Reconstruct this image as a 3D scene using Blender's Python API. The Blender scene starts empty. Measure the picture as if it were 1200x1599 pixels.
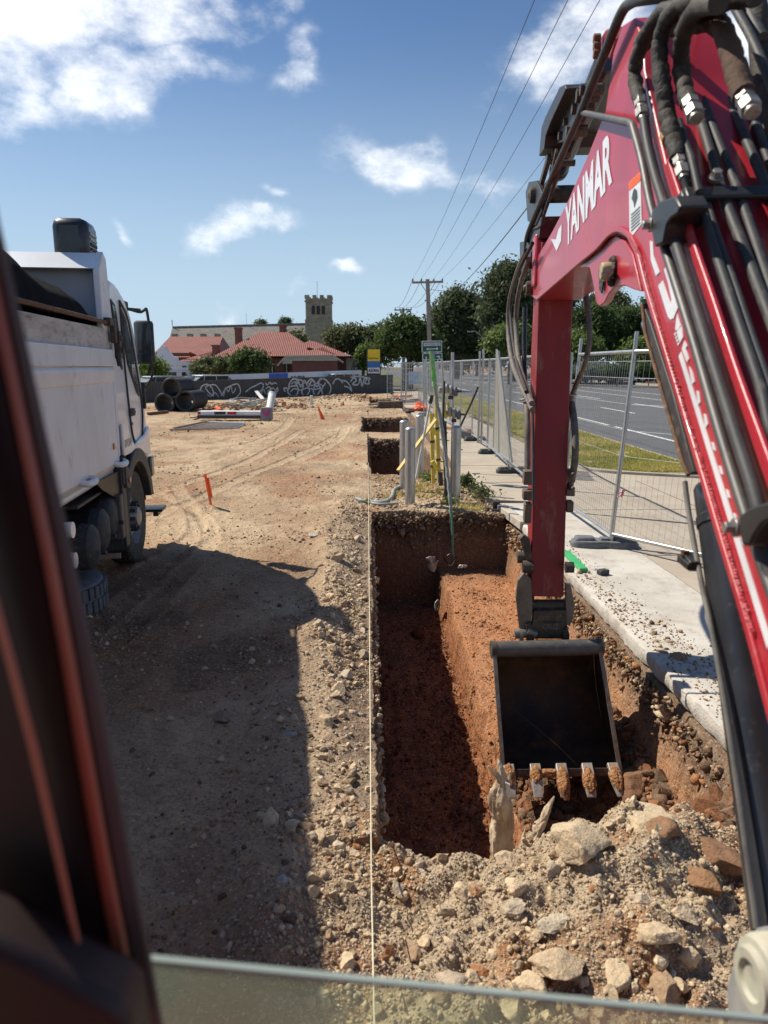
import bpy, bmesh, math, random
import numpy as np
from mathutils import Vector, Matrix
R = math.radians
sc = bpy.context.scene
COL = sc.collection
random.seed(7); rng = np.random.default_rng(11)

# ------------------------------------------------------------------ camera
H = 2.1; FPX = 1110.0; PITCH = R(11.6); YAW = R(1.3)
fv = Vector((math.sin(YAW)*math.cos(PITCH), math.cos(YAW)*math.cos(PITCH), -math.sin(PITCH)))
rv = Vector((math.cos(YAW), -math.sin(YAW), 0)); uv = rv.cross(fv)
CAM = Vector((0, 0, H))
cd = bpy.data.cameras.new('camera'); cam = bpy.data.objects.new('camera', cd); COL.objects.link(cam)
m = Matrix((rv, uv, -fv)).transposed().to_4x4(); m.translation = CAM; cam.matrix_world = m
cd.sensor_fit = 'VERTICAL'; cd.sensor_height = 36.0; cd.sensor_width = 27.0
cd.lens = 36.0*FPX/1599.0; cd.clip_start = 0.05; cd.clip_end = 3000
cd.dof.use_dof = True; cd.dof.focus_distance = 7.0; cd.dof.aperture_fstop = 3.4
sc.camera = cam
# ------------------------------------------------------------------ light
SUN_AZ = math.atan2(-0.86, 0.51)          # from +Y, clockwise negative = left
SUN_EL = R(50.3)
sd = Vector((-0.86, 0.51, 0)).normalized()*math.cos(SUN_EL) + Vector((0, 0, math.sin(SUN_EL)))
sl = bpy.data.lights.new('sun', 'SUN'); sl.energy = 5.0; sl.angle = R(0.53); sl.color = (1.0, 0.925, 0.80)
so = bpy.data.objects.new('sun', sl); COL.objects.link(so)
so.rotation_euler = sd.to_track_quat('Z', 'Y').to_euler(); so.location = (0, 0, 30)
sc.view_settings.view_transform = 'Standard'; sc.view_settings.look = 'None'
sc.view_settings.exposure = 0.30; sc.view_settings.gamma = 1.0
SKY_STRENGTH = 0.073

def ray(px, py): return fv*FPX + rv*(px-600) + uv*(799.5-py)
def G(px, py, z=0.0):
    d = ray(px, py); return CAM + d*((z-H)/d.z)
def D(px, py, Y):
    d = ray(px, py); return CAM + d*(Y/d.y)
def PXX(px, py, X):
    d = ray(px, py); return CAM + d*(X/d.x)
def PP(px, py, o, n):
    d = ray(px, py); return CAM + d*((Vector(o)-CAM).dot(n)/d.dot(n))

# ------------------------------------------------------------------ world
w = bpy.data.worlds.new('World'); sc.world = w; w.use_nodes = True
def build_world():
    nt = w.node_tree; N = nt.nodes; L = nt.links; N.clear()
    def nd(t, **k):
        n = N.new(t)
        for a, b in k.items(): setattr(n, a, b)
        return n
    def math_(op, a, b=None, c=None, clamp=False):
        n = nd('ShaderNodeMath', operation=op, use_clamp=clamp)
        for i, v in enumerate((a, b, c)):
            if v is None: continue
            if hasattr(v, 'links'): L.new(v, n.inputs[i])
            else: n.inputs[i].default_value = v
        return n.outputs[0]
    out = nd('ShaderNodeOutputWorld'); bg = nd('ShaderNodeBackground')
    sky = nd('ShaderNodeTexSky', sky_type='NISHITA', sun_disc=False)
    sky.sun_elevation = SUN_EL; sky.sun_rotation = SUN_AZ
    sky.air_density = 1.0; sky.dust_density = 0.15; sky.ozone_density = 2.0; sky.altitude = 40
    tc = nd('ShaderNodeTexCoord')
    def vm(op, a, b=None):
        n = nd('ShaderNodeVectorMath', operation=op)
        for i, v in enumerate((a, b)):
            if v is None: continue
            if hasattr(v, 'links'): L.new(v, n.inputs[i])
            else: n.inputs[i].default_value = v
        return n
    gen = tc.outputs['Generated']
    # warp + detail noises
    nw = nd('ShaderNodeTexNoise'); nw.inputs['Scale'].default_value = 7.0; nw.inputs['Detail'].default_value = 5
    L.new(gen, nw.inputs['Vector'])
    wv = vm('SUBTRACT', nw.outputs['Color'], (0.5, 0.5, 0.5))
    ws = vm('SCALE', wv.outputs[0]); ws.inputs['Scale'].default_value = 0.16
    wd = vm('ADD', gen, ws.outputs[0]).outputs[0]
    n1 = nd('ShaderNodeTexNoise'); n1.inputs['Scale'].default_value = 11.0; n1.inputs['Detail'].default_value = 10; n1.inputs['Roughness'].default_value = 0.62
    mp = nd('ShaderNodeMapping'); mp.inputs['Scale'].default_value = (1, 1, 1.7); L.new(gen, mp.inputs[0]); L.new(mp.outputs[0], n1.inputs['Vector'])
    # clouds: (px, py, half width px, half height px, tilt deg, density)
    clouds = [(-60, 5, 350, 125, -10, 2.0), (215, 120, 170, 60, -22, 1.02), (20, 150, 90, 60, 20, .95), (330, -20, 260, 60, 0, .8),
              (460, 100, 62, 75, 40, .78), (375, 352, 72, 42, -8, 1.1), (640, 262, 125, 55, 8, 1.12), (770, 300, 110, 40, 10, .72),
              (560, 255, 60, 30, 0, .5), (900, 60, 150, 90, -35, .86), (740, 420, 110, 30, 0, .35),
              (536, 434, 42, 16, -5, .75), (470, 428, 30, 16, 0, .5), (370, 495, 50, 16, 0, .6), (186, 362, 42, 14, 30, .6), (436, 283, 22, 18, 0, .6),
              (1150, 60, 130, 150, 0, .9), (1120, 230, 150, 60, 0, .5)]
    tot = None
    for (px, py, a, b, t, dn) in clouds:
        c = ray(px, py).normalized(); k = c.dot(fv)
        ra = a/FPX*k; rb = b/FPX*k
        ea = (rv*math.cos(R(t)) + uv*math.sin(R(-t))); ea = (ea - c*ea.dot(c)).normalized(); eb = c.cross(ea)
        df = vm('SUBTRACT', wd, tuple(c)).outputs[0]
        da = vm('DOT_PRODUCT', df, tuple(ea/ra)).outputs['Value']; db = vm('DOT_PRODUCT', df, tuple(eb/rb)).outputs['Value']
        q = math_('MULTIPLY_ADD', da, da, math_('MULTIPLY', db, db))
        # back hemisphere guard
        fr = vm('DOT_PRODUCT', gen, tuple(c)).outputs['Value']
        g = math_('MULTIPLY', math_('EXPONENT', math_('MULTIPLY', q, -1.1)), math_('MULTIPLY', math_('GREATER_THAN', fr, 0.0), dn))
        tot = g if tot is None else math_('MAXIMUM', tot, g)
    dens = math_('MULTIPLY_ADD', math_('SUBTRACT', n1.outputs['Fac'], 0.5), 3.0, math_('MULTIPLY', tot, .86))
    dens = math_('MULTIPLY', dens, math_('MULTIPLY', tot, 1.6, clamp=True))
    cr = nd('ShaderNodeMapRange', interpolation_type='SMOOTHSTEP'); cr.inputs['From Min'].default_value = 0.12; cr.inputs['From Max'].default_value = 1.5
    L.new(dens, cr.inputs['Value'])
    sz = nd('ShaderNodeSeparateXYZ'); L.new(gen, sz.inputs[0])
    tint = nd('ShaderNodeMix', data_type='RGBA', blend_type='MULTIPLY'); tint.inputs[0].default_value = 1; L.new(sky.outputs[0], tint.inputs[6]); tint.inputs[7].default_value = (.80, .95, 1.10, 1)
    hz = nd('ShaderNodeMapRange', interpolation_type='SMOOTHSTEP'); hz.inputs['From Min'].default_value = .42; hz.inputs['From Max'].default_value = .0; hz.inputs['To Max'].default_value = .92; L.new(sz.outputs[2], hz.inputs[0])
    hm = nd('ShaderNodeMix', data_type='RGBA'); L.new(hz.outputs[0], hm.inputs[0]); L.new(tint.outputs[2], hm.inputs[6]); hm.inputs[7].default_value = (6.2, 8.0, 9.6, 1)
    mix = nd('ShaderNodeMix', data_type='RGBA')
    L.new(math_('MULTIPLY', cr.outputs[0], 0.93), mix.inputs[0])
    L.new(hm.outputs[2], mix.inputs[6]); mix.inputs[7].default_value = (14.2, 14.4, 14.7, 1)
    L.new(mix.outputs[2], bg.inputs[0]); bg.inputs[1].default_value = SKY_STRENGTH; L.new(bg.outputs[0], out.inputs[0])
build_world()

# ------------------------------------------------------------------ materials
def c8(r, g, b):
    f = lambda v: (v/255/12.92) if v/255 <= .04045 else ((v/255+.055)/1.055)**2.4
    return (f(r), f(g), f(b))
def newmat(name):
    m = bpy.data.materials.new(name); m.use_nodes = True
    return m, m.node_tree, m.node_tree.nodes['Principled BSDF']
def mat(name, c1, c2=None, scale=4.0, rough=.6, metal=0.0, bump=0.0, bscale=30.0, mixlo=.4, mixhi=.65, coat=0.0, rvar=0.0, dirt=None, dirtamt=.5, stretch=(1, 1, 1), spec=.5):
    m, nt, b = newmat(name); N, L = nt.nodes, nt.links
    tc = N.new('ShaderNodeTexCoord'); mp = N.new('ShaderNodeMapping'); mp.inputs['Scale'].default_value = stretch
    L.new(tc.outputs['Object'], mp.inputs[0]); V = mp.outputs[0]
    b.inputs['Roughness'].default_value = rough; b.inputs['Metallic'].default_value = metal; b.inputs['Coat Weight'].default_value = coat
    b.inputs['Specular IOR Level'].default_value = spec
    col = None
    c2 = c2 or tuple(x*.82 for x in c1)
    n = N.new('ShaderNodeTexNoise'); n.inputs['Scale'].default_value = scale; n.inputs['Detail'].default_value = 8; n.inputs['Roughness'].default_value = .62
    L.new(V, n.inputs['Vector'])
    r = N.new('ShaderNodeMapRange'); r.inputs['From Min'].default_value = mixlo; r.inputs['From Max'].default_value = mixhi; L.new(n.outputs['Fac'], r.inputs[0])
    x = N.new('ShaderNodeMix'); x.data_type = 'RGBA'; x.inputs[6].default_value = (*c1, 1); x.inputs[7].default_value = (*c2, 1)
    L.new(r.outputs[0], x.inputs[0]); col = x.outputs[2]
    if dirt:
        n2 = N.new('ShaderNodeTexNoise'); n2.inputs['Scale'].default_value = scale*2.3; n2.inputs['Detail'].default_value = 12; n2.inputs['Roughness'].default_value = .75
        L.new(V, n2.inputs['Vector'])
        r2 = N.new('ShaderNodeMapRange'); r2.inputs['From Min'].default_value = .62-.25*dirtamt; r2.inputs['From Max'].default_value = .72-.1*dirtamt; L.new(n2.outputs['Fac'], r2.inputs[0])
        x2 = N.new('ShaderNodeMix'); x2.data_type = 'RGBA'; L.new(col, x2.inputs[6]); x2.inputs[7].default_value = (*dirt, 1)
        mm = N.new('ShaderNodeMath'); mm.operation = 'MULTIPLY'; mm.inputs[1].default_value = min(1, .5+dirtamt*.5); L.new(r2.outputs[0], mm.inputs[0])
        L.new(mm.outputs[0], x2.inputs[0]); col = x2.outputs[2]
        ra = N.new('ShaderNodeMapRange'); ra.inputs['To Min'].default_value = rough; ra.inputs['To Max'].default_value = min(1, rough+.35); L.new(mm.outputs[0], ra.inputs[0]); L.new(ra.outputs[0], b.inputs['Roughness'])
    L.new(col, b.inputs['Base Color'])
    if bump > 0:
        nb = N.new('ShaderNodeTexNoise'); nb.inputs['Scale'].default_value = bscale; nb.inputs['Detail'].default_value = 6; L.new(V, nb.inputs['Vector'])
        bp = N.new('ShaderNodeBump'); bp.inputs['Strength'].default_value = bump; bp.inputs['Distance'].default_value = .02; L.new(nb.outputs['Fac'], bp.inputs['Height']); L.new(bp.outputs[0], b.inputs['Normal'])
    return m
M = {}
DUST = (.33, .23, .15)
M['red'] = mat('red_paint', (.47, .025, .040), (.40, .021, .034), 3, .36, bump=.03, bscale=60, dirt=(.44, .15, .12), dirtamt=.26, coat=.25)
M['red_dark'] = mat('red_paint_shaded_worn', (.27, .014, .020), (.19, .011, .014), 2.5, .5, bump=.08, bscale=40, dirt=(.34, .21, .15), dirtamt=.34, stretch=(1, 1, .35))  # machine red darkened to carry the arm's shade; the blotches are dirt
M['white_decal'] = mat('white_decal', (.78, .78, .80), rough=.35)
M['dark_decal'] = mat('dark_decal', (.03, .03, .035), rough=.4)
M['tube'] = mat('tube_steel_black', (.034, .035, .037), (.055, .055, .055), 9, .58, .0, spec=.35, dirt=(.17, .15, .125), dirtamt=.35, stretch=(1, 1, .6))
M['hose'] = mat('hose_rubber', (.022, .02, .018), (.05, .04, .03), 10, .75, bump=.25, bscale=90, dirt=(.17, .12, .08), dirtamt=.35)
M['hose_grey'] = mat('hose_dusty', (.10, .085, .075), (.19, .15, .125), 14, .7, bump=.15, bscale=80, dirt=(.3, .23, .18), dirtamt=.4)
M['hose_brown'] = mat('hose_sleeve_brown', (.085, .042, .022), (.04, .022, .014), 8, .85, bump=.3, bscale=70)
M['fitting'] = mat('zinc_fitting', (.40, .39, .36), (.22, .20, .18), 25, .42, .7, dirt=(.12, .10, .08), dirtamt=.35)
M['black'] = mat('black_paint', (.018, .018, .019), (.03, .03, .03), 6, .42, dirt=(.16, .13, .10), dirtamt=.2)
M['blackcyl'] = mat('black_cylinder_paint', (.022, .023, .026), (.035, .036, .04), 6, .3, coat=.15, dirt=(.15, .125, .10), dirtamt=.22)
M['rust'] = mat('rusty_steel', (.16, .075, .035), (.07, .045, .03), 14, .75, .2, bump=.2, dirt=(.33, .20, .11), dirtamt=.5)
M['bucket'] = mat('bucket_steel', (.028, .022, .018), (.085, .042, .02), 2.2, .6, .1, bump=.2, bscale=30, dirt=(.22, .095, .04), dirtamt=.42)
M['bucket_edge'] = mat('bucket_edge_steel', (.22, .19, .165), (.13, .09, .065), 8, .5, .4, bump=.15, dirt=(.33, .17, .08), dirtamt=.4)
M['hitch'] = mat('hitch_steel', (.06, .05, .042), (.10, .08, .06), 8, .6, .3, bump=.2, dirt=(.27, .19, .12), dirtamt=.45)
M['tooth'] = mat('tooth_steel', (.42, .38, .34), (.30, .25, .21), 15, .45, .3, bump=.2, dirt=(.34, .17, .06), dirtamt=.2)
M['claydirt'] = mat('caked_clay', (.44, .21, .08), (.17, .075, .035), 40, .95, bump=1.0, bscale=60)
M['brass'] = mat('pin_yellow_grease', (.50, .40, .22), (.34, .25, .13), 12, .5, .3, dirt=(.04, .03, .02), dirtamt=.2)
M['grease'] = mat('grease', (.015, .011, .008), (.05, .03, .02), 40, .45, bump=1, bscale=80)
M['cabred'] = mat('cab_pillar_paint', (.42, .125, .072), (.32, .09, .055), 3, .38, coat=.2)
M['cabblack'] = mat('cab_interior_plastic', (.016, .009, .008), (.03, .014, .011), 5, .5)
M['rubber'] = mat('seal_rubber', (.085, .07, .062), (.11, .09, .08), 8, .6)
M['galv'] = mat('galvanised_steel', (.50, .51, .50), (.36, .37, .37), 12, .38, .75, bump=.04, stretch=(1, 1, .3), dirt=(.35, .29, .23), dirtamt=.12)
M['galvw'] = mat('galvanised_wire', (.46, .47, .47), (.34, .35, .35), 8, .5, .5)
M['truckwhite'] = mat('truck_white_paint', (.82, .83, .85), (.77, .78, .79), 2.5, .3, coat=.4, dirt=(.42, .36, .29), dirtamt=.12)
M['tipwhite'] = mat('tipper_white_paint', (.80, .81, .82), (.70, .70, .70), 2.0, .42, bump=.10, bscale=3, dirt=(.50, .44, .37), dirtamt=.28, stretch=(1, 1, .5))
M['tipgrey'] = mat('headboard_inside_paint', (.38, .40, .43), (.33, .35, .37), 2.5, .55, dirt=(.34, .30, .26), dirtamt=.1)
M['rustwhite'] = mat('chipped_white_paint', (.56, .54, .50), (.42, .38, .33), 5, .6, dirt=(.12, .07, .045), dirtamt=.42, stretch=(1, .5, 2))
M['plastic'] = mat('dark_grey_plastic', (.035, .036, .04), (.055, .055, .055), 5, .55, dirt=(.2, .17, .14), dirtamt=.15)
M['tyre'] = mat('tyre_rubber', (.03, .03, .032), (.05, .048, .045), 8, .85, bump=.2, dirt=(.20, .16, .12), dirtamt=.45)
M['tyre_dusty'] = mat('old_tyre_rubber', (.14, .15, .165), (.10, .105, .115), 8, .85, bump=.2, dirt=(.28, .25, .21), dirtamt=.3)
M['rim'] = mat('wheel_rim_steel', (.45, .44, .42), (.3, .29, .27), 8, .5, .6, dirt=(.3, .23, .17), dirtamt=.4)
M['tarp'] = mat('black_mesh_tarp', (.008, .008, .009), (.014, .014, .015), 6, .95, bump=.3, bscale=200, spec=.08)
M['amber'] = mat('amber_lens', (.75, .28, .06), rough=.25)
M['redlens'] = mat('red_lens', (.5, .02, .02), rough=.25)
M['orange'] = mat('orange_plastic', (.80, .13, .03), (.62, .10, .03), 8, .55, dirt=(.4, .28, .18), dirtamt=.25)
M['orangepaint'] = mat('fluoro_orange_paint', (.95, .13, .02), (.85, .10, .02), 8, .6)
M['fblack'] = mat('black_plastic_foot', (.030, .032, .036), (.05, .05, .052), 10, .7, dirt=(.28, .24, .20), dirtamt=.3)
M['fgrey'] = mat('grey_concrete_foot', (.14, .15, .16), (.10, .105, .11), 10, .8, bump=.2, dirt=(.28, .25, .22), dirtamt=.4)
M['yellow'] = mat('yellow_gas_pipe', (.62, .48, .08), (.50, .38, .07), 10, .5, dirt=(.3, .24, .16), dirtamt=.25)
M['pvc'] = mat('grey_pvc', (.33, .35, .33), (.24, .26, .25), 8, .6, dirt=(.35, .3, .22), dirtamt=.3)
M['conduit'] = mat('weathered_conduit', (.26, .29, .25), (.36, .37, .33), 16, .75, bump=.4, bscale=60, dirt=(.34, .33, .27), dirtamt=.5)
M['greentape'] = mat('lime_green_tape', (.10, .62, .03), (.20, .55, .05), 10, .4)
M['greenplastic'] = mat('green_plastic', (.05, .42, .14), (.04, .33, .11), 10, .5)
M['whitepvc'] = mat('white_pvc', (.72, .71, .66), (.6, .58, .52), 8, .45, dirt=(.42, .33, .23), dirtamt=.25)
M['timber'] = mat('weathered_timber', (.40, .31, .21), (.27, .20, .13), 12, .85, bump=.3, stretch=(1, 1, 1), dirt=(.5, .42, .32), dirtamt=.3)
M['concrete'] = mat('concrete_light', (.56, .525, .465), (.43, .395, .34), 1.6, .9, bump=.45, bscale=70, dirt=(.34, .265, .19), dirtamt=.48)
M['concrete_old'] = mat('concrete_path', (.42, .36, .28), (.36, .30, .23), 1.3, .92, bump=.25, bscale=80, dirt=(.30, .23, .16), dirtamt=.22)
M['kerb'] = mat('kerb_concrete', (.40, .36, .30), (.32, .28, .23), 3, .9, bump=.3, bscale=60)
M['asphalt'] = mat('asphalt', (.105, .106, .110), (.085, .086, .090), .5, .88, bump=.3, bscale=120, dirt=(.125, .12, .115), dirtamt=.25)
M['roadpaint'] = mat('road_paint', (.72, .72, .70), (.5, .5, .48), 6, .7)
M['steelfence'] = mat('charcoal_steel_fence', (.060, .060, .062), (.045, .045, .047), 2, .5)
M['graffiti'] = mat('white_spray_paint', (.60, .63, .66), (.40, .42, .45), 6, .7)
M['brick'] = None
M['redroof'] = None
M['white_wall'] = mat('white_painted_wall', (.66, .72, .80), (.60, .65, .72), .8, .8)
M['cream'] = mat('cream_painted_timber', (.50, .47, .38), (.42, .39, .31), 2, .7)
M['glassdark'] = mat('window_glass', (.03, .035, .04), (.05, .055, .06), .6, .08)
M['stonepole'] = mat('weathered_stobie_concrete', (.33, .29, .25), (.25, .22, .20), 3, .85)
M['wire'] = mat('power_wire', (.03, .03, .03), rough=.6)
M['signgreen'] = mat('sign_green', (.006, .10, .055), rough=.4)
M['signblue'] = mat('sign_blue', (.03, .17, .50), rough=.4)
M['signyellow'] = mat('sign_yellow', (.85, .60, .02), rough=.5)
M['signwhite'] = mat('sign_white', (.75, .77, .78), rough=.5)
M['bannerblue'] = mat('banner_blue', (.03, .11, .50), rough=.5)
M['bannerwhite'] = mat('banner_white', (.62, .70, .80), (.56, .64, .74), 1, .6)
M['bark'] = mat('bark', (.14, .10, .075), (.07, .05, .04), 6, .9, bump=.5)
M['root'] = mat('pale_root_bark', (.60, .48, .34), (.30, .20, .12), 14, .85, bump=.9, bscale=25, dirt=(.30, .19, .11), dirtamt=.4, stretch=(1, 1, .35))
M['paper'] = mat('torn_plastic_sheet', (.62, .62, .60), (.4, .38, .34), 12, .6, dirt=(.25, .17, .11), dirtamt=.35)
M['ribbon'] = mat('pink_ribbon', (.62, .22, .26), (.7, .5, .5), 14, .6)
M['string'] = mat('builders_string', (.78, .72, .50), rough=.7)
def brickmat(name, c1, c2, mortar, scale, bw=.23, rh=.076):
    m, nt, b = newmat(name); N, L = nt.nodes, nt.links
    tc = N.new('ShaderNodeTexCoord'); geo = N.new('ShaderNodeNewGeometry')
    sp = N.new('ShaderNodeSeparateXYZ'); L.new(tc.outputs['Object'], sp.inputs[0])
    ad = N.new('ShaderNodeMath'); ad.operation = 'ADD'; L.new(sp.outputs[0], ad.inputs[0]); L.new(sp.outputs[1], ad.inputs[1])
    cb = N.new('ShaderNodeCombineXYZ'); L.new(ad.outputs[0], cb.inputs[0]); L.new(sp.outputs[2], cb.inputs[1])
    br = N.new('ShaderNodeTexBrick'); br.inputs['Color1'].default_value = (*c1, 1); br.inputs['Color2'].default_value = (*c2, 1); br.inputs['Mortar'].default_value = (*mortar, 1)
    br.inputs['Scale'].default_value = scale; br.inputs['Brick Width'].default_value = bw; br.inputs['Row Height'].default_value = rh; br.inputs['Mortar Size'].default_value = .008
    L.new(cb.outputs[0], br.inputs['Vector']); 
    n = N.new('ShaderNodeTexNoise'); n.inputs['Scale'].default_value = 1.3; n.inputs['Detail'].default_value = 8; L.new(tc.outputs['Object'], n.inputs[0])
    x = N.new('ShaderNodeMix'); x.data_type = 'RGBA'; x.blend_type = 'MULTIPLY'; x.inputs[0].default_value = .6; L.new(br.outputs[0], x.inputs[6]); L.new(n.outputs['Color'], x.inputs[7])
    L.new(br.outputs[0], x.inputs[6]); L.new(x.outputs[2], b.inputs['Base Color']); b.inputs['Roughness'].default_value = .9
    bp = N.new('ShaderNodeBump'); bp.inputs['Strength'].default_value = .5; bp.inputs['Distance'].default_value = .02; L.new(br.outputs['Fac'], bp.inputs['Height']); bp.invert = True; L.new(bp.outputs[0], b.inputs['Normal'])
    return m
M['brick'] = brickmat('red_brick', (.36, .11, .075), (.28, .085, .06), (.32, .24, .20), 1)
M['stone'] = brickmat('sandstone_blocks', (.62, .51, .37), (.44, .36, .26), (.25, .21, .16), 1, .8, .35)
M['slate'] = brickmat('grey_slates', (.37, .335, .285), (.30, .27, .23), (.22, .20, .17), 1, .9, .3)
def ribmat(name, c, axis=0, scale=8.0, amt=.5):
    m = mat(name, c, tuple(x*.85 for x in c), .6, .55); nt = m.node_tree; N, L = nt.nodes, nt.links; b = N['Principled BSDF']
    tc = N.new('ShaderNodeTexCoord'); w = N.new('ShaderNodeTexWave'); w.bands_direction = 'XYZ'[axis]; w.inputs['Scale'].default_value = scale; L.new(tc.outputs['Object'], w.inputs[0])
    bp = N.new('ShaderNodeBump'); bp.inputs['Strength'].default_value = amt; bp.inputs['Distance'].default_value = .05; L.new(w.outputs['Fac'], bp.inputs['Height']); L.new(bp.outputs[0], b.inputs['Normal'])
    return m
M['redroof'] = ribmat('red_roof_sheeting', (.31, .128, .10), 0, 1.6, .9); M['redroof'].node_tree.nodes['Principled BSDF'].inputs['Specular IOR Level'].default_value = .1

def glassmat(name, tint, dust, trans=.7, rough=.02):
    m, nt, b = newmat(name); N, L = nt.nodes, nt.links
    out = N['Material Output']; tr = N.new('ShaderNodeBsdfTransparent'); tr.inputs[0].default_value = (*tint, 1)
    gl = N.new('ShaderNodeBsdfGlossy'); gl.inputs['Roughness'].default_value = rough; gl.inputs['Color'].default_value = (1, 1, 1, 1)
    df = N.new('ShaderNodeBsdfTranslucent'); df.inputs[0].default_value = (*dust, 1)
    a = N.new('ShaderNodeMixShader'); lw = N.new('ShaderNodeFresnel'); lw.inputs[0].default_value = 1.5
    lm = N.new('ShaderNodeMath'); lm.operation = 'MULTIPLY'; lm.inputs[1].default_value = .35; L.new(lw.outputs[0], lm.inputs[0]); L.new(lm.outputs[0], a.inputs[0]); L.new(tr.outputs[0], a.inputs[1]); L.new(gl.outputs[0], a.inputs[2])
    c = N.new('ShaderNodeMixShader'); 
    n = N.new('ShaderNodeTexNoise'); n.inputs['Scale'].default_value = 9; n.inputs['Detail'].default_value = 5; tc = N.new('ShaderNodeTexCoord'); L.new(tc.outputs['Object'], n.inputs[0])
    r = N.new('ShaderNodeMapRange'); r.inputs['To Min'].default_value = (1-trans)*.7; r.inputs['To Max'].default_value = (1-trans)*1.3; L.new(n.outputs[0], r.inputs[0])
    L.new(r.outputs[0], c.inputs[0]); L.new(a.outputs[0], c.inputs[1]); L.new(df.outputs[0], c.inputs[2]); L.new(c.outputs[0], out.inputs[0])
    N.remove(b); return m
M['cabglass'] = glassmat('dusty_cab_glass', (.92, .97, .90), (.56, .60, .46), .84)
M['truckglass'] = mat('truck_window_glass', (.06, .075, .08), (.09, .11, .11), 1.5, .05)
M['mirrorglass'] = mat('mirror_glass', (.10, .12, .13), rough=.08, metal=.6)

def leafmat(name, c1, c2, c3):
    m, nt, b = newmat(name); N, L = nt.nodes, nt.links; out = N['Material Output']
    tc = N.new('ShaderNodeTexCoord'); n = N.new('ShaderNodeTexNoise'); n.inputs['Scale'].default_value = .55; n.inputs['Detail'].default_value = 5; L.new(tc.outputs['Object'], n.inputs[0])
    cr = N.new('ShaderNodeValToRGB'); e = cr.color_ramp.elements; e[0].position = .35; e[0].color = (*c1, 1); e[1].position = .68; e[1].color = (*c3, 1); k = cr.color_ramp.elements.new(.5); k.color = (*c2, 1)
    L.new(n.outputs[0], cr.inputs[0]); L.new(cr.outputs[0], b.inputs['Base Color']); b.inputs['Roughness'].default_value = .6; b.inputs['Specular IOR Level'].default_value = .3
    t = N.new('ShaderNodeBsdfTranslucent'); L.new(cr.outputs[0], t.inputs[0]); mx = N.new('ShaderNodeMixShader'); mx.inputs[0].default_value = .38
    L.new(b.outputs[0], mx.inputs[1]); L.new(t.outputs[0], mx.inputs[2]); L.new(mx.outputs[0], out.inputs[0]); return m
M['leaf_euc'] = leafmat('eucalypt_leaves', (.062, .085, .040), (.105, .130, .060), (.165, .175, .085))
M['leaf_dark'] = leafmat('dark_leaves', (.042, .072, .024), (.075, .115, .036), (.125, .17, .055))
M['leaf_bright'] = leafmat('bright_leaves', (.08, .13, .03), (.14, .20, .05), (.22, .27, .075))
M['leaf_olive'] = leafmat('olive_leaves', (.085, .105, .045), (.13, .15, .065), (.18, .195, .09))
M['leaf_grey'] = leafmat('grey_green_leaves', (.12, .15, .12), (.17, .20, .155), (.22, .25, .19))
M['grass'] = leafmat('verge_grass_blades', (.26, .27, .05), (.42, .38, .085), (.58, .48, .17))

# ------------------------------------------------------------------ object helpers
def tag(o, label=None, cat=None, group=None, kind=None):
    if label: o['label'] = label
    if cat: o['category'] = cat
    if group: o['group'] = group
    if kind: o['kind'] = kind
    return o
def thing(name, label, cat, loc=(0, 0, 0), group=None, rz=0.0):
    o = bpy.data.objects.new(name, None); COL.objects.link(o); o.location = loc; o.rotation_euler = (0, 0, rz); o.empty_display_size = .2
    return tag(o, label, cat, group)
def root_inv(parent):
    r = parent
    while r.parent: r = r.parent
    return (Matrix.Translation(r.location) @ r.rotation_euler.to_matrix().to_4x4()).inverted()
def finish(me, name, material, parent, smooth, world, bevel, sub=0):
    if isinstance(material, (list, tuple)):
        for x in material: me.materials.append(x)
    else: me.materials.append(material)
    if world and parent is not None: me.transform(root_inv(parent))
    if smooth:
        me.shade_smooth(); me.set_sharp_from_angle(angle=R(smooth if smooth is not True else 40))
    o = bpy.data.objects.new(name, me); COL.objects.link(o)
    if parent is not None: o.parent = parent
    if bevel:
        b = o.modifiers.new('bevel', 'BEVEL'); b.width = bevel; b.segments = 2; b.limit_method = 'ANGLE'; b.angle_limit = R(35); b.harden_normals = False
        if not smooth: me.shade_smooth(); me.set_sharp_from_angle(angle=R(38))
    if sub:
        s = o.modifiers.new('sub', 'SUBSURF'); s.levels = s.render_levels = sub
    return o
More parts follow.
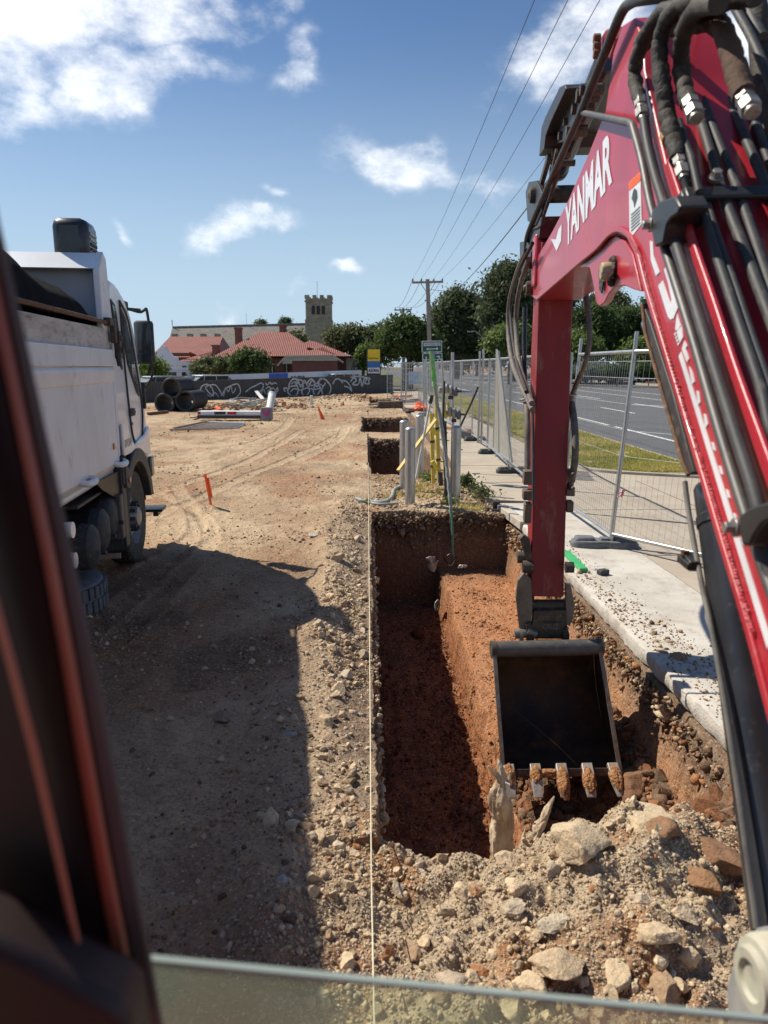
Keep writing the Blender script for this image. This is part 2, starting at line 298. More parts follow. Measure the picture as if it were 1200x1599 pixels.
class MB:
    def __init__(s): s.v = []; s.f = []; s.m = []; s.mi = 0
    def add(s, vs, fs):
        n = len(s.v); s.v += [tuple(p) for p in vs]
        for f in fs: s.f.append(tuple(i+n for i in f)); s.m.append(s.mi)
        return s
    def box(s, c, d, rz=0.0, rot=None):
        hx, hy, hz = d[0]/2, d[1]/2, d[2]/2; m = rot or Matrix.Rotation(rz, 3, 'Z')
        vs = [Vector(c) + m @ Vector((x, y, z)) for x in (-hx, hx) for y in (-hy, hy) for z in (-hz, hz)]
        return s.add(vs, [(0, 1, 3, 2), (4, 6, 7, 5), (0, 4, 5, 1), (2, 3, 7, 6), (0, 2, 6, 4), (1, 5, 7, 3)])
    def bar(s, a, b, w, h, up=(0, 0, 1)):
        a, b = Vector(a), Vector(b); d = (b-a).normalized(); u = Vector(up); x = d.cross(u)
        if x.length < 1e-4: x = d.cross(Vector((1, 0, 0)))
        x.normalize(); y = x.cross(d)
        vs = [p + x*(i*w/2) + y*(j*h/2) for p in (a, b) for i, j in ((-1, -1), (1, -1), (1, 1), (-1, 1))]
        return s.add(vs, [(3, 2, 1, 0), (4, 5, 6, 7), (0, 1, 5, 4), (1, 2, 6, 5), (2, 3, 7, 6), (3, 0, 4, 7)])
    def tube(s, pts, r, n=10, cap=True, closed=False):
        pts = [Vector(p) for p in pts]; k = len(pts); rr = r if isinstance(r, (list, tuple)) else [r]*k
        T = []
        for i in range(k):
            a = pts[i-1] if (i > 0 or closed) else pts[i]; b = pts[(i+1) % k] if (i < k-1 or closed) else pts[i]
            T.append((b-a).normalized())
        x = T[0].orthogonal().normalized(); vs = []
        for i in range(k):
            x = (x - T[i]*x.dot(T[i])).normalized(); y = T[i].cross(x)
            for j in range(n):
                a = 2*math.pi*j/n; vs.append(pts[i] + (x*math.cos(a) + y*math.sin(a))*rr[i])
        fs = []
        for i in range(k if closed else k-1):
            for j in range(n):
                a, b = i*n+j, i*n+(j+1) % n; c, d = ((i+1) % k)*n+(j+1) % n, ((i+1) % k)*n+j; fs.append((a, b, c, d))
        if cap and not closed: fs += [tuple(range(n-1, -1, -1)), tuple((k-1)*n+j for j in range(n))]
        return s.add(vs, fs)
    def cyl(s, a, b, r, n=24, r2=None): return s.tube([a, b], [r, r if r2 is None else r2], n)
    def lathe(s, prof, o, axis, n=32, closed=False):   # prof: (radius, along)
        o = Vector(o); ax = Vector(axis).normalized(); x = ax.orthogonal().normalized(); y = ax.cross(x)
        vs = [o + ax*h + (x*math.cos(2*math.pi*j/n) + y*math.sin(2*math.pi*j/n))*max(r, 1e-5) for r, h in prof for j in range(n)]
        k = len(prof); fs = [(i*n+j, i*n+(j+1) % n, ((i+1) % k)*n+(j+1) % n, ((i+1) % k)*n+j) for i in range(k if closed else k-1) for j in range(n)]
        return s.add(vs, fs)
    def prism(s, pts, vec):
        pts = [Vector(p) for p in pts]; v = Vector(vec); n = len(pts)
        nn = Vector((0, 0, 0))
        for i in range(n): nn += pts[i].cross(pts[(i+1) % n])
        if nn.dot(v) > 0: pts = pts[::-1]
        vs = pts + [p+v for p in pts]
        return s.add(vs, [tuple(range(n)), tuple(range(2*n-1, n-1, -1))] + [(i, i+n, (i+1) % n+n, (i+1) % n) for i in range(n)])
    def ball(s, c, r, n=12, sq=(1, 1, 1)):
        c = Vector(c); vs = []; fs = []; k = n//2
        for i in range(k+1):
            for j in range(n):
                t = math.pi*i/k; a = 2*math.pi*j/n
                vs.append(c + Vector((math.sin(t)*math.cos(a)*r*sq[0], math.sin(t)*math.sin(a)*r*sq[1], math.cos(t)*r*sq[2])))
        for i in range(k):
            for j in range(n): fs.append((i*n+j, (i+1)*n+j, (i+1)*n+(j+1) % n, i*n+(j+1) % n))
        return s.add(vs, fs)
    def build(s, name, material, parent=None, smooth=35, world=True, bevel=0.0, sub=0):
        me = bpy.data.meshes.new(name); me.from_pydata(s.v, [], s.f)
        if s.mi or any(s.m): me.polygons.foreach_set('material_index', s.m)
        me.validate(); me.update()
        return finish(me, name, material, parent, smooth, world, bevel, sub)
def spline(pts, k=6):
    pts = [Vector(p) for p in pts]; out = []
    for i in range(len(pts)-1):
        p0 = pts[max(i-1, 0)]; p1 = pts[i]; p2 = pts[i+1]; p3 = pts[min(i+2, len(pts)-1)]
        for j in range(k):
            t = j/k; out.append(.5*((2*p1) + (p2-p0)*t + (2*p0-5*p1+4*p2-p3)*t*t + (3*p1-p0-3*p2+p3)*t**3))
    out.append(pts[-1]); return out
def npmesh(name, V, F, material, parent=None, smooth=False, attr=None, world=True):
    V = np.asarray(V, dtype=np.float32); F = np.asarray(F, dtype=np.int32); k = F.shape[1]
    me = bpy.data.meshes.new(name); me.vertices.add(len(V)); me.vertices.foreach_set('co', V.ravel())
    me.loops.add(F.size); me.loops.foreach_set('vertex_index', F.ravel()); me.polygons.add(len(F))
    me.polygons.foreach_set('loop_start', np.arange(0, F.size, k, dtype=np.int32)); 
    me.update(calc_edges=True)
    if attr is not None:
        for an, A in attr.items():
            ca = me.color_attributes.new(an, 'FLOAT_COLOR', 'POINT'); A4 = np.ones((len(V), 4), dtype=np.float32); A4[:, :A.shape[1]] = A; ca.data.foreach_set('color', A4.ravel())
    return finish(me, name, material, parent, smooth, world, 0)
def text_mesh(body, P0, P1, P2, material, name='lettering', parent=None, th=.002, bold=.02, base=(0, 1), world=True, n=None):
    """text stretched onto the parallelogram P0 (base start), P1 (base end), P2 (cap start)"""
    cu = bpy.data.curves.new('t', 'FONT'); cu.body = body; cu.size = 1; cu.offset = bold; cu.resolution_u = 3
    ob = bpy.data.objects.new('t', cu); COL.objects.link(ob); dg = bpy.context.evaluated_depsgraph_get(); dg.update()
    me = bpy.data.meshes.new_from_object(ob.evaluated_get(dg)); bpy.data.objects.remove(ob)
    co = np.array([v.co[:] for v in me.vertices]); x0, x1 = co[:, 0].min(), co[:, 0].max(); y1 = co[:, 1].max(); y0 = co[:, 1].min()
    P0, P1, P2 = Vector(P0), Vector(P1), Vector(P2); nn = (P1-P0).cross(P2-P0).normalized()*th
    if n is not None and nn.dot(n) < 0: nn = -nn
    for v in me.vertices:
        a = (v.co.x-x0)/(x1-x0); b = (v.co.y-y0)/(y1-y0); v.co = P0 + (P1-P0)*a + (P2-P0)*b + nn
    me.name = name
    return finish(me, name, material, parent, False, world, 0)
def dup_tree(o, parent=None):
    c = o.copy(); COL.objects.link(c)
    if parent is not None: c.parent = parent
    for ch in list(o.children): dup_tree(ch, c)
    return c

# ------------------------------------------------------------------ numpy noise
def _h(ix, iy, iz, s):
    h = (ix*374761393 + iy*668265263 + iz*2147483647 + s*974634777) & 0xffffffff
    h = ((h ^ (h >> 13))*1274126177) & 0xffffffff; h = (h ^ (h >> 16))
    return (h & 0xffffff)/float(0xffffff)
def vnoise(x, y, z=None, s=0):
    x = np.asarray(x, float); y = np.asarray(y, float); z = np.zeros_like(x) if z is None else np.asarray(z, float)
    ix, iy, iz = np.floor(x).astype(np.int64), np.floor(y).astype(np.int64), np.floor(z).astype(np.int64)
    fx, fy, fz = x-ix, y-iy, z-iz; fx = fx*fx*(3-2*fx); fy = fy*fy*(3-2*fy); fz = fz*fz*(3-2*fz)
    r = 0
    for a in (0, 1):
        for b in (0, 1):
            for c in ((0, 1) if z.any() else (0,)):
                wgt = (fx if a else 1-fx)*(fy if b else 1-fy)*((fz if c else 1-fz) if z.any() else 1)
                r = r + wgt*_h(ix+a, iy+b, iz+c, s)
    return r*2-1
def fbm(x, y, z=None, o=4, s=0, g=.5):
    r = 0; a = 1; t = 0
    for i in range(o):
        r = r + a*vnoise(np.asarray(x)*2**i+17.3*i, np.asarray(y)*2**i+5.1*i, None if z is None else np.asarray(z)*2**i, s+i); t += a; a *= g
    return r/t
def sstep(a, b, x):
    t = np.clip((x-a)/(b-a), 0, 1); return t*t*(3-2*t)

# ================================================================== GROUND
def ramp(a, b, x): return np.clip((x-a)/(b-a), 0, 1)
TRK = [  # wheel tracks: y as polyline of (x, y) points, width
    ([(-3.2, 9.2), (-2.75, 11.5), (-2.2, 14.5), (-1.4, 18.5), (-0.9, 22.5)], .26),
    ([(-3.9, 10.5), (-3.3, 13), (-2.6, 17), (-2.2, 24)], .24),
    ([(-2.45, 4.2), (-2.5, 6.4), (-2.2, 8.2), (-2.35, 9.6), (-3.4, 12.5)], .24),
    ([(-1.95, 5.2), (-1.9, 7.2), (-1.95, 8.6), (-2.6, 10.4), (-4.4, 13)], .22),
    ([(-5.5, 15.5), (-3.5, 19), (-2.9, 24), (-3.2, 30)], .3), ([(-1.6, 16), (-.9, 20), (-.8, 25)], .3)]
def track_h(x, y):
    h = np.zeros_like(x); tm = np.zeros_like(x)
    for pts, wd in TRK:
        P = [(p.x, p.y) for p in spline([(a, b, 0) for a, b in pts], 5)]; s0 = 0
        best = np.full(x.shape, 9.0); arc = np.zeros_like(x); lat = np.zeros_like(x)
        for (x0, y0), (x1, y1) in zip(P, P[1:]):
            dx, dy = x1-x0, y1-y0; l = math.hypot(dx, dy); t = np.clip(((x-x0)*dx + (y-y0)*dy)/l/l, 0, 1)
            ex, ey = x-x0-t*dx, y-y0-t*dy; d = np.hypot(ex, ey); k = d < best
            best = np.where(k, d, best); arc = np.where(k, s0+t*l, arc); lat = np.where(k, (ex*dy-ey*dx)/l, lat); s0 += l
        mk = 1-sstep(wd*.42, wd*.56, best)
        tread = np.sin(arc*2*math.pi/.085 + np.abs(lat)*22)*.010*np.clip(.6+fbm(x*1.1, y*1.1, s=33), 0, 1)
        rim = np.exp(-((best-wd*.6)/.05)**2)*.012
        h += mk*(-.014 + tread) + rim; tm = np.maximum(tm, mk)
    return h, tm
def xl_edge(y): return .035 + .018*vnoise(y*2.2, y*0+3, s=5) + .010*vnoise(y*9, y*0+3, s=6)
def surf(x, y):
    near = 1-sstep(14, 30, y)
    th_, tm_ = track_h(x, y)
    h = .035*fbm(x*.45, y*.45, o=3, s=1) + (.024*fbm(x*2.6, y*2.1, o=4, s=4) + (.022*fbm(x*8, y*7, o=3, s=7)*(.35+.65*sstep(-.2, .3, fbm(x*.9, y*.7, s=11))) + .010*fbm(x*19, y*19, o=3, s=8)*near)*(1-.75*tm_))
    rough = .25 + .75*sstep(-.15, .35, fbm(x*.7+4, y*.7, o=2, s=12))
    h += rough*.016*np.abs(fbm(x*22, y*22, o=2, s=15))*near*(1-.8*tm_)
    # spoil bank along the trench edge
    bw = .42 + .12*vnoise(y*1.3, y*0, s=19)
    b = np.exp(-((x+bw)/.17)**2)*(.05+.045*vnoise(x*3, y*2.2, s=20)) * sstep(1.5, 2.5, y)*(1-sstep(9.2, 10.6, y)*.6)
    slope = -.13*sstep(-.34, .02, x)*sstep(2.6, 3.4, y)*(1-sstep(8.8, 10.6, y))*(.75+.5*vnoise(x*0+1, y*1.6, s=23))
    lump = .022*np.clip(fbm(x*9, y*9, o=3, s=24)+.1, 0, 1)*sstep(-.75, -.35, x)
    h += np.where(x < .15, b+slope+lump, 0) + np.where(x < .15, th_, 0)
    # heap beyond, by the steel fence
    h += .35*np.exp(-((x+1.2)/2.6)**2 - ((y-44)/3.2)**2) + .18*np.exp(-((x+6)/2.0)**2-((y-37.5)/1.8)**2)
    # block between the pits: lumpy
    blk = sstep(.1, .4, x)*(1-sstep(1.6, 1.9, x))*sstep(10.0, 10.5, y)*(1-sstep(13.6, 14, y))
    h += blk*.035*fbm(x*6, y*6, o=3, s=27)
    # little heap round the orange peg
    h += .05*np.exp(-((x+2.36)/.16)**2-((y-10.52)/.14)**2)*(1+.5*vnoise(x*20, y*20, s=2))
    return h
def mound(x, y):
    c = .06*fbm(x*2.4, y*2.4, o=2, s=41) + .13*np.abs(fbm(x*3.4, y*3.4, o=2, s=42)) + .075*np.abs(fbm(x*7.5, y*7.5, o=2, s=43)) + .035*np.abs(fbm(x*16, y*16, o=3, s=45)) - .05
    return -.10 + c + .13*np.exp(-((x-1.05)/.33)**2-((y-2.62)/.33)**2) + .12*np.exp(-((x-1.4)/.4)**2-((y-2.75)/.25)**2) - .16*sstep(1.55, 2.1, x)
def ground_h(x, y):
    x = np.asarray(x, float); y = np.asarray(y, float)
    s = surf(x, y); xl = xl_edge(y)
    # interior
    deep = -1.36 + .03*fbm(x*2, y*1.2, o=2, s=50) + .034*fbm(x*9, y*9, o=3, s=51) + .007*(.4+fbm(x*1.5, y*1.0, s=49))*np.sin(x*46+2.2*vnoise(y*1.1, x*0, s=2))*(1-ramp(.9, 1, x))
    deep += .13*sstep(.62, 1.0, x)*(1-sstep(8.0, 8.8, y))*(.55+.6*fbm(x*8, y*8, o=3, s=52))
    shelf = -.84 + .022*fbm(x*2.5, y*4.5, o=3, s=55) + .016*fbm(x*11, y*11, o=3, s=56)
    shelf += sstep(5.9, 5.2, y)*(-.10) + (1-sstep(5.0, 5.5, y))*(.12*fbm(x*3.2, y*3.2, o=3, s=57) + .06*np.abs(fbm(x*9, y*9, o=2, s=58)))
    shelf += (1-sstep(3.0, 4.1, y))*.35*sstep(1.0, 1.5, x) - .12*sstep(3.4, 3.9, y)*(1-sstep(4.7, 5.4, y)) + .42*sstep(1.35, 2.05, x+.08*vnoise(y*3, x*3, s=59))*(1-sstep(4.9, 6.2, y))
    xs_ = 1.0 + .03*vnoise(y*2.1, y*0, s=60) + .012*vnoise(y*10, y*0, s=61) - .05*(1-sstep(4, 9, y))
    k = ramp(0, .06, x-xs_)
    inner = deep*(1-k) + shelf*k
    mo = mound(x, y)
    yn = 2.86 + .07*vnoise(x*2.5, x*0, s=64) + .10*sstep(.85, 1.2, x)
    q = ramp(0, .26, y-yn)*(1-sstep(.8, 1.2, x)) + sstep(0, .5, y-yn)*sstep(.8, 1.2, x)
    inner = mo*(1-q) + inner*q
    xr = 2.08 + .02*vnoise(y*2, y*0+7, s=66) + .012*vnoise(y*9, y*0+7, s=67)
    ml = np.where(y > yn, ramp(0, .055, x-xl), sstep(-.30, .16, x + .09*vnoise(y*4, x*4, s=68)))
    outer = np.where(x < 1.0, s, -.145)
    mr = ramp(0, .10, xr-x)
    my = (1-ramp(10.15, 10.24, y + .04*vnoise(x*4, x*0, s=70)))
    mn = sstep(.6, 1.2, y)
    t = ml*mr*my*mn
    # block / far area surface
    far = np.where(y > 10.1, s + np.where(x > 1.72, -.05, 0), outer)
    base = np.where((x > 2.0) & (y < 10.8), -.145, far)
    base = np.where((x >= 1.0) & (x <= 2.12) & (y < 10.15), outer, base)
    h = base*(1-t) + inner*t
    for (x0, x1, y0, y1, d) in ((.02, 1.55, 13.9, 20.9, -1.25), (-.22, 1.75, 22.9, 29.8, -1.2), (.1, 1.7, 38.5, 47, -.8)):
        e = .05*vnoise(y*1.7, y*0, s=71); e2 = .06*vnoise(x*2.2, x*0, s=72)
        wq = ramp(0, .09, x-x0-e)*ramp(0, .09, x1-x+e)*ramp(0, .12, y-y0-e2)*ramp(0, .12, y1-y+e2)
        h = h*(1-wq) + (d+.05*fbm(x*2, y*2, s=73))*wq
    # right side
    h = np.where((x > 7.02), -.17, h); h = np.where((x > 2.3) & (x <= 7.02), -.145, h)
    h = h + np.where(x > 33, .17+.05, 0)
    h = h + sstep(70, 110, y)*0
    return h
def lines(segs, extra=()):
    out = []
    for a, b, st in segs: out.append(np.arange(a, b, st))
    out.append(np.array([segs[-1][1]]))
    for a, b, st in extra: out.append(np.arange(a, b, st))
    v = np.unique(np.round(np.concatenate(out), 5)); keep = [v[0]]
    for t in v[1:]:
        if t-keep[-1] > .0028: keep.append(t)
    return np.array(keep)
gx = lines([(-600, -60, 60), (-60, -16, 4), (-16, -6, .3), (-6, -3.4, .035), (-3.4, 2.2, .017), (2.2, 3.2, .2), (3.2, 8, .8), (8, 60, 13), (60, 700, 80)],
           [(-.02, .16, .0045), (.92, 1.14, .0055), (1.94, 2.14, .006), (7.0, 7.05, .02), (1.4, 1.8, .02), (32.9, 33.1, .1)])
gy = lines([(-40, 0, 5), (0, 1.4, .2), (1.4, 5.5, .017), (5.5, 8, .022), (8, 12, .03), (12, 17, .05), (17, 32, .1), (32, 62, .4), (62, 140, 8), (140, 1500, 120)],
           [(2.8, 3.25, .008), (10.08, 10.32, .006), (13.85, 14.05, .02), (20.7, 21, .02), (22.8, 23.1, .03), (29.6, 29.9, .03), (38.4, 38.7, .05)])
GX, GY = np.meshgrid(gx, gy); GZ = ground_h(GX, GY)
# wall roughness: push steep places sideways
gzx = np.gradient(GZ, axis=1)/np.gradient(GX, axis=1); gzy = np.gradient(GZ, axis=0)/np.gradient(GY, axis=0)
sx = np.clip(np.abs(gzx)-2, 0, 4)/4; sy = np.clip(np.abs(gzy)-2, 0, 4)/4
upper = sstep(-.55, -.2, GZ)
wn = .018*fbm(GX*2, GY*6, GZ*5, o=3, s=80) + .030*np.abs(fbm(GX*9, GY*11, GZ*13, o=3, s=81))*(.25+.75*upper)
wn = wn + .022*vnoise(GY*13, GZ*.7, s=88)*np.clip(-GZ*2, 0, 1)
wn2 = .018*fbm(GX*6, GY*2, GZ*5, o=3, s=84) + .040*np.abs(fbm(GX*11, GY*9, GZ*13, o=3, s=85))*(.3+.7*upper)
PXg = GX + np.sign(-gzx)*sx*wn*-1*-1; PYg = GY - np.sign(gzy)*sy*wn2
def sandy(x, y):
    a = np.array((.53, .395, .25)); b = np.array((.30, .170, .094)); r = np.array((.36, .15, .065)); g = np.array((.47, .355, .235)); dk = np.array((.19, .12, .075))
    n1 = sstep(-.25, .35, fbm(x*.55+3, y*.45, o=4, s=90)); n2 = sstep(.12, .5, fbm(x*.9, y*.8+9, o=4, s=95)); n3 = sstep(.18, .42, fbm(x*1.7, y*1.4+2, o=3, s=97))
    near_shade = (1-sstep(5.5, 9.5, y)); _, tm_ = track_h(x, y)  # near ground coloured browner and darker to deepen the truck's shade
    n1 = np.clip(n1*.55 + near_shade*.75*sstep(-1.2, .2, fbm(x*.8, y*.8, s=99)*2), 0, 1)
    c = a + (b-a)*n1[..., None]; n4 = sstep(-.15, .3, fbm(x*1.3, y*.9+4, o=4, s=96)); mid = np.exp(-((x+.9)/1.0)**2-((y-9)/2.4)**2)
    c = c + (r-c)*(np.clip(n2*.5 + mid*n4*.35, 0, .8))[..., None]; c = c + (dk-c)*(n3*(.38 + .3*sstep(.2, .8, near_shade)))[..., None]; c = c*(1 - .16*n4)[..., None]
    c = c + (np.array((.56, .42, .27))-c)*(tm_*.55*sstep(6.5, 8.5, y))[..., None]
    bank = np.exp(-((x+.3)/.28)**2)*sstep(2, 3, y)*(1-sstep(10, 11, y)); c = c + (g-c)*(bank*.8)[..., None]
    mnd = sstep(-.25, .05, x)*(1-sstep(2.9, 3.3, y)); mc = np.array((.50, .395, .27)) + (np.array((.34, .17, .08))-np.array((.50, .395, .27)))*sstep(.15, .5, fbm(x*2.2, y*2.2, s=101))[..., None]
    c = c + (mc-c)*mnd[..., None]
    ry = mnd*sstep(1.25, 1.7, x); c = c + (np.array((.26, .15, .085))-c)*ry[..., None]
    rb = np.exp(-((x+.05)/.12)**2-((y-2.2)/.16)**2); c = c + (r-c)*np.clip(rb, 0, .9)[..., None]
    rd = sstep(.2, .5, x)*(1-sstep(1.5, 1.9, x))*sstep(13, 13.4, y)*0
    farg = sstep(62, 75, y); c = c + (np.array((.12, .13, .07))-c)*farg[..., None]
    fr = sstep(32.5, 33, x)*1.0; c = c + (np.array((.25, .15, .10))-c)*fr[..., None]
    fr = sstep(-26, -30, x); c = c + (np.array((.16, .15, .13))-c)*fr[..., None]
    return c
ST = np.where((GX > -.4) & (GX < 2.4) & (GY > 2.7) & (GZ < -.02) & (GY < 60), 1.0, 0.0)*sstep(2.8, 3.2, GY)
nyy, nxx = GX.shape; idx = np.arange(nyy*nxx).reshape(nyy, nxx)
F = np.stack([idx[:-1, :-1], idx[:-1, 1:], idx[1:, 1:], idx[1:, :-1]], -1).reshape(-1, 4)

def groundmat():
    m, nt, b = newmat('dug_earth'); N, L = nt.nodes, nt.links
    at = N.new('ShaderNodeAttribute'); at.attribute_name = 'Col'; st = N.new('ShaderNodeAttribute'); st.attribute_name = 'st'
    geo = N.new('ShaderNodeNewGeometry'); pos = geo.outputs['Position']; sp = N.new('ShaderNodeSeparateXYZ'); L.new(pos, sp.inputs[0])
    def noise(s, d=6, r=.6, v=None):
        n = N.new('ShaderNodeTexNoise'); n.inputs['Scale'].default_value = s; n.inputs['Detail'].default_value = d; n.inputs['Roughness'].default_value = r; L.new(v or pos, n.inputs[0]); return n.outputs[0]
    def ma(op, a, b_, c=None):
        n = N.new('ShaderNodeMath'); n.operation = op
        for i, v in enumerate((a, b_, c)):
            if v is None: continue
            if hasattr(v, 'links'): L.new(v, n.inputs[i])
            else: n.inputs[i].default_value = v
        return n.outputs[0]
    def mix(f, a, b_, t='MIX'):
        n = N.new('ShaderNodeMix'); n.data_type = 'RGBA'; n.blend_type = t
        for i, v in ((0, f), (6, a), (7, b_)):
            if hasattr(v, 'links'): L.new(v, n.inputs[i])
            else: n.inputs[i].default_value = v if i == 0 else (*v, 1)
        return n.outputs[2]
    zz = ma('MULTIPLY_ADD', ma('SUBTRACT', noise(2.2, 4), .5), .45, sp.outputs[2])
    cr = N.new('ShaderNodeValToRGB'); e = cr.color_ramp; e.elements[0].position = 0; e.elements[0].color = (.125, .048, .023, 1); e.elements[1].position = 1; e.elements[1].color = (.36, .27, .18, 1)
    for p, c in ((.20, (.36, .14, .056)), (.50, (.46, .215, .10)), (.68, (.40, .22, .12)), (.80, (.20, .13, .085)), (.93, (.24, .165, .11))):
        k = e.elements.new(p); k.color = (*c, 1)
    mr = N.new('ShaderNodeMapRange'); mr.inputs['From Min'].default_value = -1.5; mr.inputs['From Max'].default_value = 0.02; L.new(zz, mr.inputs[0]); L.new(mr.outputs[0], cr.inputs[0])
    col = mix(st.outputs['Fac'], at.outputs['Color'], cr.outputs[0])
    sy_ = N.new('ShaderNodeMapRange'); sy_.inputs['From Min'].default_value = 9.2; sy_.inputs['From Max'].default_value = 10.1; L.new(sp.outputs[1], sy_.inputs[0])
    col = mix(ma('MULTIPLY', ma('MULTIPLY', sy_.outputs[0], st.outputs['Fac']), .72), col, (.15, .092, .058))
    # grain: small pale and dark specks
    v = N.new('ShaderNodeTexVoronoi'); v.inputs['Scale'].default_value = 90; L.new(pos, v.inputs[0])
    g1 = N.new('ShaderNodeMapRange'); g1.inputs['From Min'].default_value = .3; g1.inputs['From Max'].default_value = .7; g1.inputs['To Min'].default_value = .52; g1.inputs['To Max'].default_value = 1.34; L.new(ma('MULTIPLY_ADD', noise(7, 6, .7), .4, ma('MULTIPLY', noise(38, 9, .72), .6)), g1.inputs[0])
    hs = N.new('ShaderNodeCombineXYZ'); [L.new(g1.outputs[0], hs.inputs[i]) for i in range(3)]
    col = mix(1.0, col, hs.outputs[0], 'MULTIPLY')
    sepc = N.new('ShaderNodeSeparateColor'); L.new(v.outputs['Color'], sepc.inputs[0])
    pk = ma('GREATER_THAN', sepc.outputs[0], .86); col = mix(ma('MULTIPLY', pk, .35), col, (.5, .45, .38)); dk = ma('LESS_THAN', sepc.outputs[1], .16); col = mix(ma('MULTIPLY', dk, .35), col, (.12, .07, .045))
    L.new(col, b.inputs['Base Color']); b.inputs['Roughness'].default_value = .95; b.inputs['Specular IOR Level'].default_value = .15
    v2 = N.new('ShaderNodeTexVoronoi'); v2.inputs['Scale'].default_value = 34; L.new(pos, v2.inputs[0])
    mpw = N.new('ShaderNodeMapping'); mpw.inputs['Scale'].default_value = (22, 22, 1.6); L.new(pos, mpw.inputs[0]); stk = noise(1, 5, .6, mpw.outputs[0])
    hsum0 = ma('MULTIPLY', ma('MULTIPLY', stk, st.outputs['Fac']), 1.6)
    hsum = ma('MULTIPLY_ADD', v2.outputs['Distance'], -.5, ma('MULTIPLY_ADD', noise(26, 8, .7), 1.3, ma('MULTIPLY', v.outputs['Distance'], -.25)))
    bp = N.new('ShaderNodeBump'); bp.inputs['Strength'].default_value = .8; bp.inputs['Distance'].default_value = .020; L.new(ma('ADD', hsum, hsum0), bp.inputs['Height']); L.new(bp.outputs[0], b.inputs['Normal'])
    return m
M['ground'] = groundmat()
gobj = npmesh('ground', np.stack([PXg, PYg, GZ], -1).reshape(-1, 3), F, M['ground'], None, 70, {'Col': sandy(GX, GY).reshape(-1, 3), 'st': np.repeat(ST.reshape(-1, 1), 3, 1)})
tag(gobj, kind='structure')

# ---- loose stones
def ico(sub):
    bm = bmesh.new(); bmesh.ops.create_icosphere(bm, subdivisions=sub, radius=1); V = np.array([v.co[:] for v in bm.verts]); Fa = np.array([[v.index for v in f.verts] for f in bm.faces]); bm.free(); return V, Fa
def rock_variant(sub, s, rough=.35):
    V, Fa = ico(sub); r = np.random.default_rng(s); V = V.copy()
    for _ in range(11):          # chop facets
        n = r.normal(size=3); n /= np.linalg.norm(n); d = .42+.34*r.random(); k = V@n; V -= np.outer(np.clip(k-d, 0, None), n)
    V *= 1.25; V *= 1 + rough*.6*vnoise(V[:, 0]*1.7+s*3.1, V[:, 1]*1.7, V[:, 2]*1.7+9.1, s=s)[:, None]
    return V*np.array((1, .8+.2*r.random(), .6+.25*r.random())), Fa
def pebbles(name, xy, size, col, sub=1, nvar=10, sink=.25, zoff=None, mat_=None, label=None):
    n = len(xy); z = ground_h(xy[:, 0], xy[:, 1]) if zoff is None else np.full(n, zoff)
    VV = []; FF = []; CC = []; off = 0; var = rng.integers(0, nvar, n)
    for k in range(nvar):
        V, Fa = rock_variant(sub, k+sub*20); ii = np.where(var == k)[0]; c = len(ii)
        if not c: continue
        q = rng.normal(size=(c, 4)); q[:, 1:3] *= .35; q /= np.linalg.norm(q, axis=1)[:, None]; w_, x_, y_, z_ = q.T
        Rm = np.stack([1-2*(y_**2+z_**2), 2*(x_*y_-z_*w_), 2*(x_*z_+y_*w_), 2*(x_*y_+z_*w_), 1-2*(x_**2+z_**2), 2*(y_*z_-x_*w_), 2*(x_*z_-y_*w_), 2*(y_*z_+x_*w_), 1-2*(x_**2+y_**2)], -1).reshape(c, 3, 3)
        P = np.einsum('nij,vj->nvi', Rm, V)*size[ii][:, None, None]; P[..., 0] += xy[ii, 0][:, None]; P[..., 1] += xy[ii, 1][:, None]; P[..., 2] += (z[ii] + size[ii]*(.55-sink*1.6))[:, None]
        VV.append(P.reshape(-1, 3)); FF.append((Fa[None] + (np.arange(c)*len(V))[:, None, None]).reshape(-1, 3)+off); CC.append(np.repeat(col[ii], len(V), 0)); off += c*len(V)
    o = npmesh(name, np.concatenate(VV), np.concatenate(FF), mat_ or M['stonecol'], None, 14 if sub > 1 else False, {'Col': np.concatenate(CC)})
    return tag(o, label or 'loose stones and crumbs of earth', kind='stuff')
def stonemat():
    m, nt, b = newmat('loose_stone'); N, L = nt.nodes, nt.links
    at = N.new('ShaderNodeAttribute'); at.attribute_name = 'Col'; geo = N.new('ShaderNodeNewGeometry')
    n = N.new('ShaderNodeTexNoise'); n.inputs['Scale'].default_value = 45; n.inputs['Detail'].default_value = 7; n.inputs['Roughness'].default_value = .7; L.new(geo.outputs['Position'], n.inputs[0])
    g = N.new('ShaderNodeMapRange'); g.inputs['From Min'].default_value = .3; g.inputs['From Max'].default_value = .7; g.inputs['To Min'].default_value = .66; g.inputs['To Max'].default_value = 1.22; L.new(n.outputs[0], g.inputs[0])
    cb = N.new('ShaderNodeCombineXYZ'); [L.new(g.outputs[0], cb.inputs[i]) for i in range(3)]
    x = N.new('ShaderNodeMix'); x.data_type = 'RGBA'; x.blend_type = 'MULTIPLY'; x.inputs[0].default_value = 1; L.new(at.outputs['Color'], x.inputs[6]); L.new(cb.outputs[0], x.inputs[7])
    L.new(x.outputs[2], b.inputs['Base Color']); b.inputs['Roughness'].default_value = .93; b.inputs['Specular IOR Level'].default_value = .2
    n2 = N.new('ShaderNodeTexNoise'); n2.inputs['Scale'].default_value = 90; n2.inputs['Detail'].default_value = 5; L.new(geo.outputs['Position'], n2.inputs[0])
    bp = N.new('ShaderNodeBump'); bp.inputs['Strength'].default_value = .9; bp.inputs['Distance'].default_value = .008; L.new(n2.outputs[0], bp.inputs['Height']); L.new(bp.outputs[0], b.inputs['Normal'])
    return m
M['stonecol'] = stonemat()
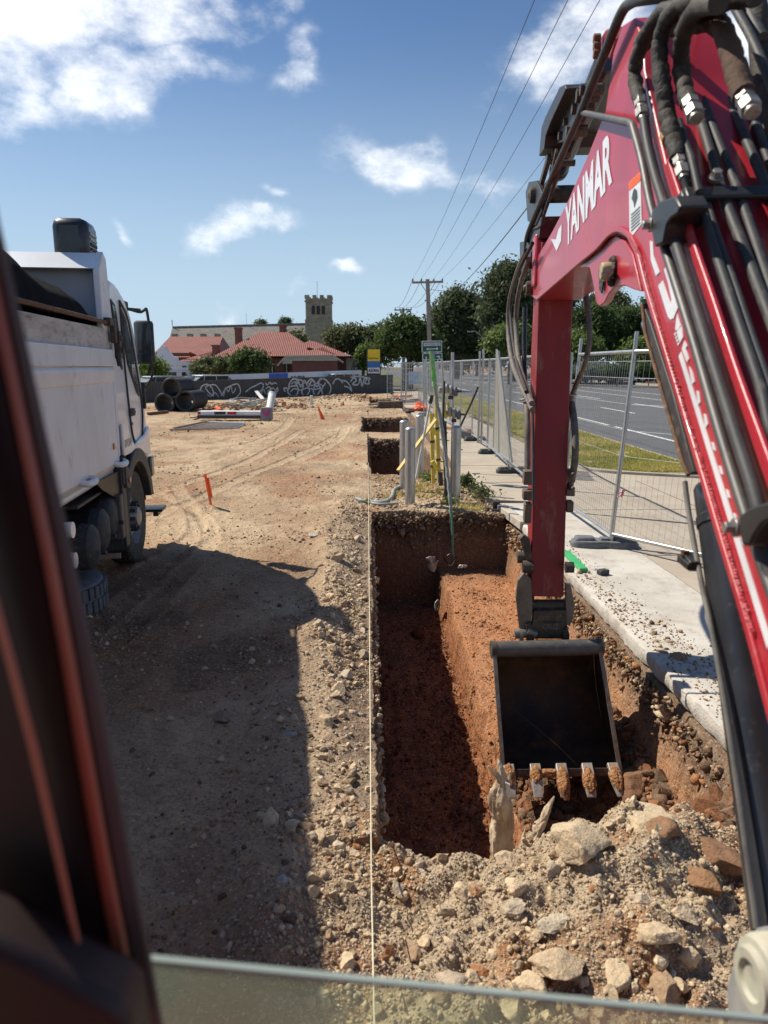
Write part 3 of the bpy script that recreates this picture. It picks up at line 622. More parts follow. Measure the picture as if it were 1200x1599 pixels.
def palette(n, cols, wts, var=.15):
    k = rng.choice(len(cols), n, p=np.array(wts)/sum(wts)); c = np.array(cols)[k]; return np.clip(c*(1+var*rng.normal(size=(n, 1))), .02, .8)
PALE, GREY, BRN, RED, WHT, DKB = (.53, .41, .27), (.45, .365, .265), (.35, .24, .15), (.36, .17, .08), (.55, .49, .41), (.17, .11, .07)
def upick(n, x0, x1, y0, y1, wfun):
    out = []
    while len(out) < n:
        p = np.stack([rng.uniform(x0, x1, n*2), rng.uniform(y0, y1, n*2)], -1); k = rng.random(n*2) < wfun(p[:, 0], p[:, 1]); out += list(p[k])
    return np.array(out[:n])
# spoil heap in front of the trench: very dense, graded sizes
wm = lambda x, y: np.where((x > -.75) & (x < 2.05), 1, 0)*(1-sstep(2.8, 3.25, y))*sstep(-.42, .0, x+.16*vnoise(x*3, y*3, s=7)+.12)
p = upick(52000, -.8, 2.1, 1.45, 3.2, wm); pebbles('spoil_rubble', p, np.exp(rng.normal(-5.6, .55, len(p))), palette(len(p), [PALE, GREY, BRN, RED, WHT], [8, 2, 2.4, .4, .1], .09), 1, label='crumbled clay and small stones of the spoil heap')
p = upick(520, -.6, 2.05, 1.5, 3.25, wm); s_ = np.exp(rng.normal(-4.0, .42, len(p))); pebbles('spoil_lumps', p, s_, palette(len(p), [PALE, GREY, BRN, RED], [7, 2, 2, .8], .08), 2, label='fist sized clods lying all over the spoil heap')
# bank along the trench edge
wb = lambda x, y: np.exp(-((x+.2)/.19)**2)*(.35+.65*sstep(-.2, .3, fbm(x*2, y*1.2, s=9)))
p = upick(5200, -1.0, .03, 2.6, 11.5, wb); pebbles('bank_stones', p, np.exp(rng.normal(-5.0, .55, len(p))), palette(len(p), [PALE, GREY, BRN, WHT], [5, 2.5, 4, .2]), 1, label='pale stones spilled along the trench edge')
p = upick(330, -.85, .0, 2.8, 10.5, wb); pebbles('bank_lumps', p, np.exp(rng.normal(-3.75, .42, len(p))), palette(len(p), [PALE, GREY, BRN], [5, 4, 1.2]), 2, label='larger pale lumps along the trench edge')
# general ground scatter
wg = lambda x, y: (.10+.9*sstep(-.05, .45, fbm(x*.8+2, y*.8, o=3, s=13)))*np.where(y > 9, .6, 1)
p = upick(15000, -3.8, -.3, 2.0, 14, wg); pebbles('ground_pebbles', p, np.exp(rng.normal(-5.25, .55, len(p))), palette(len(p), [PALE, GREY, BRN, DKB, WHT], [3, 3, 5, 4, .5]), 1, sink=.3, label='small stones and crumbs strewn over the site')
p = upick(280, -3.2, -.5, 2.2, 13, wg); pebbles('ground_clods', p, np.exp(rng.normal(-4.0, .32, len(p))), palette(len(p), [PALE, GREY, BRN, DKB], [2, 2.4, 4, 2]), 2, sink=.3, label='scattered stones and clods on the bare ground')
p = upick(5200, -8, 1.6, 12, 42, lambda x, y: .2+.8*sstep(0, .4, fbm(x*.5, y*.4, s=14))); pebbles('far_pebbles', p, np.exp(rng.normal(-4.2, .45, len(p))), palette(len(p), [PALE, BRN, RED, DKB], [3, 4, 1, 2]), 1, sink=.3, label='rough crumbs of earth farther across the site')
# dug part and floor
wd_ = lambda x, y: np.where((x > 1.05) & (x < 1.98), 1, .0)*(1-sstep(5.0, 5.9, y+.7*(1.6-x)))
p = upick(7500, 1.0, 2.04, 3.1, 5.9, wd_); pebbles('dug_crumbs', p, np.exp(rng.normal(-4.35, .5, len(p))), palette(len(p), [(.24, .11, .055), (.20, .12, .075), DKB], [3, 3, 4]), 1, label='freshly dug brown crumbs under the bucket')
p = upick(420, 1.05, 2.0, 3.1, 5.7, wd_); pebbles('dug_clods', p, np.exp(rng.normal(-3.1, .32, len(p))), palette(len(p), [(.24, .11, .055), (.20, .12, .075), DKB], [3, 3, 3]), 2, label='loose brown clods in the dug end of the trench')
p = upick(4200, .12, 1.0, 3.2, 10, lambda x, y: .25+.75*sstep(.45, .95, x)); pebbles('trench_floor_crumbs', p, np.exp(rng.normal(-4.7, .45, len(p))), palette(len(p), [(.15, .058, .026), (.12, .046, .022), (.24, .11, .05)], [4, 4, 1]), 1, label='red clay crumbs on the trench floor')
p = upick(2200, 1.05, 2.0, 5.5, 10.1, lambda x, y: .15+.85*sstep(0, .4, fbm(x*3, y*3, s=17))); pebbles('shelf_crumbs', p, np.exp(rng.normal(-4.9, .5, len(p))), palette(len(p), [(.38, .17, .075), (.30, .13, .06), (.36, .24, .15)], [4, 3, 1]), 1, label='crumbs of clay on the orange shelf')
p = upick(3000, .05, 2.6, 10.15, 14, lambda x, y: .3+.7*sstep(-.1, .4, fbm(x*2, y*2, s=18))*np.where(x < 1.9, 1, .35)); pebbles('bollard_ground_stones', p, np.exp(rng.normal(-4.3, .5, len(p))), palette(len(p), [PALE, GREY, BRN], [3, 3, 4]), 1, label='stones in the strip around the bollards')
# embedded stones in the strip of fill under the slab and in the trench walls
def wall_stones(name, fn, n, sz, cols, wts, label):
    V = np.array([fn() for _ in range(n)]); size = np.exp(rng.normal(sz, .55, n)); VV = []; FF = []; CC = []; off = 0; col = palette(n, cols, wts)
    for i in range(n):
        v, f = rock_variant(1, i % 12); a = rng.uniform(0, 6.28); Rm = np.array(Matrix.Rotation(a, 3, Vector(rng.normal(size=3)).normalized())); P = (v@Rm.T)*size[i] + V[i]; VV.append(P); FF.append(f+off); CC.append(np.repeat(col[i:i+1], len(v), 0)); off += len(v)
    tag(npmesh(name, np.concatenate(VV), np.concatenate(FF), M['stonecol'], None, False, {'Col': np.concatenate(CC)}), label, kind='stuff')
wall_stones('fill_under_slab', lambda: (lambda z: (2.035+.05*(z+.15)+.02*rng.normal(), rng.uniform(2.5, 10.1), z))(-.15-abs(rng.normal(0, .13))), 1900, -4.4, [PALE, BRN, DKB, RED], [2, 5, 4, 2], 'rubble fill packed under the concrete slab')
wall_stones('fill_in_end_wall', lambda: (rng.uniform(.05, 2.0), 10.17+.02*rng.normal(), -.02-abs(rng.normal(0, .2))), 650, -4.1, [BRN, DKB], [3, 6], 'stones set in the far end wall of the trench')
wall_stones('fill_in_left_wall', lambda: (.055+.012*rng.normal(), rng.uniform(3.1, 10.1), -.14-abs(rng.normal(0, .09))), 900, -4.5, [PALE, BRN, GREY], [4, 3, 3], 'stones set in the top of the left trench wall')

wall_stones('pit_edge_stones', lambda: (lambda k: (rng.uniform(0, 1.55), (20.86, 29.76, 46.9)[k] + .05*rng.normal(), -.02-abs(rng.normal(0, .22))))(rng.integers(0, 3)), 1200, -3.4, [BRN, DKB, PALE], [5, 4, 2], 'lumps of earth in the far walls of the pits')
# individual larger stones
def stone(name, x, y, r, label, cat, col, group=None, sq=(1, 1, 1), seed=0, rz=0, sink=.35, z=None):
    V, Fa = ico(4); s = seed; rr = np.random.default_rng(seed+500)
    for _ in range(12):
        n = rr.normal(size=3); n /= np.linalg.norm(n); d = .45+.35*rr.random(); k = V@n; V = V - np.outer(np.clip(k-d, 0, None), n)
    V = 1.25*V*(1 + .16*fbm(V[:, 0]*1.5+s, V[:, 1]*1.5, V[:, 2]*1.5+3, o=4, s=s)[:, None] + .13*fbm(V[:, 0]*5+s, V[:, 1]*5, V[:, 2]*5+2, o=4, s=s+5, g=.65)[:, None])
    V = V*r*np.array(sq); c, t = math.cos(rz), math.sin(rz); V = np.stack([V[:, 0]*c-V[:, 1]*t, V[:, 0]*t+V[:, 1]*c, V[:, 2]], -1)
    z0 = float(ground_h(np.array([x]), np.array([y]))[0]) if z is None else z
    o = npmesh(name, V, Fa, M['stonecol'], None, 50, {'Col': np.repeat(np.array([col]), len(V), 0)}); o.location = (x, y, z0+r*sq[2]*(.6-sink)); return tag(o, label, cat, group)
def at(px, py, z=-.05): g = G(px, py, z); return g.x, g.y
BIG = [(905, 1350, .125, 'largest pale crumbly clay lump on top of the spoil heap', PALE, (1.15, 1, .8)), (1010, 1312, .12, 'wide pale clod at the heap crest right of the largest lump', PALE, (1.35, .9, .7)),
       (1095, 1375, .085, 'brown rounded clod at the right side of the heap, below two others', (.30, .17, .09), (1.1, 1, .8)), (1035, 1330, .07, 'dark brown clod beside the wide pale clod', (.26, .15, .085), (1.2, 1, .8)),
       (1115, 1335, .12, 'big brown earth lump next to the black boom cylinder', (.25, .14, .08), (1.3, 1, .8)), (880, 1490, .085, 'flat pale stone low on the heap near its middle', (.50, .38, .25), (1.5, .9, .5)),
       (905, 1525, .07, 'rounded pale stone beneath the flat one, above the glass edge', PALE, (1.2, 1, .7)), (705, 1505, .055, 'grey brown angular stone left of the heap middle', (.42, .34, .25), (1.2, .9, .7)),
       (440, 1388, .032, 'grey flat stone in the shade left of the bank', (.38, .36, .34), (1.4, .9, .6)), (745, 1365, .040, 'dark brown clod at the near rim of the deep trench', BRN, (1, 1, .9)),
       (862, 1420, .05, 'flat slab shaped stone tilted in the middle of the heap', (.50, .42, .31), (1.6, 1, .4)), (620, 1355, .035, 'grey stone on the near left rim of the trench', GREY, (1.2, 1, .7)),
       (1020, 1460, .075, 'pale clod above a dark gap on the right of the heap', PALE, (1.2, 1, .75)), (790, 1330, .05, 'clod leaning on the pale root at its foot', PALE, (1, 1, .9))]
for i, (px, py, r, lb, c, sq) in enumerate(BIG):
    x, y = at(px, py, .02); stone('earth_clod' if 'stone' not in lb else 'stone', x, y, r, lb, 'clod' if 'stone' not in lb else 'stone', c, sq=(sq[0]*.9, sq[1]*.9, sq[2]*.72), seed=i*3+1, rz=i*1.3, sink=.42)
for i, (px, py, r) in enumerate([(985, 1205, .10), (1055, 1230, .12), (1015, 1150, .09), (1100, 1290, .10), (960, 1275, .08), (1075, 1190, .07)]):
    x, y = at(px-45, py, -.75); x = min(x, 1.8); stone('earth_clod', x, y, r, 'dark brown clod in the dug end right of the bucket teeth', 'clod', (.22, .12, .07), 'dark clods right of the bucket', seed=60+i, rz=i, sq=(1.2, 1, .8))
for i in range(9):
    px = rng.uniform(600, 1100); py = rng.uniform(1380, 1560); x, y = at(px, py, 0)
    stone('earth_clod', x, y, rng.uniform(.035, .06), 'medium pale clod half buried in the spoil heap', 'clod', tuple(palette(1, [PALE, GREY, BRN], [4, 1, 2])[0]), 'medium clods in the spoil heap', seed=90+i, rz=i*2.1, sq=(1.2, .95, .75))
for i, (px, py) in enumerate([(842, 940), (455, 735), (500, 747), (345, 1120)]): pass
for i, (px, py, r, lb, c) in enumerate([(493, 844, .05, 'pale flat stone beside the trench near the shade edge', (.5, .46, .4)), (497, 747, .05, 'dark rounded stone on the sunny ground behind the peg', (.2, .17, .14)), (345, 1120, .055, 'dusty brown lump in the middle of the truck shadow', (.27, .2, .15)), (455, 1155, .03, 'small grey stone in the shade beside the bank', (.35, .33, .31))]):
    x, y = at(px, py, 0); stone('stone', x, y, r, lb, 'stone', c, seed=140+i, rz=i, sq=(1.4, .9, .6))

# ================================================================== PAVING, ROAD
def sheet(name, poly, z, th, material, label=None, kind='structure', bevel=0):
    mb = MB(); mb.prism([(x, y, z-th) for x, y in poly], (0, 0, th)); o = mb.build(name, material, None, smooth=None, bevel=bevel); o['kind'] = kind
    return o
# white concrete slab with a broken edge, dense along the edge
def slab():
    ys = np.arange(1.0, 10.9, .03); n = len(ys)
    e = 2.09 + .010*vnoise(ys*3, ys*0, s=110) + .007*vnoise(ys*11, ys*0, s=111) - .010*np.abs(vnoise(ys*23, ys*0, s=112))
    e2 = 2.105 + .008*vnoise(ys*4, ys*0+3, s=114) + .008*vnoise(ys*14, ys*0+3, s=115)
    xr = np.full(n, 3.12); rows = [(xr, -.12), (e2, -.125), (e-.004, -.075), (e, -.03), (e+.004, -.006), (e+.016, .0), (e+.3, 0.), (xr, 0.)]
    V = np.concatenate([np.stack([x + (0 if k in (0, 7, 6) else .005*vnoise(ys*30, ys*0+k, s=120+k)), ys, np.full(n, z) + (.004*vnoise(ys*20, ys*0+k, s=130+k) if k in (2, 3, 4) else 0)], -1) for k, (x, z) in enumerate(rows)])
    Fs = [(k*n+i, (k+1)*n+i, (k+1)*n+i+1, k*n+i+1) for k in range(7) for i in range(n-1)]
    o = npmesh('concrete_slab', V, Fs, M['concrete'], None, 50); tag(o, kind='structure')
slab()
sheet('driveway', [(3.13, -6), (7.0, -6), (7.0, 13.2), (5.9, 13.45), (4.9, 13.9), (4.5, 14.3), (4.35, 14.9), (3.13, 14.9)], .002, .12, M['concrete_old'])
sheet('footpath', [(1.9, 11.2), (3.125, 10.92), (3.125, 14.905), (4.34, 14.905), (4.34, 62), (2.0, 62), (2.0, 21), (1.86, 14), (1.72, 12.5)], -.004, .12, M['concrete_old'])
sheet('verge_soil', [(4.5, 15), (4.62, 14.45), (5.0, 14.05), (5.95, 13.6), (6.86, 13.4), (6.86, 70), (4.5, 70)], .03, .15, mat('verge_soil', (.30, .26, .12), (.22, .19, .09), 2, .95, bump=.4))
kb = MB(); kp = spline([(6.93, 13.0, 0), (5.95, 13.52, 0), (4.95, 13.97, 0), (4.55, 14.38, 0), (4.42, 15.0, 0)], 5)
for a_, b_ in zip(kp, kp[1:]): kb.bar(a_ + Vector((0, 0, -.03)), b_ + Vector((0, 0, -.03)), .13, .16)
tag(kb.build('grass_kerb', M['kerb']), kind='structure')
kb = MB(); kb.box((6.95, 42, -.045), (.15, 58, .16)); tag(kb.build('road_kerb', M['kerb'], bevel=.02), kind='structure')
kb = MB(); kb.box((32.5, 150, .0), (.3, 500, .24)); tag(kb.build('far_kerb', M['kerb']), kind='structure')
sheet('road', [(7.0, -60), (32.4, -60), (32.4, 420), (7.0, 420)], -.125, .03, M['asphalt'])
mk = MB()
def dash(x, y0, y1, wd=.13): mk.box((x, (y0+y1)/2, -.119), (wd, y1-y0, .004))
dash(9.25, -20, 26.5); dash(9.25, 27.2, 120)
for y in range(-2, 160, 12): dash(12.8, y, y+5); dash(16.1, y+3.5, y+9)
dash(19.6, -20, 160); dash(23.2, -20, 160)
tag(mk.build('road_markings', M['roadpaint']), kind='structure')
# joints and cracks in the paving as thin dark recess strips
jt = MB()
for y in (5.0, 7.7): jt.box((5.05, y, .0035), (3.8, .014, .003))
for y in (12.9, 15.2, 17.5, 19.8): jt.box((2.55, y, -.0015), (1.1, .016, .003))
jt.box((5.0, 10.3, .0035), (3.9, .014, .003)); jt.box((5.0, 2, .0035), (.014, 22, .003))
tag(jt.build('paving_joints', mat('joint_dirt', (.12, .09, .065), rough=.95)), kind='structure')
# grass blades on the verge: one mass
def grass(name, n, x0, x1, y0, y1, h, wdt, z, inside, seed=3, material='grass'):
    r = np.random.default_rng(seed); P = []
    while len(P) < n:
        q = np.stack([r.uniform(x0, x1, n), y0 + (y1-y0)*r.random(n)**1.6], -1); P += list(q[inside(q[:, 0], q[:, 1])])
    P = np.array(P[:n]); a = r.uniform(0, 6.28, n); hh = h*(.5+r.random(n)); wd = wdt*(.7+.6*r.random(n))*(1+P[:, 1]*.03)
    dx, dy = np.cos(a)*wd, np.sin(a)*wd; lx, ly = r.normal(0, .6, n)*hh, r.normal(0, .6, n)*hh
    B1 = np.stack([P[:, 0]-dx, P[:, 1]-dy, np.full(n, z)], -1); B2 = np.stack([P[:, 0]+dx, P[:, 1]+dy, np.full(n, z)], -1); T = np.stack([P[:, 0]+lx, P[:, 1]+ly, z+hh], -1)
    V = np.stack([B1, B2, T], 1).reshape(-1, 3); tag(npmesh(name, V, np.arange(3*n).reshape(-1, 3), M[material], None, False), kind='stuff', label='dry yellow green grass' )
grass('strip_grass', 1500, .2, 1.95, 10.3, 13.7, .07, .004, .0, lambda x, y: fbm(x*2, y*2, s=151) > .12)
ins = lambda x, y: (y > 14.6-.6*np.clip(x-4.5, 0, 1.2) + .5*np.clip(5.0-x, 0, 1)) & (fbm(x*1.5, y*1.1, s=150) > -.42)
grass('verge_grass', 90000, 4.5, 6.86, 13.5, 62, .05, .008, .03, ins)

# ================================================================== EXCAVATOR (the machine the photo is taken from)
TH = R(6.0); BD = Vector((math.sin(TH), math.cos(TH), 0)); BN = Vector((-math.cos(TH), math.sin(TH), 0)); BO = Vector((.655, 0, 0)); UP = Vector((0, 0, 1))
def BP(px, py, off=0.0): return PP(px, py, BO + BN*off, BN)      # point on the boom's left plate (off > 0: further left)
ex = thing('excavator', 'red excavator with raised boom and hanging arm, seen from inside its cab', 'excavator', (.9, .9, 0))
BW = .30
# boom side outline (left plate), real plate at its real distance
outl = [(838, 469), (902, 414), (930, 391), (947, 372), (962, 364), (978, 372), (990, 395), (1005, 455), (1022, 512), (1060, 640), (1092, 748), (1125, 862), (1162, 985), (1205, 1150), (1290, 1480),
        (1420, 1480), (1330, 1130), (1260, 920), (1200, 743), (1149, 600), (1110, 480), (1078, 385), (1060, 320), (1041, 262), (1022, 180), (1006, 110), (1004, 60), (990, 28), (972, 40), (958, 82), (952, 130), (946, 172), (920, 238), (885, 318), (862, 362), (841, 398), (830, 412), (829, 462)]
mb = MB(); mb.prism([BP(*q) for q in outl], -BN*BW)
boom = mb.build('boom', M['red'], ex, smooth=30, bevel=.006)
# flange lip along the underside and the top edge
def band(mb, pts, wd, th, side=1):
    n = len(pts); vs = []
    for i in range(n):
        t = (pts[min(i+1, n-1)]-pts[max(i-1, 0)]).normalized(); q = BN.cross(t)*side
        for o in (0, th):
            vs += [pts[i] - BN*.008 + BN*o, pts[i] + q*wd - BN*.008 + BN*o]
    fs = []
    for i in range(n-1):
        k = i*4; fs += [(k+2, k+3, k+7, k+6), (k, k+4, k+5, k+1), (k, k+2, k+6, k+4), (k+1, k+5, k+7, k+3)]
    mb.add(vs, fs + [(0, 1, 3, 2), (4*n-4, 4*n-2, 4*n-1, 4*n-3)])
mb = MB(); pts = spline([BP(x+2, y-1, .006) for x, y in [(902, 414), (930, 391), (947, 372), (962, 364), (978, 372), (990, 395), (1005, 455), (1022, 512), (1060, 640), (1092, 748), (1125, 862), (1162, 985), (1205, 1150), (1290, 1480)]], 3)
band(mb, pts, .022, .012)
mb.build('bottom_flange', M['red'], boom, bevel=.004)
# weld bead with bright chips
mb = MB(); wp = spline([BP(x, y, .008) for x, y in [(986, 372), (1000, 400), (1014, 452), (1031, 510), (1070, 640), (1104, 748), (1138, 862), (1175, 985)]], 26)
for i, p in enumerate(wp): mb.ball(p + Vector(rng.normal(0, .0008, 3)), .0045 + .0015*rng.random(), 6)
mb.build('weld_bead', mat('weld_paint', (.50, .05, .07), (.62, .25, .25), 60, .4), boom, smooth=True)
mb = MB(); tp = [BP(x, y, .004) for x, y in [(1041, 262), (1060, 320), (1078, 385), (1110, 480), (1149, 600), (1200, 743), (1260, 920), (1330, 1130)]]
band(mb, spline(tp, 4), .03, .014)
mb.build('top_flange', M['red'], boom, bevel=.004)
# recessed lug carrying the boom cylinder pin
lug = [(905, 418), (930, 395), (947, 376), (962, 368), (976, 376), (988, 397), (1001, 455), (990, 452), (976, 446), (962, 447), (951, 457), (944, 472), (936, 478), (931, 472), (926, 440), (921, 418)]
mb = MB(); mb.prism([BP(x, y, -.012) for x, y in lug], -BN*.03); lg = mb.build('cylinder_lug', M['red'], boom, bevel=.003)
mb = MB(); mb.prism([BP(x, y, -.235) for x, y in lug], -BN*.03); mb.build('cylinder_lug', M['red'], boom, bevel=.003)
pc = BP(958, 423, -.01); mb = MB(); mb.lathe([(.001, .05), (.030, .048), (.033, .042), (.034, .0), (.034, -.25), (.0, -.25)], pc, BN, 28); mb.build('cylinder_pin', M['brass'], boom)
mb = MB()
for a in range(40): t = a/40*6.283; mb.ball(pc + BD*math.cos(t)*.047 + UP*math.sin(t)*.047 + BN*.004, .010+.005*rng.random(), 6)
mb.build('grease_ring', M['grease'], boom, smooth=True)
mb = MB(); mb.cyl(BP(944, 428, .03), BP(944, 428, .055), .012, 6); mb.cyl(BP(950, 424, .02), BP(950, 424, .032), .02, 20); mb.build('pin_bolt', M['fitting'], boom)
mb = MB(); mb.prism([BP(x, y, .0) for x, y in [(935, 423), (938, 416), (941, 420), (942, 440), (939, 458), (936, 452)]], -BN*.006); mb.build('lug_slot', M['grease'], boom)
# lettering
text_mesh('YANMAR', BP(884, 388, .0), BP(957, 284, .0), BP(884, 324, .0), M['white_decal'], 'lettering', boom, th=.0025, bold=.035, n=BN)
mb = MB(); mb.prism([BP(x, y, .0005) for x, y in [(861, 373), (870, 392), (877, 376), (878, 350), (873, 358), (869, 374)]], BN*.002); mb.build('emblem', M['white_decal'], boom)
mb = MB()
for poly in ([(1016, 376), (1020.5, 378), (1021.5, 398), (1031, 425), (1025.5, 431), (1017.5, 406)],
             [(1029, 446), (1036, 438), (1048, 474), (1050, 468), (1044, 440), (1038, 421), (1040, 418), (1056, 468), (1060, 480), (1053, 497), (1048, 499), (1044, 494)],
             [(1058.5, 490), (1064, 508), (1059, 516), (1055.5, 515)], [(1058, 518), (1066, 508), (1068, 526), (1063, 535)],
             [(1070, 532), (1074, 540), (1072, 545), (1077, 560), (1074, 566), (1066, 545)],
             [(1061, 556), (1065, 549), (1205, 998), (1200, 1014)], [(1077, 572), (1082, 580), (1086, 596), (1082, 600)], [(1089, 610), (1093, 612), (1095, 628), (1091, 632)],
             [(1100, 646), (1104, 648), (1107, 662), (1103, 668)]): mb.prism([BP(x, y, .0005) for x, y in poly], BN*.002)
for k in range(4): x = 1054+k*1.7; y = 518+k*5; mb.prism([BP(a, b, .0005) for a, b in [(x, y+4), (x+2.5, y), (x+3, y+3), (x+1, y+7)]], BN*.002)
for k in range(5): x = 1112+k*11.4; y = 690+k*37; mb.prism([BP(a, b, .0005) for a, b in [(x, y), (x+4, y+2), (x+7, y+14), (x+3, y+12)]], BN*.002)
mb.build('side_stripe', M['white_decal'], boom)
mb = MB(); mb.prism([BP(x, y, .0005) for x, y in [(983, 285), (1001, 268), (1003, 349), (984, 374)]], BN*.0015); st = mb.build('warning_sticker', M['signwhite'], boom)
mb = MB(); mb.prism([BP(x, y, .0025) for x, y in [(983, 285), (1001, 268), (1001, 281), (983, 298)]], BN*.001); mb.build('sticker_band', M['orangepaint'], st)
mb = MB(); mb.prism([BP(x, y, .0025) for x, y in [(989, 300), (991, 294), (995, 297), (996, 308), (993, 318), (991, 324), (990, 316), (987, 310)]], BN*.001)
for k in range(6): y = 331+k*5; mb.prism([BP(a, b, .0025) for a, b in [(986, y+4), (1000, y-9), (1000, y-7.4), (986, y+5.6)]], BN*.001)
mb.build('sticker_print', M['dark_decal'], st)

# top face frame for tubes lying on the lower boom
E1 = BP(1065, 340); E2 = BP(1200, 743); TD = (E2-E1).normalized(); TN = TD.cross(BN).normalized()
if TN.dot(CAM-E1) < 0: TN = -TN
def TP(px, py, off=.0): return PP(px, py, E1 + TN*off, TN)
def tube(name, pts, r, m_, parent=None, k=5, n=14):
    mb = MB(); mb.tube(spline(pts, k), r, n); return mb.build(name, m_, parent or ex, smooth=True)
for xs, r in (([(1060, 190), (1083, 270), (1104, 350), (1130, 430), (1160, 520), (1190, 610), (1203, 668), (1225, 700)], .0125), ([(1062, 60), (1095, 148), (1120, 215), (1150, 290), (1181, 380), (1215, 480), (1260, 600)], .0135),
              ([(1095, 60), (1128, 130), (1160, 205), (1190, 275), (1225, 360), (1290, 520)], .0145), ([(1100, 300), (1120, 365), (1150, 450), (1180, 540), (1210, 625), (1250, 740)], .009),
              ([(1096, 190), (1113, 248), (1128, 300), (1165, 395), (1205, 500), (1240, 590)], .0145), ([(1172, 168), (1190, 220), (1215, 290), (1260, 400)], .014), ([(1130, 75), (1168, 150), (1200, 215), (1240, 290)], .013)):
    tube('steel_tube', [TP(x, y, .035) for x, y in xs], r, M['tube'])
# tubes on the left plate
tube('steel_tube', [BP(x, y, .03) for x, y in [(1006, 186), (1012, 225), (1024, 275), (1038, 320), (1064, 405), (1106, 540), (1150, 680), (1180, 775), (1196, 850), (1204, 905), (1222, 950), (1256, 985)]], .0150, M['tube'])
tube('steel_tube', [BP(x, y, .03) for x, y in [(911, 176), (930, 181), (972, 190), (985, 194), (990, 205), (1004, 255), (1016, 320), (1036, 395), (1075, 525), (1118, 670), (1152, 780), (1180, 868), (1230, 1010)]], [.0135]*6 + [.0135]*55, M['tube'], k=5) if False else None
mb = MB(); gp = spline([BP(x, y, .034) for x, y in [(911, 176), (930, 180), (972, 189), (986, 193), (991, 206), (1004, 255), (1018, 325), (1040, 392), (1081, 522), (1123, 668), (1157, 778), (1185, 862), (1237, 1010)]], 5)
mb.tube(gp, .0130, 14); mb.build('steel_tube', mat('tube_bare_steel', (.10, .095, .09), (.06, .06, .06), 12, .5, .25, dirt=(.25, .2, .16), dirtamt=.2), ex, smooth=True)
# guard rail over the elbow, down to the boom tip
mb = MB(); mb.tube(spline([BP(x, y, o) for x, y, o in [(1190, 60, -.25), (1150, -14, -.22), (1090, -10, -.1), (1010, -2, .02), (985, 5, .03), (970, 22, .04), (948, 75, .04), (925, 132, .04), (912, 165, .04), (890, 215, .03), (860, 282, .02), (832, 346, .02), (823, 372, .02), (822, 392, .01)]], 5), .0185, 16); mb.build('guard_rail', M['tube'], ex, smooth=True)
mb = MB(); mb.tube(spline([BP(x, y, o) for x, y, o in [(1146, 8, -.2), (1158, 30, -.2), (1172, 55, -.2), (1190, 95, -.2), (1215, 160, -.2)]], 4), .013, 12); mb.tube(spline([BP(x, y, -.2) for x, y in [(1050, 26), (1100, 24), (1135, 12), (1150, 6)]], 3), .010, 10); mb.build('guard_rail', M['tube'], ex, smooth=True)
mb = MB(); mb.tube(spline([BP(x, y, -.26) for x, y in [(1160, -30), (1182, 10), (1186, 60), (1192, 120), (1215, 200)]], 4), .030, 14); mb.build('hydraulic_hose', M['hose'], ex, smooth=True)
mb = MB(); mb.tube(spline([BP(x, y, .0) for x, y in [(928, 128), (902, 190), (878, 250), (862, 300), (850, 335), (846, 352), (832, 358)]], 4), .011, 10); mb.build('hydraulic_hose', M['hose'], ex, smooth=True)
# hoses over the elbow
def wrinkled(pts, r, seed, k=8, amt=.12):
    P = spline(pts, k); rr = [r*(1+amt*float(vnoise(np.array(i*.8), np.array(seed*3.3))) + amt*.6*float(vnoise(np.array(i*2.3), np.array(seed*1.3)))) for i in range(len(P))]
    mb = MB(); mb.tube([p + Vector(rng.normal(0, r*.05, 3)) for p in P], rr, 14); return mb
def fitting(a, b, r, parent):
    a, b = Vector(a), Vector(b); mb = MB(); d = b-a
    mb.cyl(a, a+d*.34, r, 6); mb.cyl(a+d*.34, a+d*.5, r*.8, 16); mb.cyl(a+d*.5, a+d*.86, r*1.08, 6); mb.cyl(a+d*.86, b, r*.75, 16); return mb.build('hose_fitting', M['fitting'], parent, bevel=.001)
HS = [([(1075, 22, 0), (1040, 15, .01), (1012, 50, .03), (996, 90, .035), (992, 125, .035), (1000, 158, .03)], .0225, (1000, 155, .03), (1005, 187, .03), .021),
      ([(1090, 0, .0), (1060, 10, .02), (1036, 45, .03), (1030, 90, .03), (1036, 140, .02), (1042, 180, .01), (1052, 215, .0), (1060, 248, -.005)], .0245, (1060, 246, -.005), (1069, 280, -.005), .019),
      ([(1120, 5, .0), (1085, 15, .0), (1066, 60, -.01), (1064, 105, -.03), (1070, 140, -.035), (1077, 162, -.035)], .0245, (1077, 158, -.03), (1088, 186, -.03), .024),
      ([(1180, -10, -.1), (1120, 0, -.06), (1085, 20, -.04), (1060, 36, -.03), (1020, 50, .0), (1002, 70, .02)], .028, None, None, 0),
      ([(1066, 46, -.06), (1095, 34, -.08), (1122, 38, -.08), (1138, 70, -.08), (1148, 105, -.08), (1162, 150, -.08)], .0275, (1160, 148, -.08), (1176, 176, -.08), .024)]
for i, (pts, r, fa, fb, fr) in enumerate(HS):
    hs = wrinkled([BP(x, y, o) for x, y, o in pts], r, i).build('hydraulic_hose', M['hose_brown'] if i == 4 else M['hose'], ex, smooth=True)
    if fa: fitting(BP(*fa), BP(*fb), fr, hs)
mb = MB(); mb.cyl(BP(1045, 208, .0), BP(1049, 218, .0), .027, 18); mb.build('hose_band', mat('ochre_tape', (.36, .20, .06)), ex, smooth=True)
mb = MB(); mb.tube([BP(1069, 278, -.005), BP(1078, 310, -.02), BP(1090, 350, -.03)], .012, 12); mb.build('steel_tube', M['tube'], ex, smooth=True)
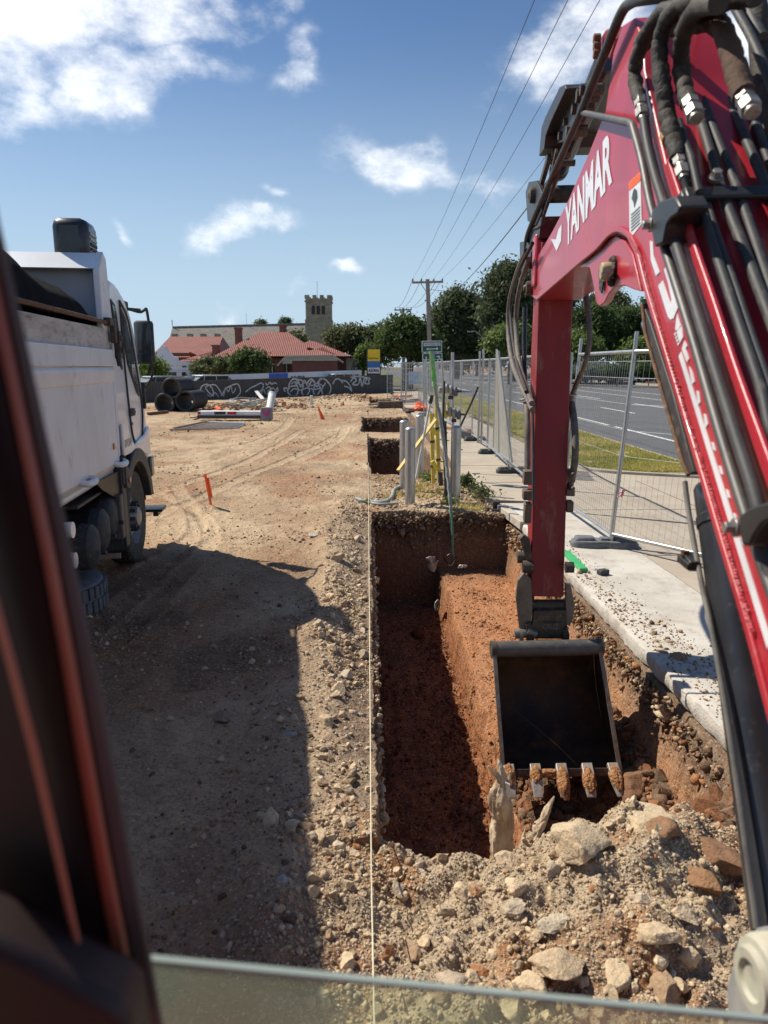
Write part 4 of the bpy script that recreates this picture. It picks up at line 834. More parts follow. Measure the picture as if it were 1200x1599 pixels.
mb = MB(); mb.tube([BP(1064, 205, -.03), BP(1080, 245, -.03), BP(1092, 300, -.03)], .011, 12); t_ = mb.build('steel_tube', M['tube'], ex, smooth=True); fitting(BP(1062, 205, -.03), BP(1070, 232, -.03), .016, t_)
# tube clamps
def clamp(poly, off, depth, bolt, boff):
    mb = MB(); mb.prism([BP(x, y, off) for x, y in poly], -BN*depth); c = mb.build('tube_clamp', M['black'], ex, bevel=.006)
    mb = MB(); a = BP(*bolt, boff); mb.cyl(a, a + BN*.010, .020, 18); mb.cyl(a + BN*.010, a+BN*.028, .013, 6); mb.build('clamp_bolt', M['fitting'], c, bevel=.0015); return c
clamp([(1017, 330), (1030, 314), (1054, 306), (1062, 322), (1058, 334), (1046, 342), (1040, 352), (1035, 380), (1022, 386), (1018, 366)], .065, .075, (1019, 351), .06)
def tclamp(p, d1, wd, th, bolt=None, b=0):
    """bar laid across the tubes on the boom's top face"""
    a = TP(*p, .052); mb = MB(); e = a - BN*.62
    mb.bar(a, e, wd, th, up=TN); mb.bar(a + BN*.0 - TN*.0, a + BN*.012 - TN*.055, wd, .014, up=BN); c = mb.build('tube_clamp', M['black'], ex, bevel=.006)
    if bolt:
        q = TP(*bolt, .058); mb = MB(); mb.cyl(q, q+TN*.012, .020, 18); mb.cyl(q+TN*.012, q+TN*.030, .014, 6); mb.build('clamp_bolt', M['fitting'], c, bevel=.0015)
tclamp((1070, 303), 0, .052, .018, (1116, 282))
clamp([(1153, 806), (1170, 792), (1215, 778), (1260, 772), (1260, 800), (1215, 806), (1190, 818), (1178, 834), (1170, 853), (1158, 852), (1154, 830)], .07, .09, (1153, 824), .05)

# boom cylinder under the boom
def CB(px, py): return BP(px, py, -.15)
bc = MB(); a = CB(1121, 758); b = CB(1213, 1400); ax = (b-a).normalized(); e = a + ax*1.5
bc.lathe([(.0, -.015), (.040, -.015), (.062, .0), (.067, .01), (.067, .095), (.071, .10), (.071, .125), (.067, .13), (.067, 1.5), (.0, 1.5)], a, ax, 40)
bcyl = bc.build('boom_cylinder', M['blackcyl'], ex, smooth=30)
mb = MB(); mb.cyl(CB(1016, 505), a, .036, 24); mb.build('cylinder_rod', mat('chrome_rod', (.5, .5, .5), rough=.15, metal=.9), bcyl)
mb = MB(); g0 = [BP(x, y, -.06) for x, y in [(1003, 474), (1014, 500), (1050, 612), (1083, 737), (1076, 742), (1066, 720), (1036, 620), (1008, 520)]]; mb.prism(g0, -BN*.18); mb.build('rod_guard', M['rust'] if False else mat('rod_guard_paint', (.03, .028, .026), (.05, .04, .035), 5, .6, dirt=(.22, .15, .10), dirtamt=.3), bcyl, bevel=.003)
mb = MB(); mb.tube([BP(x, y, -.055) for x, y in [(1003, 476), (1008, 520), (1036, 620), (1066, 722), (1075, 742)]], .006, 8); mb.build('guard_edge', M['rust'], bcyl)
mb = MB(); mb.tube(spline([BP(x, y, -.07) for x, y in [(1070, 752), (1076, 800), (1086, 858), (1098, 920), (1112, 985), (1128, 1075), (1146, 1190), (1166, 1330), (1182, 1450)]], 4), .0075, 10); mb.build('grease_pipe', mat('pipe_pale_steel', (.24, .23, .20), (.15, .14, .13), 12, .45, .5), bcyl)
mb = MB(); q = BP(1076, 878, -.06); mb.bar(q - BD*.05, q + BD*.045, .04, .022, up=UP); mb.bar(q - BD*.05+UP*.0, q + BD*.02 + UP*.012, .03, .03); mb.build('pipe_bracket', M['black'], bcyl, bevel=.004)
mb = MB(); q = BP(1070, 866, -.05); mb.ball(q, .013, 10); mb.cyl(q, q+UP*.012, .012, 6); mb.build('bracket_bolt', M['rust'], bcyl)
# pale dusty linkage at the foot of the boom
mb = MB(); c0 = BP(1196, 1530, .08); n0 = (BN - BD*.12).normalized()
mb.lathe([(.0, .02), (.030, .022), (.034, .03), (.050, .03), (.054, .018), (.066, .016), (.072, .004), (.074, -.06), (.0, -.06)], c0, n0, 36)
ft = mb.build('boom_foot_pin', mat('dusty_pale_paint', (.46, .44, .34), (.36, .35, .29), 14, .6, dirt=(.36, .2, .11), dirtamt=.2), ex)
mb = MB(); q = BP(1168, 1548, .06); mb.prism([BP(x, y, .05) for x, y in [(1166, 1470), (1180, 1448), (1230, 1440), (1240, 1640), (1146, 1640), (1136, 1590), (1134, 1540), (1142, 1510), (1158, 1492)]], -BN*.03); mb.build('boom_foot_plate', mat('dusty_grey_plate', (.22, .225, .23), (.28, .27, .26), 6, .6, dirt=(.36, .33, .27), dirtamt=.3), ex, bevel=.006)

# arm cylinder lying on top of the boom
def AC(px, py): return BP(px, py, -.15)
mb = MB(); a = AC(948, 95); b = AC(872, 268); mb.lathe([(0, 0), (.05, 0), (.062, .02), (.062, (b-a).length-.05), (.068, (b-a).length-.05), (.068, (b-a).length), (.0, (b-a).length)], a, (b-a).normalized(), 28); acl = mb.build('arm_cylinder', M['blackcyl'], ex)
mb = MB(); mb.cyl(b, AC(838, 345), .032, 20); mb.build('cylinder_rod', mat('chrome_rod_dusty', (.35, .34, .33), rough=.3, metal=.8), acl)
mb = MB(); mb.prism([BP(x, y, .02) for x, y in [(842, 244), (846, 198), (852, 182), (874, 136), (882, 132), (884, 138), (860, 190), (852, 212), (850, 232)]], -BN*.34); mb.prism([BP(x, y, -.05) for x, y in [(850, 232), (852, 210), (876, 140), (918, 132), (910, 160), (898, 190), (880, 222), (862, 226)]], -BN*.01); mb.build('cylinder_cover', M['black'], acl, bevel=.004)
mb = MB()
for (x, y, r) in [(900, 150, .035), (893, 170, .03), (884, 205, .032), (872, 212, .025), (862, 240, .028), (852, 252, .022), (868, 255, .02), (880, 190, .022), (906, 140, .028)]: mb = MB(); q = BP(x, y, -.03); mb.cyl(q, q - BN*.12, r, 10); mb.build('cylinder_fitting', M['hitch'], acl)
mb = MB(); mb.bar(BP(858, 245, -.02), BP(842, 300, -.02), .05, .03, up=BN); mb.build('link_bar', M['hitch'], acl, bevel=.003); mb = MB(); mb.bar(BP(870, 235, -.04), BP(858, 290, -.04), .03, .02, up=BN)
mb.build('link_bar', M['hitch'], acl, bevel=.003)
mb = MB(); q = BP(940, 60, .0); mb.prism([BP(x, y, -.01) for x, y in [(934, 86), (936, 62), (946, 46), (958, 42), (962, 60), (952, 92)]], -BN*.28); mb.build('cylinder_bracket', M['red_dark'], boom, bevel=.006)
mb = MB()
for y in (60, 72, 84): q = BP(938, y, .0); mb.cyl(q, q+BN*.03, .02, 6)
mb.build('bracket_bolt', M['rust'], boom, bevel=.002)

# arm (dipper)
def AP(x, z, t=0):       # local frame on the arm: x across (m), z height, t = along -BD (towards camera)
    yy = 5.03 + (z-.4)*.12; o = BO + BD*(yy/BD.y) ; return Vector((o.x, o.y, 0)) - BN*x + UP*z - BD*t
mb = MB(); W0, W1 = .02, .262
fr = [AP(W0, .44, .0), AP(W1, .44, .0)]
prof = [(.42, .0), (2.62, .0), (2.95, .10), (3.02, -.02), (2.98, -.22), (2.2, -.36), (1.2, -.33), (.50, -.22), (.42, -.15)]
mb.prism([AP(W0, z, t) for z, t in prof], -BN*(W1-W0)); arm = mb.build('arm', M['red_dark'], ex, bevel=.008)
mb = MB(); mb.prism([AP(-.02, z, t) for z, t in [(2.66, .06), (3.02, .05), (3.02, -.12), (2.66, -.12)]], -BN*.06); mb.build('arm_boss', M['red'], arm, bevel=.015)
mb = MB(); q = BP(831, 304, .03); mb.lathe([(0, .03), (.02, .03), (.035, .02), (.055, .015), (.06, 0), (.06, -.3), (0, -.3)], q, BN, 24); mb.build('arm_pin', M['hitch'], arm); mb = MB(); q = BP(825, 450, .03); mb.lathe([(0, .035), (.02, .035), (.028, .02), (.05, .015), (.052, 0), (.052, -.05), (0, -.05)], q, BN, 24); mb.build('arm_pin', M['hitch'], arm)
mb = MB(); mb.prism([BP(x, y, .01) for x, y in [(821, 300), (826, 284), (838, 282), (846, 300), (846, 330), (836, 352), (824, 345)]], -BN*.03); mb.prism([BP(x, y, .02) for x, y in [(812, 402), (812, 378), (822, 376), (830, 392), (826, 420), (814, 424)]], -BN*.04)
mb.prism([BP(x, y, .0) for x, y in [(826, 350), (846, 338), (842, 372), (828, 396), (820, 388)]], -BN*.25); mb.build('arm_bracket', M['black'], arm, bevel=.004)
for j, (xs, r, mm) in enumerate([([(822, 392), (808, 425), (796, 470), (794, 520), (800, 565), (812, 598), (824, 622), (832, 640)], .021, 'hose_grey'), ([(826, 405), (812, 450), (806, 500), (810, 560), (820, 600), (831, 630)], .020, 'hose_grey'),
                             ([(832, 380), (812, 420), (800, 460), (798, 500), (806, 560), (822, 612)], .013, 'hose')]):
    tube('hydraulic_hose', [BP(x, y, .03+.02*j) for x, y in xs], r, M[mm], ex)
tube('hydraulic_hose', [BP(x, y, -.33) for x, y in [(912, 440), (918, 480), (921, 530), (912, 572), (898, 606), (888, 640), (884, 690)]], .019, M['hose_grey'], ex)
tube('hydraulic_hose', [BP(x, y, -.30) for x, y in [(893, 630), (898, 670), (898, 720), (890, 760)]], .026, M['hose_grey'], ex)
tube('steel_tube', [BP(x, y, .03) for x, y in [(822, 628), (824, 660), (824, 700), (824, 745)]], .022, M['hose_grey'], ex)
tube('steel_tube', [BP(x, y, .0) for x, y in [(820, 480), (819, 560), (822, 640)]], .020, M['black'], ex)
tube('steel_tube', [BP(x, y, .02) for x, y in [(832, 640), (833, 720), (833, 790)]], .010, M['tube'], ex)
mb = MB()

mb.tube([BP(822, 622, .03) + Vector((math.cos(t)*.045, math.sin(t)*.04, .01*math.cos(t))) for t in [i/16*6.283 for i in range(16)]], .008, 8, closed=True); mb.build('hose_clip', M['fitting'], arm, smooth=True)
mb = MB(); q = BP(891, 617, -.29); mb.tube([q + Vector((math.cos(t)*.045, math.sin(t)*.04, 0)) for t in [i/16*6.283 for i in range(16)]], .007, 8, closed=True); mb.build('hose_clip', M['fitting'], arm, smooth=True)
mb = MB()
for (x, y, wd, hh) in [(825, 745, .07, .10), (825, 772, .075, .07), (824, 800, .05, .14)]: q = BP(x, y, .04); mb.box(q, (wd, .10, hh), rz=-TH)
mb.build('valve_block', M['rust'] if False else mat('dusty_valve_metal', (.17, .12, .09), (.10, .08, .06), 12, .7, .2, bump=.2), arm, bevel=.006)
mb = MB()
for (x, y, wd, hh) in [(890, 742, .07, .09), (890, 768, .06, .05), (889, 790, .05, .08)]: q = BP(x, y, -.29); mb.box(q, (wd, .10, hh), rz=-TH)
for (x, y) in [(893, 738), (893, 760)]: q = BP(x, y, -.29); mb.cyl(q, q - BD*.08, .014, 6)
mb.build('valve_block', mat('dusty_valve_metal2', (.17, .12, .09), (.10, .08, .06), 12, .7, .2, bump=.2), arm, bevel=.006)
text_mesh('HYDRAULIC', AP(.018, 1.55, -.02), AP(.018, 2.15, -.02), AP(.018, 1.55, -.05), M['white_decal'], 'lettering', arm, th=.001, n=BN) if False else None
# links and hitch at the foot of the arm
def XZ(px, py, t=0.0):     # point on the plane of the arm's front face, t closer to camera
    o = AP(0, .4, t); return PP(px, py, o, BD)
mb = MB()
for s, x0 in ((1, 822), (-1, 884)):
    mb.prism([XZ(x, y, .02) for x, y in ([(812, 985), (806, 935), (808, 908), (818, 895), (830, 905), (832, 950), (829, 975), (824, 998)] if s > 0 else [(884, 912), (892, 915), (898, 945), (896, 965), (890, 978), (884, 975)])], BD*.05)
mb.build('tipping_link', M['hitch'] if False else mat('link_pale_steel', (.20, .17, .135), (.12, .10, .08), 8, .55, .3, bump=.2, dirt=(.40, .30, .2), dirtamt=.35), arm, bevel=.005)
for p_, q_, r_ in ((XZ(816, 885, -.05), XZ(816, 885, -.05) - BN*.08, .05), (XZ(830, 945, -.06), XZ(892, 945, -.06), .045), (XZ(883, 886, .03), XZ(896, 886, .03), .04), (XZ(808, 870, -.1), XZ(835, 870, -.1), .045)): mb = MB(); mb.cyl(p_, q_, r_, 20); mb.build('link_pin', M['hitch'], arm)
# dark inner links left of the arm
mb = MB(); mb.prism([XZ(x, y, -.04) for x, y in [(812, 842), (818, 835), (828, 842), (836, 900), (834, 960), (826, 955), (824, 880)]], BD*.06); mb.build('tipping_link', M['hitch'], arm, bevel=.005)
qh = MB(); qh.prism([XZ(x, y, .03) for x, y in [(834, 954), (884, 953), (886, 972), (882, 985), (878, 998), (834, 998), (828, 985), (832, 970)]], BD*.2)
hitch = qh.build('quick_hitch', M['hitch'], ex, bevel=.006)
mb = MB(); mb.prism([XZ(x, y, .045) for x, y in [(841, 972), (877, 972), (874, 984), (846, 984)]], BD*.014); mb.build('nameplate', M['hitch'], hitch, bevel=.003)
text_mesh('CRUZ', XZ(848, 982, .046), XZ(872, 982, .046), XZ(848, 974, .046), mat('cast_letter', (.16, .14, .12), rough=.6, metal=.2), 'lettering', hitch, th=.004, n=-BD)
mb = MB()
for poly in ([(821, 975), (829, 972), (834, 985), (836, 1018), (828, 1022), (822, 1018), (824, 995)], [(880, 985), (887, 978), (890, 992), (888, 1015), (882, 1020), (878, 1012)]): mb = MB(); mb.prism([XZ(x, y, .05) for x, y in poly], BD*.06); mb.build('hitch_ear', M['hitch'], hitch, bevel=.004)
mb = MB(); mb.cyl(XZ(804, 990, .02), XZ(822, 988, .02), .038, 16); mb.cyl(XZ(812, 992, .02), XZ(817, 992, .02), .055, 12); mb.cyl(XZ(824, 985, .04), XZ(838, 990, .04), .03, 12); mb.build('hitch_pin', mat('pin_pale_steel', (.30, .28, .25), (.2, .18, .15), 8, .4, .6, dirt=(.4, .3, .2), dirtamt=.3), hitch)
mb = MB(); mb.bar(XZ(836, 1006, .03), XZ(880, 1006, .03), .05, .06); mb.build('hitch_bar', M['hitch'], hitch, bevel=.004)
# bucket
YT, YB = 4.80, 4.42
tl, tr, br_, bl = D(773, 1008, YT), D(934, 1004, YT), D(968, 1208, YB), D(788, 1210, YB)
ux = (tr-tl).normalized(); bk = thing('bucket_frame', None, None) if False else None
dn = ((bl+br_)/2 - (tl+tr)/2); dnl = dn.length; dnn = dn.normalized(); back = ux.cross(dnn).normalized()
if back.y < 0: back = -back
back = (back + ux*.17).normalized()
def BK(u, v, d):  # u 0..1 across, v 0..1 down the mouth, d metres deep
    L_ = tl.lerp(bl, v); R_ = tr.lerp(br_, v); return L_.lerp(R_, u) + back*d
cs = [(0.0, 0.0), (.0, .10), (.04, .24), (.14, .38), (.30, .47), (.50, .49), (.70, .42), (.86, .27), (.97, .08), (1.0, 0.0)]
cs = [(p.x, p.y) for p in spline([(a, b, 0) for a, b in cs], 3)]
mb = MB(); nC = len(cs)
inner = [BK(u, v, d) for u in (0, 1) for v, d in cs]; outer = []
for u in (0, 1):
    for i, (v, d) in enumerate(cs):
        a, b = cs[max(i-1, 0)], cs[min(i+1, nC-1)]; t = (BK(u, *b)-BK(u, *a)).normalized(); nrm = t.cross(ux).normalized()
        if nrm.dot(back) < 0 and v > .1 and v < .9: nrm = -nrm
        ctr = BK(u, .5, .15); 
        if nrm.dot(BK(u, v, d)-ctr) < 0: nrm = -nrm
        outer.append(BK(u, v, d) + nrm*.018)
mb.add(inner + outer, [(i, i+1, nC+i+1, nC+i) for i in range(nC-1)] + [(2*nC+i, 3*nC+i, 3*nC+i+1, 2*nC+i+1) for i in range(nC-1)] + [(0, nC, 3*nC, 2*nC), (nC-1, 3*nC-1, 4*nC-1, 2*nC-1)][:0] + [(0, 2*nC, 3*nC, nC), (nC-1, 2*nC-1, 4*nC-1, 3*nC-1)])
bucket = mb.build('bucket', M['bucket'], ex, smooth=40)
for u, sgn in ((0, -1), (1, 1)):
    mb = MB(); mb.prism([BK(u, v, d) for v, d in cs], ux*.018*sgn); mb.build('side_plate', M['bucket'], bucket, bevel=.002)
    mb = MB(); mb.bar(BK(u, -.01, -.006) + ux*.006*sgn, BK(u, 1.0, -.006) + ux*.006*sgn, .030, .022, up=back); mb.build('side_cutter', M['bucket_edge'], bucket, bevel=.003)
mb = MB(); c = BK(0, .03, .03); e = BK(1, .03, .03); mb.cyl(c - ux*.02, e + ux*.02, .058, 28); mb.build('top_tube', mat('bucket_tube_steel', (.085, .082, .08), (.13, .115, .10), 9, .5, .3, bump=.1, dirt=(.24, .18, .13), dirtamt=.35), bucket)
mb = MB(); mb.cyl(BK(0, .03, .03) - ux*.03, BK(0, .03, .03) + ux*.005, .064, 24); mb.build('tube_end_ring', M['hitch'], bucket); mb = MB(); mb.cyl(BK(1, .03, .03) + ux*.03, BK(1, .03, .03) - ux*.005, .064, 24); mb.build('tube_end_ring', M['hitch'], bucket)
mb = MB(); mb.bar(BK(0, .985, .0), BK(1, .985, .0), .05, .028, up=back); mb.build('cutting_edge', M['bucket'], bucket, bevel=.003)
for i, u in enumerate((.04, .27, .495, .72, .95)):
    b0 = BK(u, .98, -.012) ; tdir = (dnn*.86 - back*.50).normalized(); tw = .048; sd_ = ux
    if i == 4: tdir = (tdir + ux*.12).normalized()
    vs = []
    for k, (l, w_, h_) in enumerate([(-.05, .036, .030), (.03, .038, .034), (.09, .035, .026), (.15, .032, .013), (.18, .030, .005)]):
        c = b0 + tdir*l; nn = sd_.cross(tdir).normalized(); 
        for a_, b_ in ((-1, -1), (1, -1), (1, 1), (-1, 1)): vs.append(c + sd_*a_*w_ + nn*b_*h_)
    mb = MB(); mb.add(vs, [(k*4+j, k*4+(j+1) % 4, k*4+4+(j+1) % 4, k*4+4+j) for k in range(4) for j in range(4)] + [(3, 2, 1, 0), (16, 17, 18, 19)])
    th_ = mb.build('bucket_tooth', M['tooth'], bucket, bevel=.004)
    # caked clay over each tooth
    V, Fa = ico(4); V = V*(1+.34*fbm(V[:, 0]*2.4+i*5, V[:, 1]*2.4, V[:, 2]*2.4+4, o=5, s=200+i, g=.65)[:, None]); ln = [.085, .07, .12, .10, .095][i]; ce = [.02, .02, .07, .055, .05][i]
    nn = sd_.cross(tdir).normalized(); B = np.array([sd_[:], tdir[:], nn[:]]); P = (V*np.array((.043, ln, .042)))@B + np.array((b0 + tdir*ce - back*.012)[:])
    npmesh('caked_clay', P, Fa, M['claydirt'], th_, 50)
V, Fa = ico(4); V = V*(1+.3*fbm(V[:, 0]*2, V[:, 1]*2, V[:, 2]*2+4, o=4, s=230)[:, None]); P = V*np.array((.10, .03, .03)) + np.array(BK(.38, .99, -.02)[:]); npmesh('caked_clay', P, Fa, M['claydirt'], bucket, 50)

# cab: front left pillar, sill and the lower pane
def pillar(name, L0, L1, m_, yb=.50, yt=.56, th=.03, parent=ex, sm=30, bev=.004):
    """strip between two pixel-traced edges; L0/L1 = [(px,py),...] left and right edges, at the pillar's own distance"""
    def P(q, o): t = (q[1]-330)/1200; Y = yt+(yb-yt)*t + o; return D(q[0], q[1], Y)
    mb = MB(); n = len(L0); vs = []
    for o in (0, th):
        for q in L0: vs.append(P(q, o))
        for q in L1: vs.append(P(q, o))
    fs = []
    for i in range(n-1):
        fs += [(i, i+1, n+i+1, n+i), (2*n+i, 3*n+i, 3*n+i+1, 2*n+i+1), (i, 2*n+i, 2*n+i+1, i+1), (n+i, n+i+1, 3*n+i+1, 3*n+i)]
    fs += [(0, n, 3*n, 2*n), (n-1, 3*n-1, 4*n-1, 2*n-1)]
    mb.add(vs, fs); return mb.build(name, m_, parent, smooth=sm, bevel=bev)
re = [(-60, 40), (0, 345), (38, 515), (82, 715), (118, 880), (148, 1030), (175, 1170), (205, 1330), (236, 1490), (262, 1640)]
def shift(L, d): return [(x-dx, y) for (x, y), dx in zip(L, d)]
r1 = shift(re, [22, 22, 24, 26, 28, 30, 32, 34, 34, 34]); r2 = shift(re, [42, 42, 44, 48, 50, 52, 56, 58, 60, 60]); r3 = shift(re, [300]*10)
pil = pillar('cab_pillar', r2, r1, M['cabred'], .50, .56, .05)
pillar('pillar_seal', r1, re, M['rubber'], .505, .565, .035, pil)
pillar('pillar_lining', r3, r2, M['cabblack'], .515, .575, .04, pil)
q0 = shift(re, [205, 190, 175, 165, 150, 140, 130, 122, 118, 110]); q1 = shift(q0, [-22, -22, -20, -18, -16, -16, -16, -14, -12, -12]); pillar('inner_trim', q0, q1, M['cabred'], .47, .53, .03, pil)
mb = MB(); mb.prism([D(x, y, .44) for x, y in [(-160, 1440), (-20, 1470), (60, 1510), (120, 1545), (175, 1572), (200, 1600), (215, 1700), (-160, 1700)]], Vector((0, .05, 0))); mb.build('cab_sill', M['cabblack'], ex, bevel=.01)
# dark shell of the cab behind the pillar: keeps the inside of the cab dark
mb = MB(); mb.box((-.05, -.55, 2.62), (1.2, .95, .05)); mb.build('cab_roof', M['cabblack'], ex); mb = MB(); mb.box((-.05, -1.0, 1.5), (1.2, .05, 2.2)); mb.build('cab_back', M['cabblack'], ex)
mb = MB(); g0 = [D(175, 1494, .56), D(1290, 1602, .62), D(1290, 1760, .60), D(175, 1760, .54)]; gn = (g0[1]-g0[0]).cross(g0[3]-g0[0]).normalized()*.005; mb.prism(g0, gn); gl = mb.build('windscreen', M['cabglass'], ex)
mb = MB(); mb.bar(g0[0] + UP*.0015, g0[1] + UP*.0015, .0075, .0045); mb.build('glass_edge', mat('glass_edge', (.34, .40, .36), rough=.25, coat=.5), gl, bevel=.001)
# house and tracks, low and behind the camera: they carry the machine and cast its shade
mb = MB(); mb.box((.35, -1.35, 1.15), (2.0, 1.9, .9)); mb.build('engine_house', M['red'], ex, bevel=.08); mb = MB(); mb.box((.3, -.9, .62), (2.1, 1.6, .12)); mb.build('turntable', M['black'], ex, bevel=.02)
for sx_ in (-.62, 1.22):
    mb = MB(); mb.prism([(sx_-.2, .55, .25), (sx_-.2, .45, .50), (sx_-.2, .2, .58), (sx_-.2, -1.9, .58), (sx_-.2, -2.2, .42), (sx_-.2, -2.2, .16), (sx_-.2, -2.0, .02), (sx_-.2, .2, .02), (sx_-.2, .45, .08)], (.4, 0, 0)); mb.build('track', M['tyre'], ex, bevel=.03)

# ================================================================== TIPPER TRUCK
XR = -2.5; XLt = -4.95
tr_ = thing('tipper_truck', 'white tipper truck with black tarped load and black roof intake, parked along the left', 'truck', (-2.5, 7.0, 0))
# cab shell: side profile (y, z), extruded across
cabp = [(7.05, 1.28), (7.02, 2.50), (7.04, 2.80), (7.12, 2.92), (7.45, 2.90), (7.75, 2.80), (7.98, 2.66), (8.12, 2.50), (8.30, 2.06), (8.42, 1.75), (8.48, 1.45), (8.50, 1.0), (8.48, .62), (8.28, .60), (8.25, .9), (8.12, 1.12), (7.9, 1.22), (7.4, 1.24)]
mb = MB(); mb.prism([(XR-.02, y, z) for y, z in cabp], (XLt-XR+.04, 0, 0)); cab = mb.build('cab', M['truckwhite'], tr_, bevel=.05)
def side(pts, th, x=XR-.02): return [(x, y, z) for y, z in pts], (th, 0, 0)
# rear quarter window + door window, with rubber surrounds
w1 = [(7.11, 2.70), (7.26, 2.66), (7.40, 2.20), (7.37, 2.08), (7.26, 2.14), (7.18, 2.38)]
w2 = [(7.50, 2.66), (7.70, 2.56), (7.86, 2.35), (8.10, 1.80), (7.99, 1.84), (7.66, 2.12), (7.58, 2.28)]
def scalep(P, k):
    cy = sum(p[0] for p in P)/len(P); cz = sum(p[1] for p in P)/len(P); return [(cy+(y-cy)*k, cz+(z-cz)*k) for y, z in P]
for i, w_ in enumerate((w1, w2)):
    mb = MB(); mb.prism(*side(scalep(w_, 1.08), .012)); fr_ = mb.build('window_seal', M['fblack'], cab, bevel=.004)
    mb = MB(); mb.prism(*side(scalep(w_, .95), .016)); mb.build('window', M['truckglass'], cab)
# door seam, drawn as a shallow black groove strip
dl = spline([(XR-.012, y, z) for y, z in [(7.47, 2.74), (7.49, 2.2), (7.55, 1.75), (7.62, 1.42), (7.72, 1.30)]], 4)
mb = MB(); mb.tube(dl, .012, 6); mb.tube(spline([(XR-.012, y, z) for y, z in [(7.47, 2.74), (7.75, 2.62), (7.92, 2.40), (8.22, 1.72), (8.20, 1.45), (8.1, 1.28)]], 4), .012, 6); mb.build('door_seam', M['fblack'], cab, smooth=True)
mb = MB(); mb.box((XR+.0, 7.66, 1.62), (.035, .16, .035)); mb.box((XR-.008, 7.66, 1.62), (.03, .22, .08)); mb.build('door_handle', M['fblack'], cab, bevel=.008)
mb = MB(); mb.cyl((XR-.03, 7.68, 1.50), (XR-.008, 7.68, 1.50), .015, 12); mb.build('door_lock', M['fitting'], cab)
# body crease and badge lettering
mb = MB(); mb.prism([(XR-.02, y, z) for y, z in [(7.08, 1.55), (7.3, 1.42), (7.62, 1.28), (8.2, 1.34), (8.44, 1.42), (8.44, 1.08), (8.2, 1.1), (7.9, 1.20), (7.08, 1.22)]], (.035, 0, 0)); mb.build('lower_panel', M['truckwhite'], cab, bevel=.03)
text_mesh('GW 25 40', (XR+.016, 7.12, 1.30), (XR+.016, 7.42, 1.30), (XR+.016, 7.12, 1.38), mat('badge_grey', (.25, .27, .30)), 'lettering', cab, th=.002, n=Vector((1, 0, 0)))
# wheel arch and mudguard
def arcpts(cy, cz, r, a0, a1, n): return [(cy + r*math.cos(R(a0+(a1-a0)*i/n)), cz + r*math.sin(R(a0+(a1-a0)*i/n))) for i in range(n+1)]
WY = 7.62
outer_ = arcpts(WY, .50, .74, 175, 12, 14); inner_ = arcpts(WY, .50, .60, 12, 175, 14)
mb = MB(); mb.prism([(XR-.04, y, z) for y, z in [(7.0, 1.25)] + arcpts(WY, .50, .74, 128, 12, 12) + [(8.42, .62)] + arcpts(WY, .50, .60, 12, 140, 12) + [(7.0, .92)]], (.075, 0, 0)); mg = mb.build('mudguard', M['plastic'], cab, bevel=.012)
mb = MB(); mb.prism([(XR-.75, y, z) for y, z in arcpts(WY, .50, .60, 195, 8, 16) + arcpts(WY, .50, .57, 8, 195, 16)], (.72, 0, 0)); mb.build('wheel_arch_liner', M['black'], cab)
mb = MB(); mb.box((XR+.042, 7.0+.12, .98), (.012, .07, .05)); mb.build('indicator', M['amber'], cab, bevel=.004)
mb = MB(); mb.box((XR+.02, 8.36, .95), (.05, .16, .24)); mb.build('side_lamp', M['mirrorglass'], cab, bevel=.02)
mb = MB(); mb.box((XR-.04, 8.36, .44), (.36, .30, .035)); mb.box((XR+.06, 8.36, .41), (.06, .26, .08)); mb.build('cab_step', M['black'], cab, bevel=.008)
mb = MB(); mb.box((XR-.27, 6.975, 1.09), (.58, .05, .28)); mb.build('mudguard_back', M['plastic'], mg, bevel=.01)
# corner flashers and roof lamp bracket
mb = MB(); mb.box((XR-.10, 7.98, 2.74), (.10, .16, .08)); mb.build('sun_visor_end', M['fblack'], cab, bevel=.01)
# mirror on arms
mir = MB(); mir.box((XR+.05, 8.30, 2.36), (.21, .10, .48)); mr_ = mir.build('mirror', M['fblack'], tr_, bevel=.035)
mb = MB(); mb.box((XR+.05, 8.246, 2.42), (.165, .012, .30)); mb.build('mirror_glass', M['mirrorglass'], mr_, bevel=.012); mb = MB(); mb.box((XR+.05, 8.246, 2.19), (.165, .012, .11)); mb.build('mirror_glass', M['mirrorglass'], mr_, bevel=.012)
mb = MB(); mb.tube(spline([(XR-.03, 8.05, 2.70), (XR+.05, 8.12, 2.68), (XR+.08, 8.2, 2.70), (XR+.10, 8.26, 2.72), (XR+.11, 8.29, 2.60)], 5), .016, 10); mb.build('mirror_arm', M['fblack'], mr_, smooth=True); mb = MB(); mb.tube(spline([(XR+.11, 8.3, 2.12), (XR+.11, 8.3, 2.0), (XR+.06, 8.3, 1.90), (XR+.0, 8.3, 1.84)], 5), .013, 10); mb.build('mirror_arm', M['fblack'], mr_, smooth=True); mb = MB(); mb.bar((XR-.05, 8.0, 2.70), (XR+.05, 8.12, 2.70), .05, .03); mb.build('mirror_bracket', M['fblack'], mr_); mb = MB(); mb.bar((XR-.01, 8.32, 1.92), (XR-.01, 8.32, 1.62), .05, .05); mb.build('mirror_bracket', M['fblack'], mr_, smooth=True)
